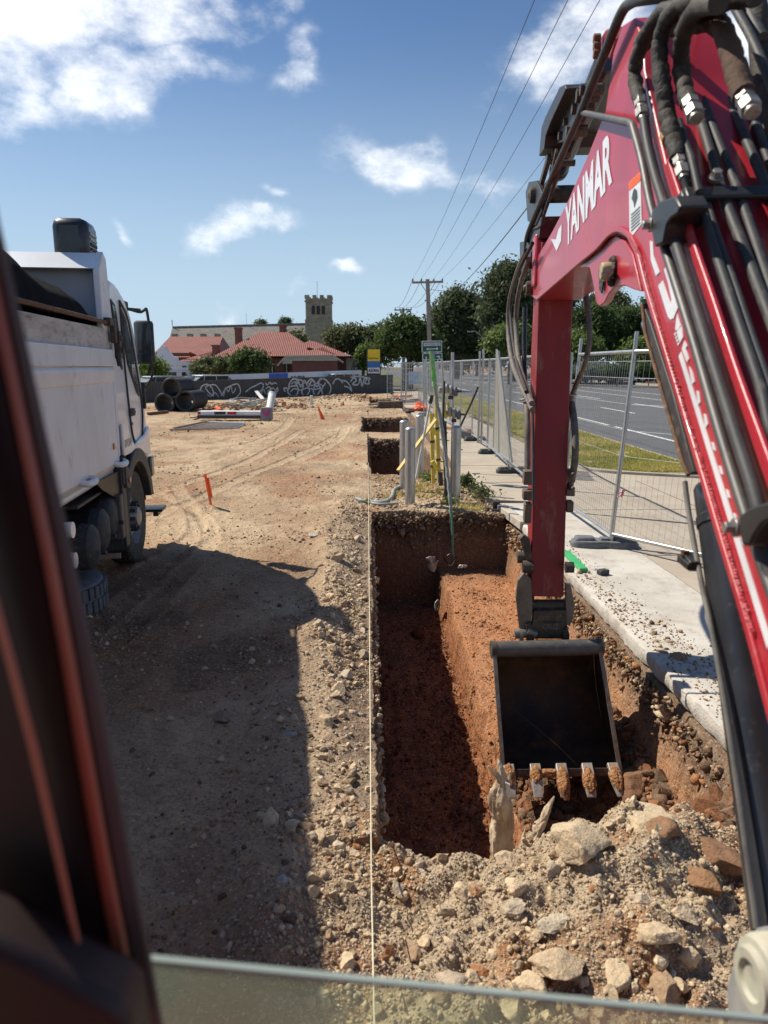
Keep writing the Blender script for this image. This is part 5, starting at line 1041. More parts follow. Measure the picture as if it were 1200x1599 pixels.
# wheels
def wheel(y, x0, dual=False, sgn=1):
    wd = .29; r = .505; k = 1
    mb = MB(); mb.lathe([(.30, -.11), (.44, -.13), (.485, -.115), (.503, -.09), (.505, -.06), (.497, -.055), (.497, -.045), (.505, -.04), (.505, -.01), (.497, -.005), (.497, .005), (.505, .01), (.505, .04), (.497, .045), (.497, .055), (.505, .06), (.503, .09), (.485, .115), (.44, .13), (.30, .11)], (x0, y, r), (sgn, 0, 0), 48)
    ty = mb.build('wheel', M['tyre'], tr_, smooth=30)
    mb = MB(); mb.lathe([(.30, .11), (.295, .09), (.28, .03), (.20, .0), (.17, .06), (.12, .07), (.10, .14), (.06, .16), (.0, .16)], (x0, y, r), (sgn, 0, 0), 40); rim = mb.build('rim', M['rim'], ty)
    for q in range(10):
        a = q/10*6.283; c = Vector((x0 + sgn*.06, y + .145*math.cos(a), r + .145*math.sin(a))); mb = MB(); mb.cyl(c, c + Vector((sgn*.075, 0, 0)), .022, 8, .018); mb.build('wheel_nut', M['fblack'], rim)
    return ty
wheel(WY, XR-.145)
wheel(WY, XLt+.145, sgn=-1); wheel(2.9, XR-.16); wheel(2.9, XLt+.16, sgn=-1); wheel(1.65, XR-.16); wheel(1.65, XLt+.16, sgn=-1)
# mudflap / battery side panel behind the wheel
mb = MB(); mb.prism([(XR-.65, 6.93, .30), (XR-.03, 6.93, .30), (XR-.03, 6.95, 1.0), (XR-.09, 6.96, 1.1), (XR-.65, 6.96, 1.1)], (0, .03, 0)); mf = mb.build('mudflap', M['plastic'], tr_, bevel=.006)
mb = MB(); mb.box((XR-.02, 7.02, .72), (.05, .16, .8)); mb.build('flap_edge', M['plastic'], mf, bevel=.01)
mb = MB(); mb.box((XR-.5, 6.88, .26), (.9, .03, .05)); mb.build('flap_lip', M['timber'], mf)
for k in range(4): mb = MB(); mb.box((XR-.40+k*.09, 6.90, .84), (.03, .03, .42)); mb.build('flap_rib', M['plastic'], mf, bevel=.006)
# snorkel hose between tipper and cab
mb = MB(); mb.tube([(XR-.12, 7.0, z) for z in (1.22, 1.4, 1.62)], [.10, .10, .085], 16)
for k in range(16): mb.tube([(XR-.10, 7.0, 1.63+k*.022), (XR-.10, 7.0, 1.641+k*.022)], .07, 16)
mb.tube(spline([(XR-.10, 7.0, 1.98), (XR-.09, 6.98, 2.1), (XR-.09, 6.98, 2.16)], 4), .05, 14); mb.build('intake_hose', M['fblack'], tr_)
mb = MB(); mb.tube(spline([(XR-.03, 6.99, 2.12), (XR+.0, 6.99, 2.2), (XR+.03, 6.99, 2.22), (XR+.05, 7.0, 2.1)], 4), .022, 10); mb.build('body_hook', M['fblack'], tr_, smooth=True)
# roof intake (big black box)
mb = MB(); mb.box((-2.80, 7.14, 3.22), (.32, .40, .42)); ai = mb.build('roof_intake', M['blackcyl'], tr_, bevel=.075)
mb = MB(); mb.cyl((-2.76, 7.12, 2.7), (-2.76, 7.12, 3.1), .09, 16); mb.build('intake_pipe', M['fblack'], ai)
for k in range(5): mb = MB(); mb.box((-2.638, 7.14, 3.12+k*.045), (.012, .22, .026)); mb.build('intake_slat', M['fitting'] if k > 2 else M['fblack'], ai)
# tipper body: right side, far side, floor, headboard
YF, YR_ = 6.93, 1.0
def slab_side(x, s):
    P = [(x, YR_, 2.30), (x, YF, 2.30), (x, YF, 2.12)]
b1 = MB(); b1.prism([(XR-.0, YF, 2.10), (XR, YF, 1.22), (XR-.10, YF, 1.08), (XR-.24, YF, 1.08), (XR-.20, YF, 1.3), (XR-.08, YF, 2.10)], (0, YR_-YF, 0)); body = b1.build('tipper_body', M['tipwhite'], tr_, bevel=.012)
b1 = MB(); b1.prism([(XLt, YF, 2.30), (XLt, YF, 1.22), (XLt+.12, YF, 1.08), (XLt+.14, YF, 2.30)], (0, YR_-YF, 0)); b1.box((-3.72, (YF+YR_)/2, 1.12), (2.3, YF-YR_, .08)); b1.build('far_side', M['tipwhite'], body)
mb = MB(); mb.prism([(XR+.025, YF+.01, 2.10), (XR+.025, YF+.01, 2.25), (XR-.07, YF+.01, 2.27), (XR-.10, YF+.01, 2.10)], (0, YR_-YF, 0)); mb.build('side_rail', M['tipwhite'], body, bevel=.008)
mb = MB(); mb.prism([(XR-.01, YF, 2.252), (XR-.01, YF, 2.44), (XR-.08, YF, 2.45), (XR-.08, YF, 2.252)], (0, YR_-YF, 0)); mb.build('top_board', M['rustwhite'], body, bevel=.006)
mb = MB(); mb.prism([(XR+.012, YF-.02, 1.95), (XR+.03, YF-.02, 2.06), (XR+.0, YF-.02, 2.095), (XR-.03, YF-.02, 1.95)], (0, YR_-YF, 0)); mb.build('side_bead', M['tipwhite'], body, bevel=.01)
mb = MB(); mb.box((XR-.02, YF-.02, 1.67), (.06, .07, .86)); mb.build('corner_post', M['tipwhite'], body, bevel=.02)
mb = MB(); mb.prism([(XR-.0, YF, 1.24), (XR-.0, YF, 1.20), (XR-.14, YF, 1.02), (XR-.18, YF, 1.06)], (0, YR_-YF, 0)); mb.build('bottom_sill', M['tipwhite'], body, bevel=.008)
mb = MB(); mb.prism([(XR-.02, YF-.01, 1.10), (XR-.02, YF+.02, .86), (XR-.03, YF-.05, .82), (XR-.05, 6.4, 1.0), (XR-.05, 6.2, 1.10)], (-.02, 0, 0)); mb.build('corner_gusset', M['black'], body, bevel=.006)
for y in (6.86, 5.72, 4.5): 
    mb = MB(); mb.tube(spline([(XR-.02, y+.13, 1.20), (XR+.05, y+.10, 1.18), (XR+.05, y-.10, 1.18), (XR-.02, y-.13, 1.20)], 4), .028, 12); mb.build('rope_rail', M['tipwhite'], body, smooth=True)
mb = MB(); mb.box((XR+.008, 6.72, 1.36), (.012, .05, .06)); mb.build('side_marker', M['amber'], body, bevel=.004)
# headboard
hb = MB(); hb.prism([(XLt-.02, 6.97, 1.1), (XLt-.02, 6.94, 3.02), (XLt-.02, 6.97, 3.10), (XLt-.02, 6.86, 3.10), (XLt-.02, 6.72, 2.96), (XLt-.02, 6.90, 2.94), (XLt-.02, 6.91, 1.1)][:0] + [(XLt-.02, 6.98, 1.1), (XLt-.02, 7.0, 3.02), (XLt-.02, 6.93, 3.10), (XLt-.02, 6.76, 2.97), (XLt-.02, 6.90, 2.96), (XLt-.02, 6.90, 1.1)], (XR-XLt-.06, 0, 0)); hd = hb.build('headboard', M['tipgrey'], tr_, bevel=.006)
mb = MB(); mb.prism([(XLt-.02, 6.74, 2.96), (XLt-.02, 6.92, 3.115), (XLt-.02, 6.95, 3.11), (XLt-.02, 6.77, 2.955)], (XR-XLt-.02, 0, 0)); mb.build('headboard_lip', M['truckwhite'], hd)
mb = MB(); mb.prism([(XR-.07, 6.74, 2.30), (XR-.07, 6.74, 2.95), (XR-.07, 6.92, 3.13), (XR-.07, 7.02, 3.08), (XR-.07, 7.04, 2.9), (XR-.07, 6.99, 2.7), (XR-.07, 7.0, 2.30)], (.06, 0, 0)); mb.build('headboard_end', M['tipwhite'], hd, bevel=.012)
mb = MB(); mb.tube([(XR+.01, YF+.02, 2.49), (XR+.0, 5, 2.50), (XR+.0, YR_, 2.50)], .018, 8); mb.build('tarp_rail', M['rust'], body, smooth=True)
mb = MB(); mb.box((XR+.01, 6.86, 2.50), (.08, .22, .07)); mb.box((XR+.03, 6.92, 2.42), (.05, .07, .22)); mb.cyl((XR-.02, 6.75, 2.5), (XR-.02, 6.95, 2.5), .04, 10); mb.build('tarp_bracket', M['hitch'], body, bevel=.01)
mb = MB(); mb.box((XR+.04, 7.03, 2.30), (.06, .08, .26)); mb.cyl((XR+.03, 7.04, 2.25), (XR+.09, 7.04, 2.25), .03, 10); mb.cyl((XR+.03, 7.04, 2.36), (XR+.08, 7.04, 2.36), .03, 10); mb.build('headboard_latch', M['hitch'], hd, bevel=.008)
# tarp over the heaped load
nx_, ny_ = 60, 110; U, Vv = np.meshgrid(np.linspace(0, 1, nx_), np.linspace(0, 1, ny_)); X_ = XR-.03 - U*2.35; Y_ = 6.90 - Vv*5.8
Z_ = 2.47 + (.43+.20*sstep(.22, .35, Vv))*np.sin(np.clip(U, 0, 1)*math.pi)**.38*sstep(0, .15, Vv)*(1-sstep(.8, 1, Vv)) + .05*fbm(X_*2, Y_*2, s=300)*np.minimum(1, U*8)*np.minimum(1, (1-U)*8)
Z_ += .035*np.abs(np.sin((Y_*1.0+X_*.9)*8 + 2*vnoise(X_*2, Y_*2, s=303)))**.5*(.3+.7*np.sin(U*math.pi))*sstep(.0, .06, Vv) + .014*fbm(X_*9, Y_*4, s=306)
ii = np.arange(nx_*ny_).reshape(ny_, nx_); Fq = np.stack([ii[:-1, :-1], ii[:-1, 1:], ii[1:, 1:], ii[1:, :-1]], -1).reshape(-1, 4)
npmesh('tarp', np.stack([X_, Y_, Z_], -1).reshape(-1, 3), Fq, M['tarp'], tr_, 60)
# chassis, tanks
mb = MB(); mb.box((-3.3, 4.6, .80), (.09, 7.4, .26)); mb.build('chassis_rail', M['black'], tr_, bevel=.01); mb = MB(); mb.box((-4.15, 4.6, .80), (.09, 7.4, .26)); mb.build('chassis_rail', M['black'], tr_, bevel=.01)
for k, (y, x1, z, r) in enumerate(((5.98, -2.50, .58, .20), (6.36, -2.50, .64, .20), (6.70, -2.50, .69, .19))):
    mb = MB(); mb.lathe([(0, .055), (r*.5, .05), (r*.82, .034), (r*.96, .008), (r, -.03), (r, -.06), (r*1.015, -.065), (r*1.015, -.08), (r, -.085), (r, -.75), (0, -.8)], (x1-.07, y, z), (1, 0, 0), 36); tk = mb.build('air_tank', M['fblack'], tr_)
    mb = MB(); mb.cyl((x1, y+.02, z-.06), (x1+.04, y+.02, z-.06), .02, 8); mb.build('tank_valve', M['fblack'], tk)
mb = MB(); mb.box((-2.80, 6.86, .66), (.62, .12, .44)); mb.build('battery_box', mat('battery_box_paint', (.10, .095, .085), (.14, .13, .11), 3, .6, dirt=(.25, .2, .16), dirtamt=.3), tr_, bevel=.015)
mb = MB(); mb.box((-2.95, 6.3, .955), (.7, 1.0, .03)); mb.build('tank_cover', M['plastic'], tr_, bevel=.008)
mb = MB(); mb.cyl((-2.50, 5.08, .93), (-2.44, 5.08, .93), .06, 16); mb.build('marker_lamp', M['truckwhite'], tr_); mb = MB(); mb.cyl((-2.50, 5.08, .70), (-2.44, 5.08, .70), .06, 16); mb.build('marker_lamp', M['truckwhite'], tr_)
tr_.rotation_euler = (0, 0, R(6.3)); tr_.location.x = -2.42
# old tyre lying on the ground by the truck
ot = thing('old_tyre', 'dusty worn tyre lying flat on the ground beneath the truck tanks', 'tyre', (-2.80, 5.95, .0))
mb = MB(); mb.lathe([(.27, .02), (.40, .0), (.465, .03), (.49, .07), (.49, .24), (.465, .285), (.40, .31), (.27, .30), (.25, .2), (.25, .1)], (-2.80, 5.95, .0), (0, 0, 1), 60, closed=True); mb.build('casing', M['tyre_dusty'], ot)
for row, z0 in ((0, .045), (1, .165)):
    mb = MB()
    for k in range(44):
        a = (k+.5*row)/44*6.283; c = Vector((-2.80 + .492*math.cos(a), 5.95 + .492*math.sin(a), z0+.052)); mb.box(c, (.035, .050, .10), rz=a)
    mb.build('tread_row', M['tyre_dusty'], ot, bevel=.004)

# ================================================================== THINGS AROUND THE TRENCH
def single(mb, name, material, label, cat, group=None, bevel=0.0, smooth=35):
    o = mb.build(name, material, None, smooth=smooth, bevel=bevel); return tag(o, label, cat, group)
# bollards
for i, (px, py, X, Yb, lb) in enumerate([(640, 790, .64, 10.70, 'galvanised steel bollard nearest the trench, foremost of the left pair'), (632, 765, .62, 12.1, 'galvanised bollard just behind the foremost one, left edge of the cluster'),
                                   (655, 745, .985, 13.5, 'galvanised bollard farthest back, beside the dark pit'), (711, 785, 1.36, 10.93, 'galvanised bollard right of the yellow pipes, at the trench rim')]):
    b = thing('bollard', lb, 'bollard', (X, Yb, 0), 'steel bollards behind the trench')
    mb = MB(); mb.cyl((X, Yb, -.25), (X, Yb, 1.17), .078, 32); mb.build('post', M['galv'], b)
    mb = MB(); mb.lathe([(.080, -.02), (.082, .0), (.080, .008), (.06, .026), (.03, .036), (.0, .04)], (X, Yb, 1.17), (0, 0, 1), 32); mb.build('cap', M['galv'], b)
# yellow gas pipe stand
yp = thing('gas_pipe_stand', 'two upright yellow gas pipes with short cross braces', 'pipes', (1.02, 11.9, 0))
for (px0, py0, px1, py1, Y) in ((677, 755, 674, 645, 12.2), (686, 752, 681, 612, 12.0)):
    a = D(px0, py0, Y); b = D(px1, py1, Y); mb = MB(); mb.cyl(a, b, .036, 16); p_ = mb.build('pipe', M['yellow'], yp)
    for t in (.25, .6): mb = MB(); c = a.lerp(b, t); mb.cyl(c - (b-a).normalized()*.02, c + (b-a).normalized()*.02, .043, 16); mb.build('clip', M['plastic'], p_)
for (a, b) in (((674, 668), (682, 678)), ((675, 720), (684, 734))): mb = MB(); mb.bar(D(*a, 11.95), D(*b, 11.95), .05, .07); mb.build('brace', mat('bright_yellow_bar', (.80, .62, .06)), yp, bevel=.005)
mb = MB(); a, b = D(688, 738, 11.9), D(689, 758, 11.9); mb.cyl(a, b, .04, 14); mb.build('pipe', M['plastic'], yp)
for k, (x0, y0, x1, y1) in enumerate([(684, 672, 700, 676), (684, 686, 702, 688), (686, 720, 700, 722), (686, 733, 699, 736)]):
    mb = MB(); mb.cyl(D(x0, y0, 12.1), D(x1, y1, 12.1), .012, 8); mb.build('hook', M['yellow'], yp)
o = MB(); o.bar(D(681, 655, 11.6), D(622, 735, 10.9), .06, .03); single(o, 'timber_brace', mat('yellow_timber', (.62, .43, .10), (.5, .33, .08), 8, .6), 'yellow painted board leaning diagonally across the bollards', 'board', bevel=.004)
wp_ = thing('white_pole', 'slim white pole with a black grip leaning left of the yellow pipes', 'pole', tuple(D(650, 745, 11.3)))
mb = MB(); mb.cyl(D(650, 748, 11.3), D(672, 630, 11.3), .020, 12); mb.build('shaft', M['whitepvc'], wp_); mb = MB(); mb.cyl(D(672, 630, 11.3), D(675, 617, 11.3), .03, 12); mb.build('grip', M['fblack'], wp_); mb = MB(); mb.ball(D(672, 622, 11.35), .025, 10); mb.build('ring', M['whitepvc'], wp_, smooth=True)
# leaning conduit with green tape
cn = thing('conduit', 'mossy grey conduit with bright green tape hanging down into the trench', 'conduit', tuple(D(708, 865, 10.2)))
cpts = [D(674, 548, 10.6), D(678, 590, 10.6), D(682, 625, 10.55), D(690, 665, 10.5), D(697, 720, 10.4), D(703, 780, 10.2), D(706, 830, 10.1), D(708, 868, 10.06)]
P = spline(cpts, 10); mb = MB(); mb.tube([p + Vector(rng.normal(0, .004, 3)) for p in P], [.036*(1-.4*i/len(P))*(1+.16*float(vnoise(np.array(i*.7), np.array(3.3)))) for i in range(len(P))], 10); mb.build('pipe', M['conduit'], cn, smooth=True)
mb = MB()
for k in range(7):
    t = k/7; a = D(672+7*t+2*math.sin(k*2.1), 548+62*t, 10.52); b = D(676+6*t+2*math.sin(k*1.3), 560+56*t, 10.5); mb.bar(a, b, .05, .012)
mb.build('green_tape', M['greentape'], cn, bevel=.002)
mb = MB(); mb.tube(spline([D(704, 795, 10.1), D(707, 820, 10.05), D(707, 870, 10.02)], 5), .016, 8); mb.build('green_lining', mat('green_pipe', (.12, .30, .18), (.1, .22, .14), 10, .5), cn, smooth=True)
dc = thing('steel_upright', 'dark grey flat steel upright beside the mossy conduit', 'upright', tuple(D(697, 775, 10.9)))
mb = MB(); mb.bar(D(694, 595, 11), D(692, 660, 11), .10, .03); mb.bar(D(694, 658, 11), D(698, 778, 10.9), .07, .03); mb.build('strap', M['plastic'], dc, bevel=.004)
mb = MB(); mb.bar(D(690, 560, 11.05), D(693, 600, 11.05), .05, .03); mb.build('tip', M['galv'], dc, bevel=.003)
# signal post with two stacks of grey fittings
sp_ = thing('service_post', 'thin galvanised post carrying two clusters of round grey meter fittings', 'post', tuple(D(707, 745, 13.2)))
mb = MB(); mb.cyl(D(708, 745, 13.2), D(707, 550, 13.2), .028, 14); mb.build('post', M['galv'], sp_)
for (x, y) in ((697, 609), (702, 645)):
    c = D(x, y, 13.1); cl = MB(); cl.box(c + Vector((-.03, .0, .0)), (.22, .10, .12)); mt = cl.build('meter_body', mat('meter_grey', (.36, .33, .30), (.28, .25, .22), 8, .6), sp_, bevel=.03)
    for k in range(3): mb = MB(); q = c + Vector((.02+k*.075, -.03-.01*k, .03-.03*k)); mb.lathe([(0, .035), (.06, .03), (.085, .015), (.085, -.03), (.05, -.045), (0, -.045)], q, (.9, -.4, .1), 22); mb.build('round_cap', M['fgrey'] if k == 2 else mat('meter_pale', (.36, .33, .30), (.28, .25, .22), 8, .6), mt)
    mb = MB(); q = c + Vector((.21, -.06, -.02)); mb.cyl(q, q + Vector((.06, -.02, 0)), .022, 10); mb.build('valve_knob', M['fblack'], mt); mb = MB(); mb.box(c + Vector((.08, -.06, -.13)), (.09, .07, .07)); mb.build('valve_knob', M['fblack'], mt, bevel=.015)
for (x, y0, y1) in ((695, 628, 652), (701, 628, 650)): mb = MB(); mb.tube(spline([D(x, y0, 13.05), D(x, y1-4, 13.05), D(x+2, y1, 13.05), D(x+3, y1-6, 13.05)], 4), .022, 10); mb.build('yellow_loop', M['yellow'], sp_, smooth=True)
# conduits lying on the ground by the bollards
for i, (pp, r, lb) in enumerate([([(560, 782), (580, 783), (600, 784), (612, 776), (616, 765), (628, 758)], .030, 'bent grey pipe lying by the foremost bollards'), ([(556, 778), (590, 787), (622, 786)], .022, 'short grey pipe end lying under the bent one'), ([(630, 771), (638, 766)], .028, 'stub of yellowed pipe end by the left bollards')]):
    mb = MB(); mb.tube(spline([G(x, y, .05) for x, y in pp], 6), r, 10); single(mb, 'ground_pipe', M['pvc'] if i < 2 else M['timber'], lb, 'pipe', smooth=True)
# string line with its stake
mb = MB(); a = G(575, 786, 0); mb.bar((.015, a.y+.7, -.1), (-.0, a.y+.7, 1.02), .02, .02); single(mb, 'stake', M['black'], 'thin dark steel stake at the far end of the string line', 'stake', bevel=.002)
mb = MB(); mb.tube([(.006, a.y+.68, .55), (.006, 9, .33), (.006, 5, .16), (.006, 2.5, .10), (.02, .9, .08)], .0028, 6); single(mb, 'string_line', M['string'], 'taut pale builders string running along the left trench edge', 'string', smooth=True)
# orange peg
pg = thing('survey_peg', 'fluoro orange painted wooden peg standing in a small mound', 'peg', (-2.4, 10.6, 0))
mb = MB(); mb.bar((-2.37, 10.6, .0), (-2.44, 10.6, .52), .05, .03); mb.build('peg', M['orangepaint'], pg, bevel=.003); mb = MB(); mb.bar((-2.36, 10.62, .16), (-2.405, 10.62, .46), .05, .02); mb.build('second_lath', M['orangepaint'], pg, bevel=.003)
mb = MB(); mb.bar((-2.385, 10.58, .12), (-2.398, 10.58, .21), .055, .015); mb.build('bare_patch', M['timber'], pg)
mb = MB(); a = G(502, 655, 0); mb.prism([a + Vector((-.02, 0, 0)), a + Vector((.16, 0, 0)), a + Vector((.06, 0, .20)), a + Vector((-.10, 0, .52)), a + Vector((-.14, 0, .50))], (0, .05, 0)); single(mb, 'survey_peg', M['orangepaint'], 'small bent orange marker far off on the bare ground', 'peg')
# white marker post in front of the fence
mb = MB(); a = G(487, 636, 0); mb.box(a + Vector((0, 0, .3)), (.14, .14, .62)); single(mb, 'marker_block', M['whitepvc'], 'small pale block standing before the graffiti fence', 'block', bevel=.03)

# temporary fence panels
FP = [(2.87, 8.12), (2.86, 10.2), (2.84, 12.3), (2.88, 14.42), (2.94, 16.2), (3.04, 18.0), (3.02, 20.6), (2.98, 23.0), (2.93, 25.4), (2.9, 27.8), (2.85, 30.2), (2.8, 32.6), (2.75, 35.0), (2.7, 38)]
def panel(p0, p1, lean=(0, 0), hgt=2.2, label='', step=.075, wr=.0018, cloth=False, group='temporary mesh fence panels'):
    wr *= 1.25
    a, b = Vector((*p0, .06)), Vector((*p1, .06)); t = thing('mesh_fence', label, 'fence', (a.x, a.y, 0), group); d = b-a; L_ = d.length; d.normalize(); ln = Vector((lean[0], lean[1], 0)); up = (UP*hgt + ln)
    A0, B0 = a + up*.045, b + up*.045; A1, B1 = a + up, b + up; r = .023
    mb = MB(); mb.tube([a - up*.0, A1 + up.normalized()*(.22 if lean[0] > .1 else .03)], r, 10); mb.build('end_post', M['galv'], t, smooth=True); mb = MB(); mb.tube([b - up*.0, B1], r, 10); mb.build('end_post', M['galv'], t, smooth=True)
    mb = MB(); mb.tube([A0, B0], r, 10); mb.build('bottom_rail', M['galv'], t, smooth=True); mb = MB(); mb.tube([A1, B1], r, 10); mb.build('top_rail', M['galv'], t, smooth=True)
    mb = MB(); n = int(L_/step)
    for k in range(1, n): q = A0 + d*(L_*k/n); mb.tube([q, q + up*.955], wr, 3, cap=False)
    for k in (.06, .16, .30, .44, .58, .72, .86, .95): mb.tube([A0.lerp(A1, k), B0.lerp(B1, k)], wr*1.25, 3, cap=False)
    mb.build('wire_mesh', M['galvw'], t, smooth=None)
    return t
labs = ['mesh fence panel just beyond the arm, its post leaning right', 'mesh fence panel mostly hidden behind the red arm', 'third mesh fence panel from the near end, left of the arm', 'mesh fence panel beside the black plastic feet', 'mesh fence panel beside the dull brace, by the grass', 'mesh fence panel at the far bend behind the bollards']
panel((2.87, 8.10), (4.05, 6.35), (.13, .02), label='nearest mesh fence panel, running behind the black boom cylinder', wr=.0016)
for i in range(len(FP)-1):
    panel(FP[i+1] if i == 0 else FP[i], FP[i] if i == 0 else FP[i+1], (.02*math.sin(i*2) if i else .13, 0), label=labs[i] if i < 6 else 'distant mesh fence panel seen edge on behind the conduit', wr=.0018 if i < 4 else .0026, step=.075 if i < 4 else .12)
for i, (a, b) in enumerate([((1.75, 37.5), (3.4, 37.3)), ((2.2, 41), (4.6, 40.6)), ((1.2, 44), (2.3, 43.6))]):
    panel(a, b, label=['mesh fence panel set across the path by the orange feet', 'far mesh fence panel across the path behind the street sign', 'farthest short mesh panel next to the dark steel fence'][i], wr=.006, step=.10)
# folded panel with pale sheet
fs = panel((3.02, 16.0), (2.9, 13.6), (.0, .0), label='narrow leaning mesh panel with a pale translucent sheet', wr=.003, step=.05) if False else None
t = thing('shade_screen', 'slanted gate panel covered by pale translucent sheet, left of the arm', 'screen', (3.05, 15.5, 0))
a, b = D(771, 700, 15.2), D(800, 722, 13.6); c1, c0 = D(779, 548, 14.0), D(776, 545, 15.2)
for p, q in ((a, c0), (b, c1), (a, b)): mb = MB(); mb.tube([p, q], .019, 8); mb.build('tube_frame', M['galv'], t, smooth=True)
mb = MB(); n = 16
for k in range(1, 46): u = k/46; mb.tube([a.lerp(b, u), c0.lerp(c1, u)], .006, 3, cap=False)
for k in range(1, 60): u = k/60; mb.tube([a.lerp(c0, u), b.lerp(c1, u)], .0045, 3, cap=False)
mb.build('woven_sheet', mat('pale_mesh_sheet', (.52, .50, .44), (.44, .42, .37), 6, .8), t, smooth=None)
t = thing('fence_brace', 'dark bent steel brace propping the fence by the bollards', 'brace', tuple(G(717, 700)))
mb = MB(); mb.tube(spline([D(764-17, 604, 14.2), D(735, 632, 14.2), D(720, 664, 14.2), D(717, 672, 14.2), D(717, 700, 14.2)], 5), .022, 10); mb.build('brace_tube', M['tube'], t, smooth=True); mb = MB(); a = D(717, 702, 14.2); mb.box(a, (.14, .14, .02)); mb.build('brace_foot', M['galv'], t)
for i, (px, y0, y1, Y, lb) in enumerate([(747, 548, 692, 14.9, 'double steel post standing beside the yellow tag'), (663, 560, 690, 26, 'tall thin post left of the green tape')]):
    mb = MB(); mb.cyl(D(px, y1, Y), D(px-(2 if i else -3), y0, Y), .024, 10); mb.cyl(D(px+(5 if i == 0 else 3), y1, Y), D(px+(8 if i == 0 else 3), y0-3, Y), .022, 10); single(mb, 'steel_post', M['galv'], lb, 'post')
# feet
def foot(x, y, rz, material, label, name='ballast_block', group='fence feet', sc_=1.0, z=.0):
    t = thing(name, label, 'fence foot', (x, y, z), group); L_ = .34*sc_; pts = []
    for k in range(40):
        a = k/40*6.283; px_ = math.cos(a)*L_; w_ = .125*sc_*(1 - .28*math.exp(-(px_/.075)**2)) * (abs(math.sin(a))**.45) * (1 if math.sin(a) > 0 else -1); pts.append((px_, w_))
    c, s_ = math.cos(rz), math.sin(rz); mb = MB()
    def ring(k_, h): return [Vector((x + (p*c - q*s_)*k_, y + (p*s_ + q*c)*k_, z+h)) for p, q in pts]
    rings = [ring(1.0, .0), ring(1.0, .05), ring(.94, .075), ring(.84, .082)]; vs = [v for r_ in rings for v in r_]; n = 40
    mb.add(vs, [(k*n+i, k*n+(i+1) % n, (k+1)*n+(i+1) % n, (k+1)*n+i) for k in range(3) for i in range(n)] + [tuple(range(3*n, 4*n))]); bd = mb.build('base', material, t, smooth=40)
    for q in (-.2, .2):
        cc = Vector((x + q*sc_*c, y + q*sc_*s_, z+.085)); mb = MB(); mb.box(cc, (.20*sc_, .15*sc_, .07), rz=rz); mb.build('lump', material, t, bevel=.03)
    mb = MB(); mb.box((x, y, z+.085), (.10, .11, .05), rz=rz); mb.build('socket', material, t, bevel=.01); return t
foot(2.80, 8.14, -.12, M['fgrey'], 'large dusty grey concrete foot under the leaning fence post', sc_=1.15)
for i, (px, py, lb) in enumerate([(801, 738, 'black plastic fence foot nearest the arm, at its left'), (768, 708, 'black plastic fence foot in the middle of three'), (742, 688, 'black plastic fence foot below the bent brace')]):
    g = G(px, py, 0); foot(g.x, g.y, .1+.1*i, M['fblack'], lb)
g = G(845, 757, 0)
for i, (px, py, mt, lb) in enumerate([(628, 619, 'orange', 'farthest orange plastic fence foot by the dark steel fence'), (633, 623, 'orange', 'orange fence foot leaning on the farthest one'), (655, 635, 'orange', 'orange fence foot on top of the nearer stack'), (662, 641, 'orange', 'orange fence foot at the right of the nearer stack'), (652, 640, 'orange', 'orange fence foot at the left of the nearer stack'),
                                      (640, 627, 'fblack', 'black fence foot between the orange stacks'), (648, 625, 'fblack', 'black fence foot at the back right of the orange stack'), (638, 641, 'fblack', 'black fence foot left of the nearer orange stack'), (672, 648, 'fblack', 'black fence foot before the nearer orange stack'), (696, 622, 'fblack', 'dark lump shaped foot on the far grass edge')]):
    g = G(px, py, .05); foot(g.x, g.y, i*.7, M[mt], lb, sc_=1.75, z=.02+(.16 if i in (1, 2, 3) else 0))
mb = MB(); mb.bar(G(700, 668, .15), G(735, 672, .12), .16, .10); single(mb, 'timber_block', mat('orange_timber', (.52, .25, .12)), 'brownish orange timber block by the foot of the brace', 'timber', bevel=.01)
mb = MB(); mb.bar(G(716, 676, .15), G(738, 681, .10), .12, .22); single(mb, 'plastic_crate', M['fblack'], 'black plastic block behind the right hand bollard', 'block', bevel=.03)
# green plank, black block, debris on the slab
mb = MB(); a, b = G(884, 862, .03), G(912, 890, .03); mb.bar(a, b, .085, .035); single(mb, 'plank', M['greenplastic'], 'bright green plank lying on the concrete by the arm', 'plank', bevel=.004)
mb = MB(); g = G(942, 893, .03); mb.box(g + Vector((0, 0, .0)), (.11, .08, .055), rz=.4); single(mb, 'rubber_block', M['fblack'], 'small black block on the concrete slab', 'block', bevel=.012)
mb = MB(); mb.bar(G(1018, 920, .01), G(1090, 985, .01), .0, .0) if False else None
for i, (px, py, r, c) in enumerate([(1062, 1028, .050, (.33, .22, .14)), (1033, 1018, .03, (.42, .32, .22)), (1085, 1050, .028, (.40, .40, .41)), (1020, 990, .028, (.34, .24, .15)), (1045, 1002, .025, (.45, .35, .25)), (1028, 975, .018, (.5, .35, .2))]):
    g = G(px, py, .0); stone('stone', g.x, g.y, r, ['flat brown clod on the slab near its edge', 'small tan clod on the slab behind the brown one', 'blue grey stone on the slab, nearest the boom', 'brown crumb lump on the slab, left of the others', 'tan lump in the middle of the slab debris', 'small orange brown crumb farthest up the slab'][i], 'stone', c, seed=300+i, sq=(1.4, 1, .55), z=.002)
p = upick(2200, 2.12, 3.0, 3.2, 9.5, lambda x, y: np.exp(-((x-2.12)/.25)**2)*.6 + .5*np.exp(-((x-2.35-.09*(5.5-y))/.16)**2)*(y < 6.2)); pebbles('slab_crumbs', p, np.exp(rng.normal(-5.1, .5, len(p))), palette(len(p), [BRN, PALE, DKB], [4, 3, 2]), 1, sink=.2, zoff=.0, label='crumbs of earth scattered on the concrete slab')
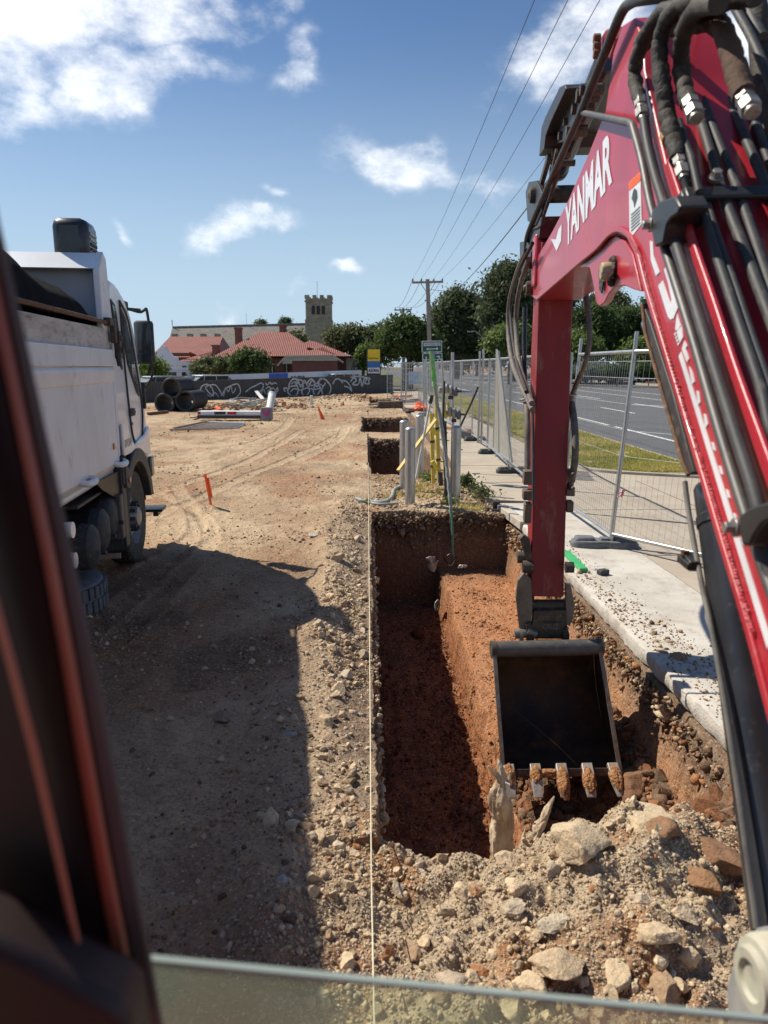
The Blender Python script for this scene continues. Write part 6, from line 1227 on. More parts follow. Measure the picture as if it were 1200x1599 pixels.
# edge timber / formwork at the far end of the slab
mb = MB(); mb.bar((2.05, 10.75, -.05), (2.12, 9.35, -.02), .13, .12); single(mb, 'edge_beam', mat('chipped_kerb', (.50, .45, .37), (.36, .30, .23), 6, .9, bump=.5), 'chipped pale concrete edge beam at the far end of the slab', 'beam', bevel=.01)
mb = MB(); mb.box((1.98, 10.75, -.06), (.10, .10, .22)); single(mb, 'timber_stub', M['plastic'], 'dark stub of post at the far right trench corner', 'stub', bevel=.01)
# roots
def bark_tube(P, R_, seed, n=28):
    P = [Vector(p) for p in P]; k = len(P); vs = []; x = (P[1]-P[0]).orthogonal().normalized()
    for i in range(k):
        t = (P[min(i+1, k-1)]-P[max(i-1, 0)]).normalized(); x = (x - t*x.dot(t)).normalized(); y = t.cross(x)
        for j in range(n):
            a = 2*math.pi*j/n; ca, sa = math.cos(a), math.sin(a); q = 1 + .30*float(vnoise(np.array(ca*1.4+seed), np.array(sa*1.4), np.array(i*.10+.5))) + .16*float(vnoise(np.array(ca*4+seed), np.array(sa*4), np.array(i*.22+.5))) + .05*rng.normal()
            vs.append(P[i] + (x*ca + y*sa)*float(R_[i])*q)
    mb = MB(); mb.add(vs, [(i*n+j, i*n+(j+1) % n, (i+1)*n+(j+1) % n, (i+1)*n+j) for i in range(k-1) for j in range(n)] + [tuple(range(n-1, -1, -1)), tuple((k-1)*n+j for j in range(n))]); return mb
def root(name, label, pts, rad, seed):
    P = spline(pts, 9); t = thing(name, label, 'root', tuple(pts[0])); n = len(P); R_ = np.interp(np.linspace(0, 1, n), np.linspace(0, 1, len(rad)), rad)
    return t, bark_tube(P, R_, seed).build('stem', M['root'], t, smooth=50)
t, st_ = root('root_stump', 'pale broken tree root standing up at the trench rim left of the teeth', [D(785, 1345, 3.25), D(782, 1310, 3.28), D(786, 1275, 3.3), D(781, 1245, 3.3), D(785, 1215, 3.32), D(778, 1185, 3.35)], [.064, .058, .054, .050, .030, .003], 1)
for pts, r0 in (([D(784, 1226, 3.3), D(776, 1210, 3.3), D(768, 1203, 3.28), D(763, 1196, 3.27)], .017), ([D(787, 1240, 3.3), D(795, 1222, 3.3), D(797, 1205, 3.3)], .014), ([D(783, 1290, 3.27), D(773, 1275, 3.25), D(770, 1250, 3.25)], .010)):
    P = spline(pts, 6); bark_tube(P, [r0*(1-.85*i/len(P)) for i in range(len(P))], 4, 12).build('splinter', M['root'], st_, smooth=60)
mb = MB(); P = [D(790, 1222, 3.27), D(797, 1226, 3.26), D(796, 1245, 3.27), D(791, 1255, 3.27)]; mb.prism(P, (0, .012, 0)); mb.build('bare_wood', M['whitepvc'], st_)
t, st_ = root('root_branch', 'thin pale split root leaning right beside the standing one', [D(822, 1328, 3.1), D(832, 1305, 3.15), D(846, 1285, 3.2), D(856, 1262, 3.22), D(866, 1243, 3.25)], [.036, .026, .021, .016, .002], 2)
mb = MB(); P = spline([D(822, 1325, 3.1), D(818, 1308, 3.12), D(822, 1290, 3.13)], 5); mb.tube(P, [.022, .021, .02, .018, .015, .012, .01, .006, .004, .003, .002][:len(P)], 8); mb.build('splinter', M['root'], st_, smooth=60)
# torn plastic in the trench
def rag(name, label, c, w_, h_, seed, Y, tilt=0.3, material='paper'):
    n = 9; vs = []; fs = []; r = np.random.default_rng(seed)
    for i in range(n):
        for j in range(n):
            u, v = i/(n-1)-.5, j/(n-1)-.5; k = .65+.5*float(vnoise(np.array(u*3+seed), np.array(v*3))); 
            vs.append(Vector(c) + Vector((u*w_*k + v*.25*w_, .09*float(vnoise(np.array(u*5+seed), np.array(v*5), np.array(1.5))) - v*tilt*h_, v*h_*k)))
    for i in range(n-1):
        for j in range(n-1):
            if r.random() > .14: fs.append((i*n+j, (i+1)*n+j, (i+1)*n+j+1, i*n+j+1))
    mb = MB(); mb.add(vs, fs); o = mb.build(name, M[material], None, smooth=80); s = o.modifiers.new('th', 'SOLIDIFY'); s.thickness = .004; return tag(o, label, 'rag')
rag('torn_sheet', 'torn whitish plastic sheet on the far wall of the trench', D(675, 880, 9.9), .26, .30, 3, 9.9)
rag('torn_sheet', 'thin strip of white plastic against the narrow trench wall', D(683, 948, 9.2), .09, .36, 8, 9.2)
rag('torn_sheet', 'bluish scrap of plastic lying at the far end of the shelf', D(723, 884, 9.7), .13, .10, 12, 9.7)
mb = MB(); mb.tube(spline([D(694, 872, 9.95), D(700, 880, 9.9), D(705, 884, 9.85), D(711, 876, 9.9), D(713, 870, 9.95)], 5), .012, 8); mb.tube(spline([D(696, 870, 9.95), D(704, 865, 9.95), D(710, 873, 9.9)], 5), .007, 8); single(mb, 'torn_wire', M['black'], 'loop of black wire with white tape at the conduit end', 'wire', smooth=True)
# tag on the fence
rag('ribbon', 'faded pink ribbon tied to the mesh fence panel behind the arm', G(972, 771, .0) + Vector((-1.15, -3.0, .6)) if False else PP(971, 771, Vector((3.4, 7.33, 0)), Vector((.83, .56, 0)).normalized()), .07, .14, 21, 7, material='ribbon') if 'ribbon' in M else None
# weeds
def weed(x, y, h, n, label, material='leaf_bright', seed=1, spread=.16, z=0):
    r = np.random.default_rng(seed); VV = []
    for k in range(n):
        a = r.uniform(0, 6.28); d = abs(r.normal(0, spread)); b = np.array((x + math.cos(a)*d, y + math.sin(a)*d, z + h*r.random()**.8)); L_ = h*.22*(.5+r.random()); u = r.normal(size=3); u /= np.linalg.norm(u); v = np.cross(u, r.normal(size=3)); v /= np.linalg.norm(v); VV += [b-v*L_*.35, b+u*L_-v*L_*.2, b+u*L_*1.2+v*L_*.2, b+v*L_*.35]
    t = thing('weed', label, 'plant', (x, y, z)); npmesh('foliage', np.array(VV), np.arange(4*n).reshape(-1, 4), M[material], t)
    mb = MB()
    for k in range(3): mb.tube([(x, y, z-.02), (x + r.normal(0, .02), y, z+h*.4), (x + r.normal(0, .05), y + r.normal(0, .03), z+h*.9)], [.005, .004, .002], 5)
    mb.build('stem', M['bark'], t, smooth=True); return t
for i, (px, py, h, n, mt, lb) in enumerate([(727, 762, .22, 260, 'leaf_dark', 'low green weed clump right of the right bollard'), (668, 752, .16, 200, 'leaf_bright', 'small green weed between the bollards by the yellow pipes'), (700, 788, .14, 160, 'leaf_bright', 'light green sprig at the trench rim beneath the conduit'), (575, 790, .10, 60, 'leaf_bright', 'single bright leafy sprig by the string line'), (755, 778, .16, 260, 'leaf_olive', 'dry brownish weed at the right end of the bollard strip'), (742, 770, .14, 160, 'leaf_olive', 'olive weed between the slab corner and bollard'), (612, 792, .05, 60, 'leaf_olive', 'flat tuft at the trench rim left of the bollards')]):
    g = G(px, py, 0); weed(g.x, g.y, h, n, lb, mt, seed=i+40, spread=.14 if n > 100 else .05)

# ================================================================== FAR SIDE OF THE SITE
# dark ribbed steel fence with graffiti
FA, FB = Vector((-27, 29.5, 0)), Vector((2.05, 58.2, 0)); FD = (FB-FA).normalized(); FN = Vector((FD.y, -FD.x, 0)); FL = (FB-FA).length
def FX(s, z, o=0.0): return FA + FD*s + UP*z + FN*o
sf = thing('steel_fence', 'long charcoal ribbed steel fence covered with white graffiti', 'fence', tuple(FA))
def FS0(px, py): q = PP(px, py, FA, FN); return (q-FA).dot(FD), q.z
(h_s0, h_z0), (h_s1, h_z1) = FS0(225, 597.5), FS0(612, 585.5)
htop = lambda s: h_z0 + (h_z1-h_z0)*(s-h_s0)/(h_s1-h_s0) - .02
mb = MB(); n = int(FL/.19); vs = []; fs = []
for k in range(n*4+1):
    s = FL*k/(n*4); o = (.0, .0, .05, .05)[k % 4]; vs += [FX(s, -.2, o), FX(s, htop(s), o)]
fs = [(2*i, 2*i+2, 2*i+3, 2*i+1) for i in range(n*4)]; mb.add(vs, fs); mb.build('ribbed_sheet', M['steelfence'], sf, smooth=None)
mb = MB(); mb.bar(FX(0, htop(0)+.02), FX(FL, htop(FL)+.02), .09, .05); mb.build('top_rail', M['steelfence'], sf); mb = MB(); mb.bar(FX(0, -.0, .06), FX(FL, .0, .06), .12, .16); mb.build('plinth', M['plastic'], sf)
def FS(px, py):  # pixel to fence coordinates
    q = PP(px, py, FA + FN*.07, FN); return (q-FA).dot(FD), q.z
def scribble(P, r=.028, wob=0.0):
    r *= 1.35; gr = MB()
    pts = []
    for px, py in P: s, z = FS(px, py); pts.append(FX(s, z, .055))
    pts = spline(pts, 6)
    for a, b in zip(pts, pts[1:]): gr.bar(a, b + (b-a)*.1, .006, r*2, up=FN.cross(b-a).normalized() if (b-a).length > 1e-5 else UP)
    gr.build('graffiti', M['graffiti'], sf, smooth=None)
# big tags
scribble([(318, 622), (314, 606), (324, 600), (332, 607), (334, 618), (326, 612), (322, 604), (336, 601), (345, 612), (347, 618), (352, 608), (362, 602), (372, 600), (376, 612), (368, 622)], .03)
scribble([(384, 612), (392, 606), (400, 602), (408, 598), (412, 602), (408, 610), (402, 612), (410, 618), (413, 622)], .03)
scribble([(415, 598), (418, 601), (422, 597), (425, 600), (428, 598), (433, 599)], .03); scribble([(416, 607), (421, 604), (424, 609), (418, 611), (427, 606), (431, 610), (434, 605), (434, 611), (428, 612)], .03)
scribble([(446, 612), (444, 606), (452, 607), (452, 600), (458, 592), (466, 594), (462, 602), (452, 604), (450, 612), (456, 618), (464, 616), (466, 606), (462, 598), (470, 593), (474, 600), (472, 614), (478, 618), (484, 610), (480, 600), (486, 592), (492, 598), (490, 612), (495, 617), (501, 607), (497, 597), (505, 591), (512, 596), (517, 604), (515, 614), (506, 617), (503, 608), (509, 598)], .04)
scribble([(466, 592), (470, 604), (476, 594), (482, 604), (488, 594), (496, 604), (500, 592), (508, 592)], .04); scribble([(454, 612), (460, 607), (470, 609), (480, 606), (492, 608), (500, 606)], .03)
scribble([(520, 600), (524, 593), (530, 592), (536, 598), (534, 594), (542, 596), (548, 604), (550, 612), (546, 606), (538, 603)], .035)
scribble([(548, 596), (553, 590), (557, 594), (551, 600), (560, 600), (563, 590), (566, 603), (569, 592), (574, 591), (570, 598), (577, 599), (576, 593), (579, 592)], .04); scribble([(548, 589), (560, 588), (578, 590)], .03)
mb = MB(); mb.box((3.1, 61.5, .5), (.5, .4, 1.0)); single(mb, 'grey_bin', mat('bin_grey', (.06, .065, .07)), 'dark bin on the path beyond the orange feet', 'bin', bevel=.04)
mb = MB(); a = D(650, 590, 44); mb.box(a, (.9, .04, .75)); single(mb, 'notice_board', mat('notice_blue', (.22, .36, .58), (.5, .6, .72), 3, .5), 'pale blue notice fixed to the far mesh panel', 'notice', bevel=.01)
scribble([(350, 619), (353, 605), (357, 612), (361, 603), (364, 614), (369, 606)], .022); scribble([(400, 618), (404, 610), (408, 616), (412, 608), (415, 615)], .022); scribble([(417, 615), (422, 613), (427, 616), (433, 613)], .022)
scribble([(455, 600), (462, 596), (470, 601), (478, 597), (487, 602), (496, 598), (505, 603)], .025); scribble([(324, 616), (330, 619), (336, 613), (342, 620)], .02)
# concrete pipes
pr = .47
for i, (px, py, lb) in enumerate([(257, 630, 'black corrugated pipe at the lower left of the stack of three'), (289, 626, 'black corrugated pipe at the lower right of the stack of three'), (268, 606, 'black corrugated pipe lying on top of the other two')]):
    c = D(px, py, 34.0); t = thing('drain_pipe', lb, 'pipe', (c.x, c.y, 0), 'stack of black drain pipes'); d = Vector((.10, 1, 0)).normalized()
    prof = [(pr*.84, 0), (pr, 0)] + [(pr - (.03 if k % 2 else 0), .05+k*.055) for k in range(34)] + [(pr, 1.98), (pr*.84, 1.98)]
    mb = MB(); mb.lathe(prof, c, d, 30, closed=True); mb.build('barrel', M['fblack'], t, smooth=50)
    mb = MB(); mb.lathe([(pr*.84, -.015), (pr*1.0, -.015), (pr*1.03, .0), (pr*1.03, .05), (pr*.9, .06)], c, d, 30); mb.build('rim', M['plastic'], t)
# fallen sign, mesh panel, timber, hoses, white tube
fsn = thing('fallen_sign', 'long fallen black and white sign box lying on the ground', 'sign', tuple(G(370, 658)))
a, b = D(312, 649, 28.6), D(414, 650, 28.4); a.z = b.z = .28; mb = MB(); mb.bar(a, b, .55, .16); mb.build('white_top', M['signwhite'], fsn, bevel=.01)
mb = MB(); mb.bar(a + Vector((0, -.05, -.14)), b + Vector((0, -.05, -.14)), .55, .12); mb.build('black_side', M['black'], fsn)
mb = MB(); mb.box(b + Vector((.10, -.15, -.01)), (.42, .5, .50)); e_ = mb.build('end_box', mat('end_box_grey', (.20, .21, .24)), fsn, bevel=.02); mb = MB(); q = b + Vector((.10, -.41, .0)); mb.prism([q + Vector((-.12, 0, .18)), q + Vector((.02, 0, -.02)), q + Vector((.14, 0, .20)), q + Vector((.17, 0, .10)), q + Vector((.04, 0, -.16)), q + Vector((-.14, 0, .06))], (0, -.01, 0)); mb.build('pink_mark', mat('magenta', (.50, .03, .20)), e_)
for k, (x, w_, c) in enumerate([(.35, .5, 'black'), (.52, .35, 'redlens'), (.02, .12, 'redlens')]): q = a.lerp(b, x); mb = MB(); mb.box(q + Vector((0, -.285, .02)), (w_, .01, .12)); mb.build('printed_patch', M[c], fsn)
for i, (p0, p1, w_, h_, mt, lb) in enumerate([((300, 652), (342, 641), .18, .05, 'timber', 'weathered board leaning on the left end of the fallen sign'), ((272, 668), (326, 657), .08, .05, 'timber', 'thin pale lath lying left of the fallen sign'), ((232, 646), (262, 643), .14, .12, 'rust', 'rusty beam lying before the drain pipes'), ((310, 630), (334, 628), .14, .05, 'timber', 'plank lying by the graffiti fence right of the pipes'),
                                  ((398, 618), (418, 632), .22, .06, 'whitepvc', 'pale board slanting on the rubble pile'), ((338, 636), (344, 640), .15, .1, 'orangepaint', 'short red white peg lying left of the hose coil')]):
    a = G(*p0, .08); b = G(*p1, .08)
    if i == 4: a.z = .55
    mb = MB(); mb.bar(a, b, w_, h_); single(mb, 'board', M[mt], lb, 'board', bevel=.008)
mp_ = thing('loose_mesh', 'loose galvanised mesh panel lying flat before the fallen sign', 'mesh', tuple(G(340, 665)))
Q = [G(266, 671, .05), G(318, 659, .05), G(384, 661, .05), G(372, 668, .05)]; mb = MB(); mb.tube(Q, .03, 6, closed=True); mb.build('mesh_frame', M['galv'], mp_, smooth=True); mb = MB()
for k in range(1, 14): mb.tube([Q[0].lerp(Q[1], k/14), Q[3].lerp(Q[2], k/14)], .008, 4)
mb.build('mesh_wires', M['galvw'], mp_, smooth=None)
hc = MB(); c = G(378, 632, .25)
for k in range(4): pts = [c + Vector((math.cos(t)*(.75+.1*k) + .2*k, math.sin(t)*.9, .05+.05*k + .12*math.sin(t*2+k))) for t in [j/26*6.283 for j in range(26)]]; hc.tube(pts, .032, 8, closed=True)
single(hc, 'hose_coil', M['pvc'], 'loose coil of thick white hose lying on the rubble', 'hose', smooth=True)
mb = MB(); a, b = D(421, 640, 33.5), D(425, 617, 34.5); mb.cyl(a, b, .17, 20); mb.cyl(b, b + (b-a).normalized()*.05, .19, 20); single(mb, 'white_tube', M['whitepvc'], 'thick white tube standing at a slant behind the fallen sign', 'tube')
mb = MB(); g = G(395, 633, .1); mb.lathe([(.16, 0), (.2, .4), (.21, .4)], g, (0, 0, 1), 18); single(mb, 'pail', M['pvc'], 'grey pail standing in the rubble by the hose coil', 'pail')
p = np.stack([rng.normal(-6.3, 1.5, 900), rng.normal(37.2, .9, 900)], -1); pebbles('demolition_rubble', p, np.exp(rng.normal(-2.6, .5, 900)), palette(900, [PALE, BRN, RED, WHT, DKB], [3, 4, 3, 1, 2]), 2, nvar=8, label='low heap of demolition rubble by the graffiti fence')
p = np.stack([rng.normal(-1.2, 1.9, 1500), rng.normal(44, 2.0, 1500)], -1); pebbles('earth_heap_crumbs', p, np.exp(rng.normal(-3.2, .5, 1500)), palette(1500, [PALE, BRN, RED], [3, 4, 2]), 1, nvar=8, label='crumbly earth heap before the graffiti fence')
# dark debris in the far pit
for i, (p0, p1) in enumerate([((578, 632), (598, 630)), ((580, 636), (612, 634))]): mb = MB(); mb.bar(G(*p0, .05), G(*p1, .05), .25, .1); single(mb, 'board', M['timber'], ['upper pale plank at the farthest pit', 'lower pale plank at the farthest pit'][i], 'board')
# poles in the pit edge
mb = MB(); mb.box((1.15, 36.8, -.1), (1.3, .5, .9)); single(mb, 'concrete_block', M['bark'], 'dark broken concrete mass at the end of the steel fence', 'block', bevel=.08)

# ================================================================== TREES
def leaves(n, ell, r, clump=26, seed=0, leaf=.22, cl_r=.55):
    """leaf quads in clumps spread through ellipsoids [(c, radii)]; returns V, F"""
    rr = np.random.default_rng(seed); vol = np.array([e[1][0]*e[1][1]*e[1][2] for e in ell]); k = rr.choice(len(ell), n//clump, p=vol/vol.sum())
    C = np.array([e[0] for e in ell])[k]; Rd = np.array([e[1] for e in ell])[k]; d = rr.normal(size=(len(k), 3)); d /= np.linalg.norm(d, axis=1)[:, None]; cc = C + d*Rd*(np.minimum(rr.random(len(k))**.30, .95))[:, None]
    sc_ = Rd.mean()*.55; keep = fbm(cc[:, 0]/sc_+seed, cc[:, 1]/sc_, cc[:, 2]/sc_, o=2, s=seed) > -.10; cc = cc[keep]; k = k[keep]
    cr_ = cl_r*(.6+.6*rr.random(len(k)))
    P = np.repeat(cc, clump, 0) + rr.normal(size=(len(k)*clump, 3))*np.repeat(cr_, clump)[:, None]*np.array((.6, .6, .42)); m_ = len(P)
    u = rr.normal(size=(m_, 3)); u /= np.linalg.norm(u, axis=1)[:, None]; v = np.cross(u, rr.normal(size=(m_, 3))); v /= np.linalg.norm(v, axis=1)[:, None]; s = (leaf*(.5+rr.random(m_)))[:, None]
    V = np.stack([P-u*s, P-v*s*.45, P+u*s, P+v*s*.45], 1).reshape(-1, 3); return V, np.arange(4*m_).reshape(-1, 4)
def tree(label, base, ell, n, material, leaf=.22, cl_r=.6, trunk=.25, name='tree', group=None, limbs=5, seed=1, clump=26, cat='tree'):
    base = Vector(base); t = thing(name, label, cat, tuple(base), group); rr = random.Random(seed)
    mb = MB(); top = max(e[0][2] for e in ell); P = spline([base, base + Vector((.1*trunk, 0, (top-base.z)*.35)), base + Vector((-.3*trunk, .1, (top-base.z)*.7)), Vector((base.x, base.y, top))], 5)
    mb.tube(P, [trunk*(1-.75*i/len(P)) for i in range(len(P))], 10)
    for k in range(limbs):
        e = ell[k % len(ell)]; s = P[int(len(P)*(.35+.4*rr.random()))]; q = Vector(e[0]) + Vector((rr.uniform(-.5, .5)*e[1][0], rr.uniform(-.5, .5)*e[1][1], rr.uniform(0, .4)*e[1][2])); L2 = spline([s, s.lerp(q, .5) + Vector((0, 0, -.1*(q-s).length*.3)), q], 4); mb.tube(L2, [trunk*.42*(1-.8*i/len(L2)) for i in range(len(L2))], 7)
    mb.build('trunk', M['bark'], t, smooth=60)
    V, F_ = leaves(n, ell, None, clump, seed, leaf, cl_r); npmesh('crown', V, F_, M[material], t)
    return t
def E2_(px, py, Y, rx, rz, ry=None):   # crown blob from a pixel centre and pixel radii
    c = D(px, py, Y); k = Y/FPX*.985; return (tuple(c), (rx*k, (ry or rx*.8)*k, rz*k))
def gb(px, Y): c = D(px, 572, Y); return (c.x, c.y, 0)
# big dark street tree left of the pole
Y = 66; tree('broad dark green street tree with dense crown behind the pole sign', gb(640, Y), [E2_(612, 535, Y, 26, 22), E2_(640, 528, Y, 30, 26), E2_(628, 508, Y, 22, 12), E2_(662, 540, Y, 24, 26), E2_(600, 555, Y, 16, 14), E2_(680, 556, Y, 14, 14)], 46000, 'leaf_dark', .16, .7, .4, seed=3, limbs=8)
Y = 84; tree('mid green tree between the church tower and the street tree', gb(560, Y), [E2_(545, 528, Y, 24, 18), E2_(568, 540, Y, 22, 22), E2_(528, 528, Y, 18, 14), E2_(590, 530, Y, 18, 20)], 26000, 'leaf_olive', .20, .8, .35, seed=5)
Y = 74; tree('small yellowish green bush tree beside the yellow and blue sign', gb(567, Y), [E2_(568, 560, Y, 9, 16), E2_(572, 548, Y, 7, 10)], 3500, 'leaf_bright', .18, .5, .12, seed=6)
# big eucalypts across the side street
Y = 120; tree('tall rounded eucalypt right of the power pole', gb(712, Y), [E2_(712, 490, Y, 30, 32), E2_(700, 520, Y, 24, 34), E2_(735, 505, Y, 26, 36), E2_(722, 468, Y, 20, 14), E2_(690, 505, Y, 14, 20), E2_(742, 540, Y, 20, 20)], 50000, 'leaf_euc', .30, 1.5, .7, seed=8, limbs=9)
Y = 100; tree('tallest eucalypt, its crown reaching behind the boom tip', gb(800, Y), [E2_(790, 448, Y, 30, 30), E2_(778, 480, Y, 24, 32), E2_(810, 470, Y, 36, 46), E2_(800, 425, Y, 18, 14), E2_(785, 515, Y, 28, 26), E2_(830, 520, Y, 34, 30)], 50000, 'leaf_euc', .27, 1.4, .7, seed=9, limbs=9)
Y = 84; tree('bright green leafy tree low behind the fence by the arm', gb(796, Y), [E2_(786, 530, Y, 22, 18), E2_(806, 520, Y, 18, 18), E2_(770, 540, Y, 10, 10)], 9000, 'leaf_bright', .24, .8, .2, seed=10)
for i, (px, py, rx, rz, Y, mt, lb) in enumerate([(868, 490, 42, 52, 112, 'leaf_euc', 'dark green tree straight behind the red arm'), (925, 515, 36, 42, 105, 'leaf_dark', 'dense dark tree seen right of the arm'), (975, 520, 40, 40, 108, 'leaf_dark', 'dark tree under the boom arch near its pin'), (1030, 510, 40, 50, 110, 'leaf_dark', 'dark tree partly behind the lower boom'), (905, 548, 24, 22, 92, 'leaf_bright', 'lighter green shrubby tree behind the parked cars'), (1000, 552, 26, 18, 95, 'leaf_bright', 'light green low tree at the car park edge'), (948, 480, 30, 24, 125, 'leaf_euc', 'grey green tree top showing under the boom arch')]):
    tree(lb, gb(px, Y), [E2_(px, py, Y, rx, rz), E2_(px-rx*.5, py+rz*.4, Y, rx*.6, rz*.6), E2_(px+rx*.5, py+rz*.35, Y, rx*.6, rz*.6), E2_(px+rx*.1, py-rz*.5, Y, rx*.5, rz*.5)], 22000, mt, .25, 1.1, .4, seed=20+i)
for i, (px, Y, py, rx, rz, mt, lb) in enumerate([(1100, 104, 500, 60, 60, 'leaf_dark', 'wide dark tree hidden mostly by the boom tubes'), (745, 150, 545, 16, 20, 'leaf_dark', 'far dark tree at the end of the road')]):
    tree(lb, gb(px, Y), [E2_(px, py, Y, rx, rz), E2_(px-rx*.4, py+rz*.5, Y, rx*.6, rz*.5)], 9000, mt, .4, 1.4, .4, seed=60+i)
# low line of trees at the end of the road
for i, (px, rx, rz, mt) in enumerate([(705, 16, 20, 'leaf_dark'), (722, 20, 18, 'leaf_dark'), (765, 18, 14, 'leaf_olive'), (850, 30, 20, 'leaf_dark')]):
    Y = 165; tree(['dark tree at the road end behind the street sign', 'dark low tree closing off the road end', 'olive tree at the road end left of the bright one', 'dark tree at the road end hidden by the arm'][i], gb(px, Y), [E2_(px, 556, Y, rx, rz), E2_(px+rx*.6, 562, Y, rx*.7, rz*.7)], 4000, mt, .5, 1.6, .4, seed=70+i)
# garden shrubs by the houses
for i, (px, py, rx, rz, Y, mt, lb) in enumerate([(390, 565, 26, 20, 64, 'leaf_dark', 'round dark green shrub before the middle red roof'), (330, 572, 28, 14, 65, 'leaf_olive', 'low olive shrub left of the dark round one'), (240, 577, 16, 14, 60, 'leaf_bright', 'bright green shrub beside the white shop front')]):
    tree(lb, gb(px, Y), [E2_(px, py, Y, rx, rz), E2_(px-rx*.5, py+4, Y, rx*.6, rz*.7), E2_(px+rx*.5, py+3, Y, rx*.6, rz*.8)], 9000, mt, .15, .5, .12, name='shrub', seed=80+i, cat='shrub')
for i, (px, py, rx, rz, Y, mt, lb) in enumerate([(463, 529, 13, 8, 92, 'leaf_olive', 'pale tree behind the roofs left of the church tower'), (407, 505, 8, 4, 175, 'leaf_olive', 'tiny tree top over the long church roof'), (446, 503, 7, 5, 175, 'leaf_dark', 'dark tree top just left of the church tower')]):
    tree(lb, gb(px, Y), [E2_(px, py, Y, rx, rz)], 2600, mt, .22, .8, .12, seed=90+i)
# shrub bed and parked cars across the road
for i, (px, py, rx, rz, Y, mt, lb) in enumerate([(925, 578, 36, 9, 82, 'leaf_grey', 'long grey green hedge across the road behind the arm'), (965, 580, 26, 9, 79, 'leaf_dark', 'dark green low hedge left of the leaning post'), (1015, 578, 26, 10, 78, 'leaf_dark', 'green hedge right of the leaning post'), (885, 582, 16, 9, 84, 'leaf_grey', 'pale grey shrub beside the arm across the road')]):
    tree(lb, gb(px, Y), [E2_(px, py, Y, rx, rz), E2_(px-rx*.5, py+1, Y, rx*.6, rz*.85), E2_(px+rx*.5, py-1, Y, rx*.6, rz*.9)], 8000, mt, .13, .5, .06, name='hedge', seed=100+i, cat='hedge')
def car(x, y, rz, paint, label, kind='hatch', name='parked_car', group='cars parked across the road'):
    t = thing(name, label, 'car', (x, y, 0), group); L_, W_ = 4.4, 1.76; h = 1.68 if kind == 'wagon' else 1.45
    lo = [(-2.2, .35), (-2.2, .75), (-2.12, .95), (2.0 if kind == 'wagon' else 1.95, .98), (2.18, .9), (2.2, .35)]
    mb = MB(); mb.prism([(px_, -W_/2, z) for px_, z in [(-2.2, .35), (-2.2, .72), (-2.1, .90), (-1.25, 1.0), (2.08, 1.0), (2.2, .85), (2.2, .35)]], (0, W_, 0)); b = mb.build('body', paint, t, world=False, bevel=.08)
    g = [(-1.28, .98), (-.55, h-.04), (1.55 if kind != 'wagon' else 1.85, h-.04), (2.02, .98)]; mb = MB(); mb.prism([(px_, -W_/2+.09, z) for px_, z in g], (0, W_-.18, 0)); mb.build('window', M['glassdark'], b, world=False, bevel=.03)
    mb = MB(); mb.prism([(px_, -W_/2+.08, z) for px_, z in [(-.62, h-.05), (-.5, h+.02), (1.45 if kind != 'wagon' else 1.8, h+.02), (1.62 if kind != 'wagon' else 1.92, h-.05)]], (0, W_-.16, 0)); mb.build('roof', paint, b, world=False, bevel=.02)
    for px_ in (-.5, .55, 1.6): 
        mb = MB(); mb.bar((px_, -W_/2+.075, .98), (px_+(.08 if px_ < 0 else -.02), -W_/2+.075, h-.02), .07, .03); mb.bar((px_, W_/2-.075, .98), (px_, W_/2-.075, h-.02), .07, .03); mb.build('door_pillar', paint, b, world=False)
    for wx in (-1.38, 1.36):
        for s in (-1, 1): mb = MB(); mb.lathe([(0, .1), (.2, .1), (.22, .06), (.31, .08), (.32, 0), (.32, -.1), (0, -.1)], (wx, s*(W_/2-.09), .32), (0, s, 0), 20); w_ = mb.build('wheel', M['tyre'], t, world=False)
    for s in (-.65, .65):
        mb = MB(); mb.box((2.18, s, .8), (.06, .2, .22)); mb.build('tail_light', M['redlens'], b, world=False, bevel=.02); mb = MB(); mb.box((-2.16, s, .72), (.1, .3, .15)); mb.build('headlight', M['mirrorglass'], b, world=False, bevel=.02)
    t.rotation_euler = (0, 0, rz); return t
PW = mat('car_white', (.7, .7, .7), rough=.3, coat=.5); PS = mat('car_silver', (.38, .39, .40), rough=.3, metal=.5, coat=.5); PD = mat('car_dark', (.03, .035, .045), rough=.25, coat=.6); PG = mat('car_grey', (.16, .17, .18), rough=.3, coat=.5)
for i, (px, Y, rz, pt, kd, lb) in enumerate([(898, 96, .2, PW, 'hatch', 'white hatchback parked farthest left across the road'), (934, 92, -.3, PG, 'hatch', 'grey hatchback parked beyond the pale hedge'), (955, 95, 2.8, PS, 'hatch', 'small silver car beside the dark tree trunk'), (978, 88, -.15, PS, 'wagon', 'silver wagon with red tail light left of the leaning post'), (1018, 88, .1, PD, 'wagon', 'dark car parked right of the leaning post'), (838, 118, .0, PW, 'hatch', 'white car far off behind the arm hoses'), (1060, 92, .3, PS, 'hatch', 'silver car hidden partly by the boom'), (865, 100, .2, PD, 'hatch', 'dark car hidden partly by the arm')]):
    c = D(px, 572, Y); car(c.x, c.y, rz, pt, lb, kd)
for i, (px, Y, rz, pt, lb) in enumerate([(243, 47, .75, PS, 'silver car roof showing above the steel fence beside the truck mirror'), (318, 53, .75, PW, 'pale car roof showing above the fence right of the pipes'), (520, 62, .8, PW, 'white car roof showing above the fence near the banner end')]):
    c = D(px, 572, Y); o = car(c.x, c.y, rz, pt, lb, 'hatch', group='cars behind the steel fence'); o.scale = (1, 1, 1.0)

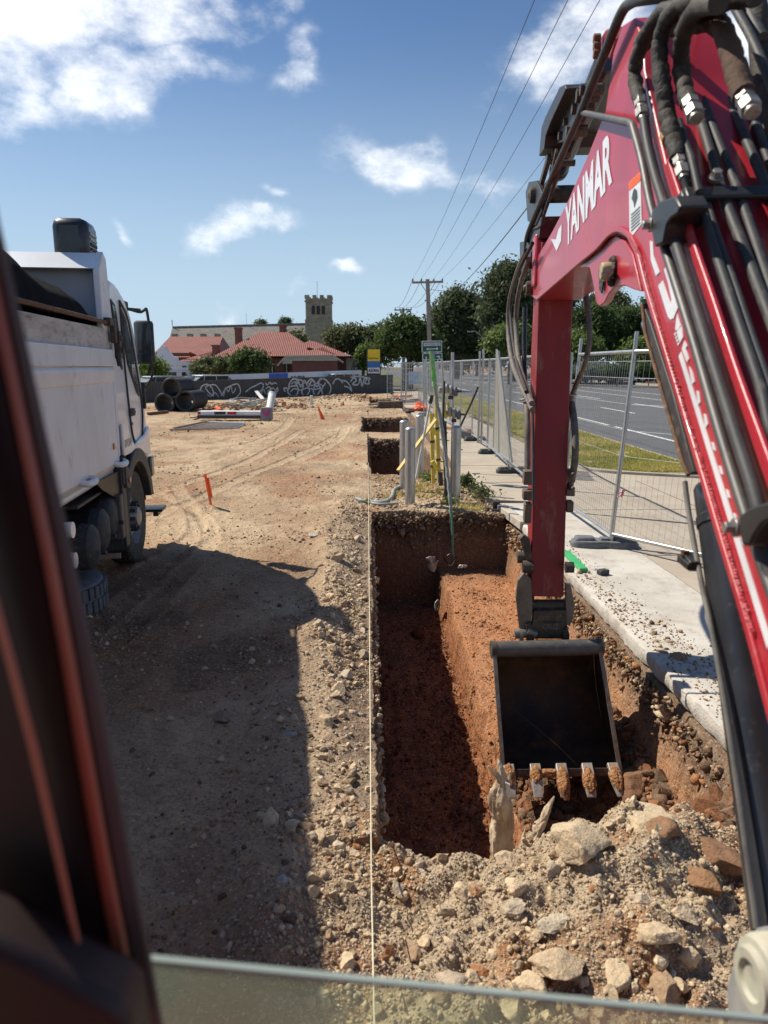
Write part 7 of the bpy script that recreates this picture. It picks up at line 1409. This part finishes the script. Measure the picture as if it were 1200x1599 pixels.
# ================================================================== BUILDINGS
def hip(mb, x0, x1, y0, y1, z0, z1, ridge=.0, axis='x'):
    cy = (y0+y1)/2; cx = (x0+x1)/2; d = (y1-y0)/2
    if axis == 'x': r0, r1 = Vector((x0+d-ridge, cy, z1)), Vector((x1-d+ridge, cy, z1))
    else: d = (x1-x0)/2; r0, r1 = Vector((cx, y0+d, z1)), Vector((cx, y1-d, z1))
    a, b, c, e = Vector((x0, y0, z0)), Vector((x1, y0, z0)), Vector((x1, y1, z0)), Vector((x0, y1, z0))
    if axis == 'x': mb.add([a, b, c, e, r0, r1], [(0, 1, 5, 4), (1, 2, 5), (2, 3, 4, 5), (3, 0, 4), (3, 2, 1, 0)])
    else: mb.add([a, b, c, e, r0, r1], [(0, 1, 4), (1, 2, 5, 4), (2, 3, 5), (3, 0, 4, 5), (3, 2, 1, 0)])
def X(px, Y): return D(px, 572, Y).x
def Z(py, Y): return D(600, py, Y).z
# middle house
Y = 76; hs = thing('brick_house', 'wide red brick house with large red metal hip roof in the middle', 'house', (X(450, Y), Y, 0))
mb = MB(); mb.box(((X(340, Y)+X(515, Y))/2, Y+7, 1.6), (X(515, Y)-X(340, Y), 12, 3.3)); mb.build('wall', M['brick'], hs)
mb = MB(); hip(mb, X(328, Y), X(505, Y), Y+.2, Y+14, Z(559, Y), Z(514, Y), axis='x', ridge=2.6); rf = mb.build('roof', M['redroof'], hs, smooth=None)
mb = MB(); hip(mb, X(415, Y-3), X(550, Y-3), Y-3, Y+5, Z(556, Y-3), Z(531, Y-3)); mb.build('roof', M['redroof'], hs, smooth=None)
mb = MB(); mb.box(((X(452, Y-2)+X(531, Y-2))/2, Y+.5, 1.35), (X(531, Y-2)-X(452, Y-2), 5, 2.7)); mb.build('wall', M['brick'], hs)
# projecting gable front in brick with cream gable
y2 = Y-4.5; mb = MB(); mb.box(((X(457, y2)+X(527, y2))/2, y2+1.5, 1.35), (X(527, y2)-X(457, y2), 3, 2.6)); mb.build('bay_wall', M['brick'], hs)
mb = MB(); hip(mb, X(450, y2-.4), X(530, y2-.4), y2-.4, y2+6, Z(556, y2), Z(541, y2)); mb.build('bay_roof', M['redroof'], hs, smooth=None)
def q2(px, py, o=.3): return (X(px, y2), y2-o, Z(py, y2))
mb = MB(); mb.prism([q2(448, 557), q2(521, 556), q2(528, 561), q2(528, 563.5), q2(457, 563.5), q2(457, 568), q2(441, 568)], (0, .12, 0)); mb.build('cream_gable', M['cream'], hs)
mb = MB()
for a_, b_ in (((434, 571), (448, 556.5)), ((448, 556.5), (521, 555.5)), ((521, 555.5), (537, 566))): mb.bar(q2(*a_, .42), q2(*b_, .42), .14, .16)
mb.build('white_fascia', M['cream'], hs)
for x0, x1, y0, y1 in ((424, 432, 568, 584), (446, 454, 568, 584)): mb = MB(); mb.box((X((x0+x1)/2, Y-1), Y-2.2, Z((y0+y1)/2, Y-2)), (X(x1, Y)-X(x0, Y), .12, Z(y0, Y)-Z(y1, Y))); w_ = mb.build('window', M['glassdark'], hs); mb = MB(); mb.box((X((x0+x1)/2, Y-1), Y-2.28, Z((y0+y1)/2, Y-2)), (.08, .06, Z(y0, Y)-Z(y1, Y))); mb.build('frame', M['cream'], w_)
for px, y0, y1, Yc in ((375, 513, 533, Y+6), (444, 509, 531, Y+8), (339, 540, 548, Y+3)): mb = MB(); mb.box((X(px, Yc), Yc, (Z(y0, Yc)+Z(y1, Yc)+(-1))/2), (X(px+5, Yc)-X(px-5, Yc), .8, Z(y0, Yc)-Z(y1, Yc)+1)); ch = mb.build('chimney', M['brick'], rf); mb = MB(); mb.box((X(px, Yc), Yc, Z(y0, Yc)), (X(px+6, Yc)-X(px-6, Yc), .95, .16)); mb.build('chimney_cap', M['brick'], ch)
mb = MB(); mb.bar((X(328, Y), Y+.1, Z(559, Y)-.05), (X(420, Y), Y+.1, Z(559, Y)-.05), .12, .14); mb.build('gutter', M['plastic'], rf)
# cream annexe with glazed doors at the right end
an = thing('cream_annexe', 'low cream building with glazed doors beside the tall sign', 'building', (X(552, Y), Y-2, 0))
mb = MB(); mb.box(((X(528, Y-2)+X(570, Y-2))/2, Y+1, 1.55), (X(570, Y-2)-X(528, Y-2), 5, 3.1)); mb.build('wall', M['cream'], an); mb = MB(); mb.box(((X(526, Y-2)+X(572, Y-2))/2, Y+.9, Z(557, Y-2)), (X(572, Y-2)-X(526, Y-2), 5.6, .22)); mb.build('roof', M['plastic'], an)
for px in (551, 561): mb = MB(); mb.box((X(px, Y-2), Y-1.55, Z(573, Y-2)), (.5, .06, 1.0)); w_ = mb.build('window', M['glassdark'], an); mb = MB(); q = (X(px, Y-2), Y-1.6, Z(573, Y-2)); mb.bar((q[0]-.28, q[1], q[2]-.5), (q[0]-.28, q[1], q[2]+.5), .06, .06); mb.bar((q[0]+.28, q[1], q[2]-.5), (q[0]+.28, q[1], q[2]+.5), .06, .06); mb.build('frame', M['signwhite'], w_)
mb = MB(); mb.box((X(534, Y-2), Y-1.56, Z(570, Y-2)), (.9, .06, 1.6)); mb.build('brick_panel', M['brick'], an)
# left house
Y = 84; hs = thing('brick_house', 'brick house with a steep red hip roof behind the white shop', 'house', (X(285, Y), Y, 0))
mb = MB(); mb.box(((X(243, Y)+X(330, Y))/2, Y+6, 1.8), (X(330, Y)-X(243, Y), 11, 3.6)); mb.build('wall', M['brick'], hs)
mb = MB(); hip(mb, X(236, Y), X(338, Y), Y, Y+14, Z(558, Y), Z(522, Y), ridge=6.5); rf = mb.build('roof', M['redroof'], hs, smooth=None)
y3 = Y-6; mb = MB(); hip(mb, X(278, y3), X(330, y3), y3, y3+6, Z(564, y3), Z(548, y3)); mb.build('roof', M['redroof'], hs, smooth=None); mb = MB(); mb.box((X(304, y3), y3+3, 1.4), (X(326, y3)-X(282, y3), 5, 2.9)); mb.build('wall', M['brick'], hs)
# white shop with a curved parapet
Y = 66; ws = thing('white_shop', 'white painted shop with curved parapet and shop name at the left', 'shop', (X(265, Y), Y, 0))
par = [(242, 600), (242, 556), (246, 554), (248, 548), (252, 546), (253, 541), (257, 539), (261, 542), (263, 548), (268, 552), (272, 557), (278, 558), (279, 564), (297, 565), (297, 600)]
mb = MB(); mb.prism([(X(px, Y), Y, Z(py, Y)) for px, py in par], (0, .35, 0)); wl = mb.build('parapet', M['white_wall'], ws); mb = MB(); mb.box((X(269.5, Y), Y+3.4, Z(566, Y)/2), (X(297, Y)-X(242, Y)-.1, 6, Z(566, Y))); mb.build('wall', M['white_wall'], ws)
for x0, x1, y0, y1 in ((258, 275, 580, 594), (284, 290, 580, 594)): mb = MB(); mb.box((X((x0+x1)/2, Y), Y-.02, Z((y0+y1)/2, Y)), (X(x1, Y)-X(x0, Y), .1, Z(y0, Y)-Z(y1, Y))); w_ = mb.build('window', M['glassdark'], ws); mb = MB(); mb.box((X((x0+x1)/2, Y), Y-.06, Z(y0, Y)), (X(x1, Y)-X(x0, Y)+.1, .1, .08)); mb.build('lintel', M['white_wall'], w_)
mb = MB(); mb.box((X(279, Y), Y-.05, Z(580, Y)), (X(297, Y)-X(258, Y), .14, .1)); mb.build('awning_band', M['white_wall'], ws)
text_mesh('Jetts', (X(284.5, Y), Y-.01, Z(575, Y)), (X(291.5, Y), Y-.01, Z(575, Y)), (X(284.5, Y), Y-.01, Z(570, Y)), M['dark_decal'], 'lettering', wl, th=.01, bold=.03, n=Vector((0, -1, 0)))
# church: long nave roof and battlemented tower
Y = 150; ch = thing('church_nave', 'long grey slate roofed church nave behind the red roofs', 'church', (X(370, Y), Y, 0))
x0, x1 = X(257, Y), X(482, Y); mb = MB(); mb.box(((x0+x1)/2, Y+8, 2.5), (x1-x0, 14, 5)); mb.build('wall', M['stone'], ch)
zt0, zt1 = Z(514, Y), Z(505.5, Y); mb = MB(); zr = (Z(511, Y)+Z(503, Y))/2+.2
mb.add([(x0, Y, 4.0), (x1, Y, 4.0), (x1, Y+8, zr+.35), (x0, Y+8, zr-.4), (x0, Y+16, 4.0), (x1, Y+16, 4.0)], [(0, 1, 2, 3), (3, 2, 5, 4), (0, 3, 4), (1, 5, 2)]); rf = mb.build('roof', M['slate'], ch, smooth=None)
for px in (272, 296, 317, 339): 
    mb = MB(); q = D(px, 523, Y+3.4); mb.box(q + Vector((0, .7, -.1)), (.9, 2.0, .7)); mb.build('roof_vent', M['stone'], rf); 
mb = MB(); mb.bar((x0, Y+8, zr-.3), (x1, Y+8, zr+.45), .3, .3); mb.build('ridge', M['slate'], rf)
mb = MB(); mb.cyl((x0, Y+8, zr), (x0, Y+8, zr+1.2), .08, 6); mb.build('finial', M['black'], rf); mb = MB(); mb.cyl((X(378, Y), Y+8, zr), (X(378, Y), Y+8, zr+2.6), .04, 6); mb.build('lightning_rod', M['galv'], rf)
Y = 140; tw = thing('church_tower', 'square sandstone church tower with battlements and three arched openings', 'tower', (X(499, Y), Y, 0))
cx = X(499, Y); wd = X(519, Y)-X(480, Y); zt = Z(466, Y); mb = MB(); mb.box((cx, Y+wd/2, zt/2), (wd, wd, zt)); tb = mb.build('shaft', M['stone'], tw)
mb = MB(); mb.box((cx, Y+wd/2, zt-.5), (wd+.35, wd+.35, .25)); mb.box((cx, Y+wd/2, Z(500, Y)), (wd+.35, wd+.35, .25)); mb.build('string_course', M['stone'], tw)
zc = Z(499, Y)/2; mb = MB(); mb.box((cx, Y+wd/2, zc), (wd+.3, wd+.3, Z(499, Y))); mb.build('lower_stage', M['stone'], tw)
for k in range(4): 
    q = -wd/2+.35+k*(wd-.7)/3
    for (dx, dy) in ((q, 0), (q, wd), (-wd/2+.2, wd/2+q), (wd/2-.2, wd/2+q)): mb = MB(); mb.box((cx+dx, Y+dy+(.2 if dy == 0 else -.2 if dy == wd else 0), zt+.3), (.75, .4, .62)); mb.build('merlon', M['stone'], tw)
for k in (-1, 0, 1):
    bx = cx + k*.95; w_ = .34; z0, z1 = Z(491, Y), Z(480, Y); mb = MB(); mb.prism([(bx-w_, Y-.03, z0), (bx+w_, Y-.03, z0), (bx+w_, Y-.03, z1)] + [(bx + w_*math.cos(R(a)), Y-.03, z1 + w_*math.sin(R(a))) for a in (30, 60, 90, 120, 150)] + [(bx-w_, Y-.03, z1)], (0, .1, 0)); mb.build('belfry_opening', mat('louvre_brown', (.05, .022, .016)), tw)
mb = MB(); mb.cyl((cx, Y-.04, Z(520, Y)), (cx, Y+.1, Z(520, Y)), .32, 20); mb.build('round_window', M['glassdark'], tw); mb = MB(); mb.cyl((cx-.3, Y+wd/2, zt), (cx-.3, Y+wd/2, Z(437, Y)), .05, 6); mb.build('flagpole', M['galv'], tw)
# banner behind the fence
Y0, Y1 = 52, 64; bn = thing('banner', 'long white banner with a blue block and black lettering behind the fence', 'banner', tuple(D(440, 590, 58)))
bn_a, bn_b = D(282, 590, Y0), D(565, 590, Y1); bn_n = Vector(((bn_b-bn_a).y, -(bn_b-bn_a).x, 0)).normalized()
def BN_(px, py, o=0): return PP(px, py, bn_a + bn_n*o, bn_n)
def bt(px): return 587.5 + (578-587.5)*(px-282)/(565-282)
mb = MB(); mb.prism([BN_(282, bt(282)), BN_(565, bt(565)), BN_(565, 602), BN_(282, 606)], -bn_n*.05); bb = mb.build('panel', M['bannerwhite'], bn)
mb = MB(); mb.prism([BN_(421, bt(421)+.6, .05), BN_(450, bt(450)+.6, .05), BN_(450, 602, .05), BN_(421, 603, .05)], -bn_n*.03); mb.build('blue_block', M['bannerblue'], bn)
text_mesh('ASURIA', BN_(453.5, 591.5, .03), BN_(477, 590.5, .03), BN_(453.5, 587.2, .03), M['dark_decal'], 'lettering', bn, th=.01, bold=.03, n=Vector((0, -1, 0)))
text_mesh('MILLIE', BN_(538.5, 589, .03), BN_(561, 588, .03), BN_(538.5, 585.2, .03), M['dark_decal'], 'lettering', bn, th=.01, bold=.02, n=Vector((0, -1, 0)))
mb = MB(); mb.bar(BN_(282, bt(282)) + Vector((0, .1, 0)), BN_(565, bt(565)) + Vector((0, .1, 0)), .06, .06); mb.build('top_bar', M['plastic'], bn)
# pylon sign
Y = 60; py_ = thing('pylon_sign', 'tall sign with yellow, blue and white panels beside the steel fence', 'sign', (X(584, Y), Y, 0)); xl, xr_ = X(573.5, Y), X(594, Y)
mb = MB(); mb.box(((xl+xr_)/2, Y+.1, Z(544, Y)/2), (xr_-xl+.1, .2, Z(544, Y))); mb.build('frame', M['black'], py_, bevel=.01)
for nm, y0, y1, mt in (('yellow_panel', 545.5, 564, 'signyellow'), ('blue_panel', 564.5, 573.5, 'signblue'), ('white_panel', 574, 583, 'signwhite')): mb = MB(); mb.box(((xl+xr_)/2+.02, Y-.02, (Z(y0, Y)+Z(y1, Y))/2), (xr_-xl-.08, .05, Z(y0, Y)-Z(y1, Y))); pn = mb.build(nm, M[mt], py_)
text_mesh('RayWhite', (xl+.14, Y-.05, Z(561.5, Y)), (xr_-.14, Y-.05, Z(561.5, Y)), (xl+.14, Y-.05, Z(558, Y)), M['dark_decal'], 'lettering', py_, th=.01, bold=.02, n=Vector((0, -1, 0)))
text_mesh('ASURIA', (xl+.1, Y-.05, Z(581, Y)), (xr_-.1, Y-.05, Z(581, Y)), (xl+.1, Y-.05, Z(576, Y)), M['dark_decal'], 'lettering', py_, th=.01, bold=.03, n=Vector((0, -1, 0)))
# green street sign
Y = 31; gs = thing('street_sign', 'green road name sign with white double arrow on a post', 'sign', (X(674, Y), Y, 0))
def SX(px, py, o=0): return D(px, py, Y-o)
def rect(mb, x0, y0, x1, y1, o, th=.02): mb.prism([SX(x0, y0, o), SX(x1, y0-.6, o), SX(x1, y1-.6, o), SX(x0, y1, o)], (0, th, 0))
for px in (664, 684): mb = MB(); mb.cyl(SX(px, 625, -.05), SX(px, 534, -.05), .03, 10); mb.build('post', M['galv'], gs)
mb = MB(); rect(mb, 659, 532.5, 690.5, 550.5, .0); b1_ = mb.build('upper_board', M['signwhite'], gs, bevel=.004); mb = MB(); rect(mb, 660.2, 533.6, 689.4, 549.4, .006, .01); mb.build('green_face', M['signgreen'], b1_)
mb = MB(); rect(mb, 662, 535.4, 688, 540.4, .012, .008); mb.build('name_strip', M['signwhite'], b1_)
text_mesh('WOODVILLE RD', SX(663, 539.6, .014), SX(687, 539.1, .014), SX(663, 536.3, .014), M['dark_decal'], 'lettering', b1_, th=.004, bold=.02, n=Vector((0, -1, 0)))
mb = MB(); mb.prism([SX(x, y, .014) for x, y in [(666, 545), (669, 542.4), (669, 544.3), (682, 543.9), (682, 542.0), (685, 544.5), (682, 547), (682, 545.2), (669, 545.7), (669, 547.6)]], (0, .006, 0)); mb.build('double_arrow', M['signwhite'], b1_)
mb = MB(); rect(mb, 660, 551.8, 691, 562, .0); b2_ = mb.build('lower_board', M['signwhite'], gs, bevel=.004); mb = MB(); rect(mb, 661, 552.7, 690, 561.2, .006, .01); mb.build('green_face', M['signgreen'], b2_)
mb = MB(); rect(mb, 673.5, 552.7, 680, 561.2, .012, .008); mb.build('blue_square', M['signblue'], b2_)
text_mesh('P', SX(675, 560.2, .014), SX(678, 560.2, .014), SX(675, 554, .014), M['signwhite'], 'lettering', b2_, th=.004, bold=.03, n=Vector((0, -1, 0)))
mb = MB(); mb.prism([SX(x, y, .014) for x, y in [(682, 556.2), (685, 556.2), (684.4, 554.6), (687.6, 556.4), (686.8, 560.4), (685.6, 560.4), (685.6, 557.6), (682, 557.6)]], (0, .006, 0)); mb.build('arrow', M['signwhite'], b2_)

# ================================================================== POLES AND WIRES
def stobie(px_b, px_t, py_t, Y, label, arm_hw, r=.16, light=False):
    base = Vector((X(px_b, Y), Y, 0)); top = D(px_t, py_t, Y); t = thing('power_pole', label, 'pole', tuple(base))
    mb = MB(); mb.bar(base, top, .17, .30); mb.build('mast', M['stonepole'], t, bevel=.01)
    for s in (-1, 1): mb = MB(); mb.bar(base + Vector((.12*s, 0, 0)), top + Vector((.05*s, 0, 0)), .035, .2); mb.build('steel_edge', M['rust'], t)
    d = (top-base).normalized(); c = top - d*.25; a, b = c + Vector((-arm_hw, 0, .0)), c + Vector((arm_hw, 0, .06)); mb = MB(); mb.bar(a, b, .12, .16); ca = mb.build('crossarm', M['stonepole'], t, bevel=.01)
    for s in (-1, 1): mb = MB(); mb.bar(c - d*.9, c + Vector((arm_hw*.45*s, 0, -.05)), .04, .04); mb.build('arm_brace', M['rust'], t)
    tips = []
    for k in (-.95, -.4, .4, .95): q = c + Vector((arm_hw*k, 0, .08)); mb = MB(); mb.lathe([(.03, 0), (.06, .05), (.045, .1), (.06, .15), (.03, .22), (0, .24)], q, (0, 0, 1), 10); mb.build('insulator', M['rust'], ca); tips.append(q + Vector((0, 0, .24)))
    return t, tips, top
_, T1, top1 = stobie(674, 668, 436, 58, 'tall power pole with crossarm behind the green street sign', 1.22)
_, T2, top2 = stobie(631, 630, 481, 92, 'smaller distant power pole above the street tree', 1.05)
mb = MB(); q = D(672, 484, 58); mb.box(q + Vector((.6, 0, 0)), (1.2, .08, .08)); single(mb, 'pole_bracket', M['stonepole'], 'short side arm halfway up the tall power pole', 'bracket') if False else None
def wire(a, b, sag, label, r=.011):
    pts = [a.lerp(b, t/24) - UP*sag*4*(t/24)*(1-t/24) for t in range(25)]; mb = MB(); mb.tube(pts, r, 5); return single(mb, 'power_wire', M['wire'], label, 'wire', 'overhead power wires', smooth=True)
ends = [(835, 0), (887, 0), (937, 0), (990, 60)]; names = ['leftmost overhead wire rising from the pole to the top edge', 'second overhead wire from the left', 'third overhead wire from the left', 'fourth overhead wire, passing behind the boom']
for k in range(4):
    e = D(*ends[k], 14.0 if k < 3 else 15.0); a = T1[k]; d = e-a; far_ = a + d*1.25; pts = []
    s = .6; P2 = [a.lerp(far_, t/24) for t in range(25)]; sg = lambda u: -UP*s*4*u*(1-u)
    corr = sg(1/1.25); pts = [p + sg(t/24) - corr*(t/24*1.25 if t/24*1.25 < 1 else 1) for t, p in enumerate(P2)]
    mb = MB(); mb.tube(pts, .0075, 5); single(mb, 'power_wire', M['wire'], names[k], 'wire', 'overhead power wires', smooth=True)
lowa = D(673, 472, 58); e = D(905, 215, 13.0); d = e-lowa; mb = MB(); mb.tube([lowa + d*(t/24*1.3) - UP*1.3*4*(t/24)*(1-t/24) + UP*1.3*4*(1/1.3)*(1-1/1.3)*min(1, t/24*1.3) for t in range(25)], .014, 6); single(mb, 'power_wire', M['wire'], 'thick lower service cable sweeping up behind the boom tip', 'wire', 'overhead power wires', smooth=True)
for k in range(4): wire(T2[k], T1[k], .7, ['lowest left', 'left inner', 'right inner', 'right outer'][k] + ' wire strung between the two power poles', .018)
for i, (p, q, sgx) in enumerate([((676, 472, 58), (842, 512, 75), 1.0), ((674, 452, 58), (760, 444, 90), .4), ((668, 490, 58), (640, 486, 90), .6), ((676, 484, 58), (830, 530, 85), 1.5)]): wire(D(*p), D(*q), sgx, ['drooping wire crossing before the eucalypts', 'thin level wire running right from the pole top', 'short slack wire left of the tall pole', 'lowest drooping wire across the road'][i], .016)
lp = thing('street_lamp', 'slim street lamp with a curved arm before the eucalypt', 'lamp', (X(757, 100), 100, 0)); mb = MB(); mb.tube(spline([D(757, 575, 100), D(756, 540, 100), D(752, 525, 100), D(744, 518, 100), D(737, 517, 100)], 5), .07, 8); mb.build('pole', M['galv'], lp, smooth=True); mb = MB(); mb.box(D(735, 518, 100), (.8, .3, .16)); mb.build('lamp_head', M['fitting'], lp, bevel=.04)
# far verge strip
sheet('far_verge', [(32.6, 40), (37, 40), (37, 70), (32.6, 70)], .14, .1, mat('bark_mulch', (.20, .125, .08), (.13, .08, .05), 3, .95, bump=.5))
sheet('far_lawn', [(32.6, 110), (60, 110), (60, 190), (32.6, 190)], .15, .1, mat('far_grass', (.16, .20, .05), (.10, .14, .035), .5, .95))
sheet('car_park', [(39, 72), (75, 72), (75, 105), (39, 105)], .085, .1, M['asphalt'])
sheet('side_street', [(-60, 62), (6, 66), (6, 72), (-60, 69)], .03, .05, M['asphalt'])
sheet('crossing_street', [(-20, 74.2), (40, 74.2), (40, 74.6), (-20, 74.6)], .04, .05, M['kerb'])
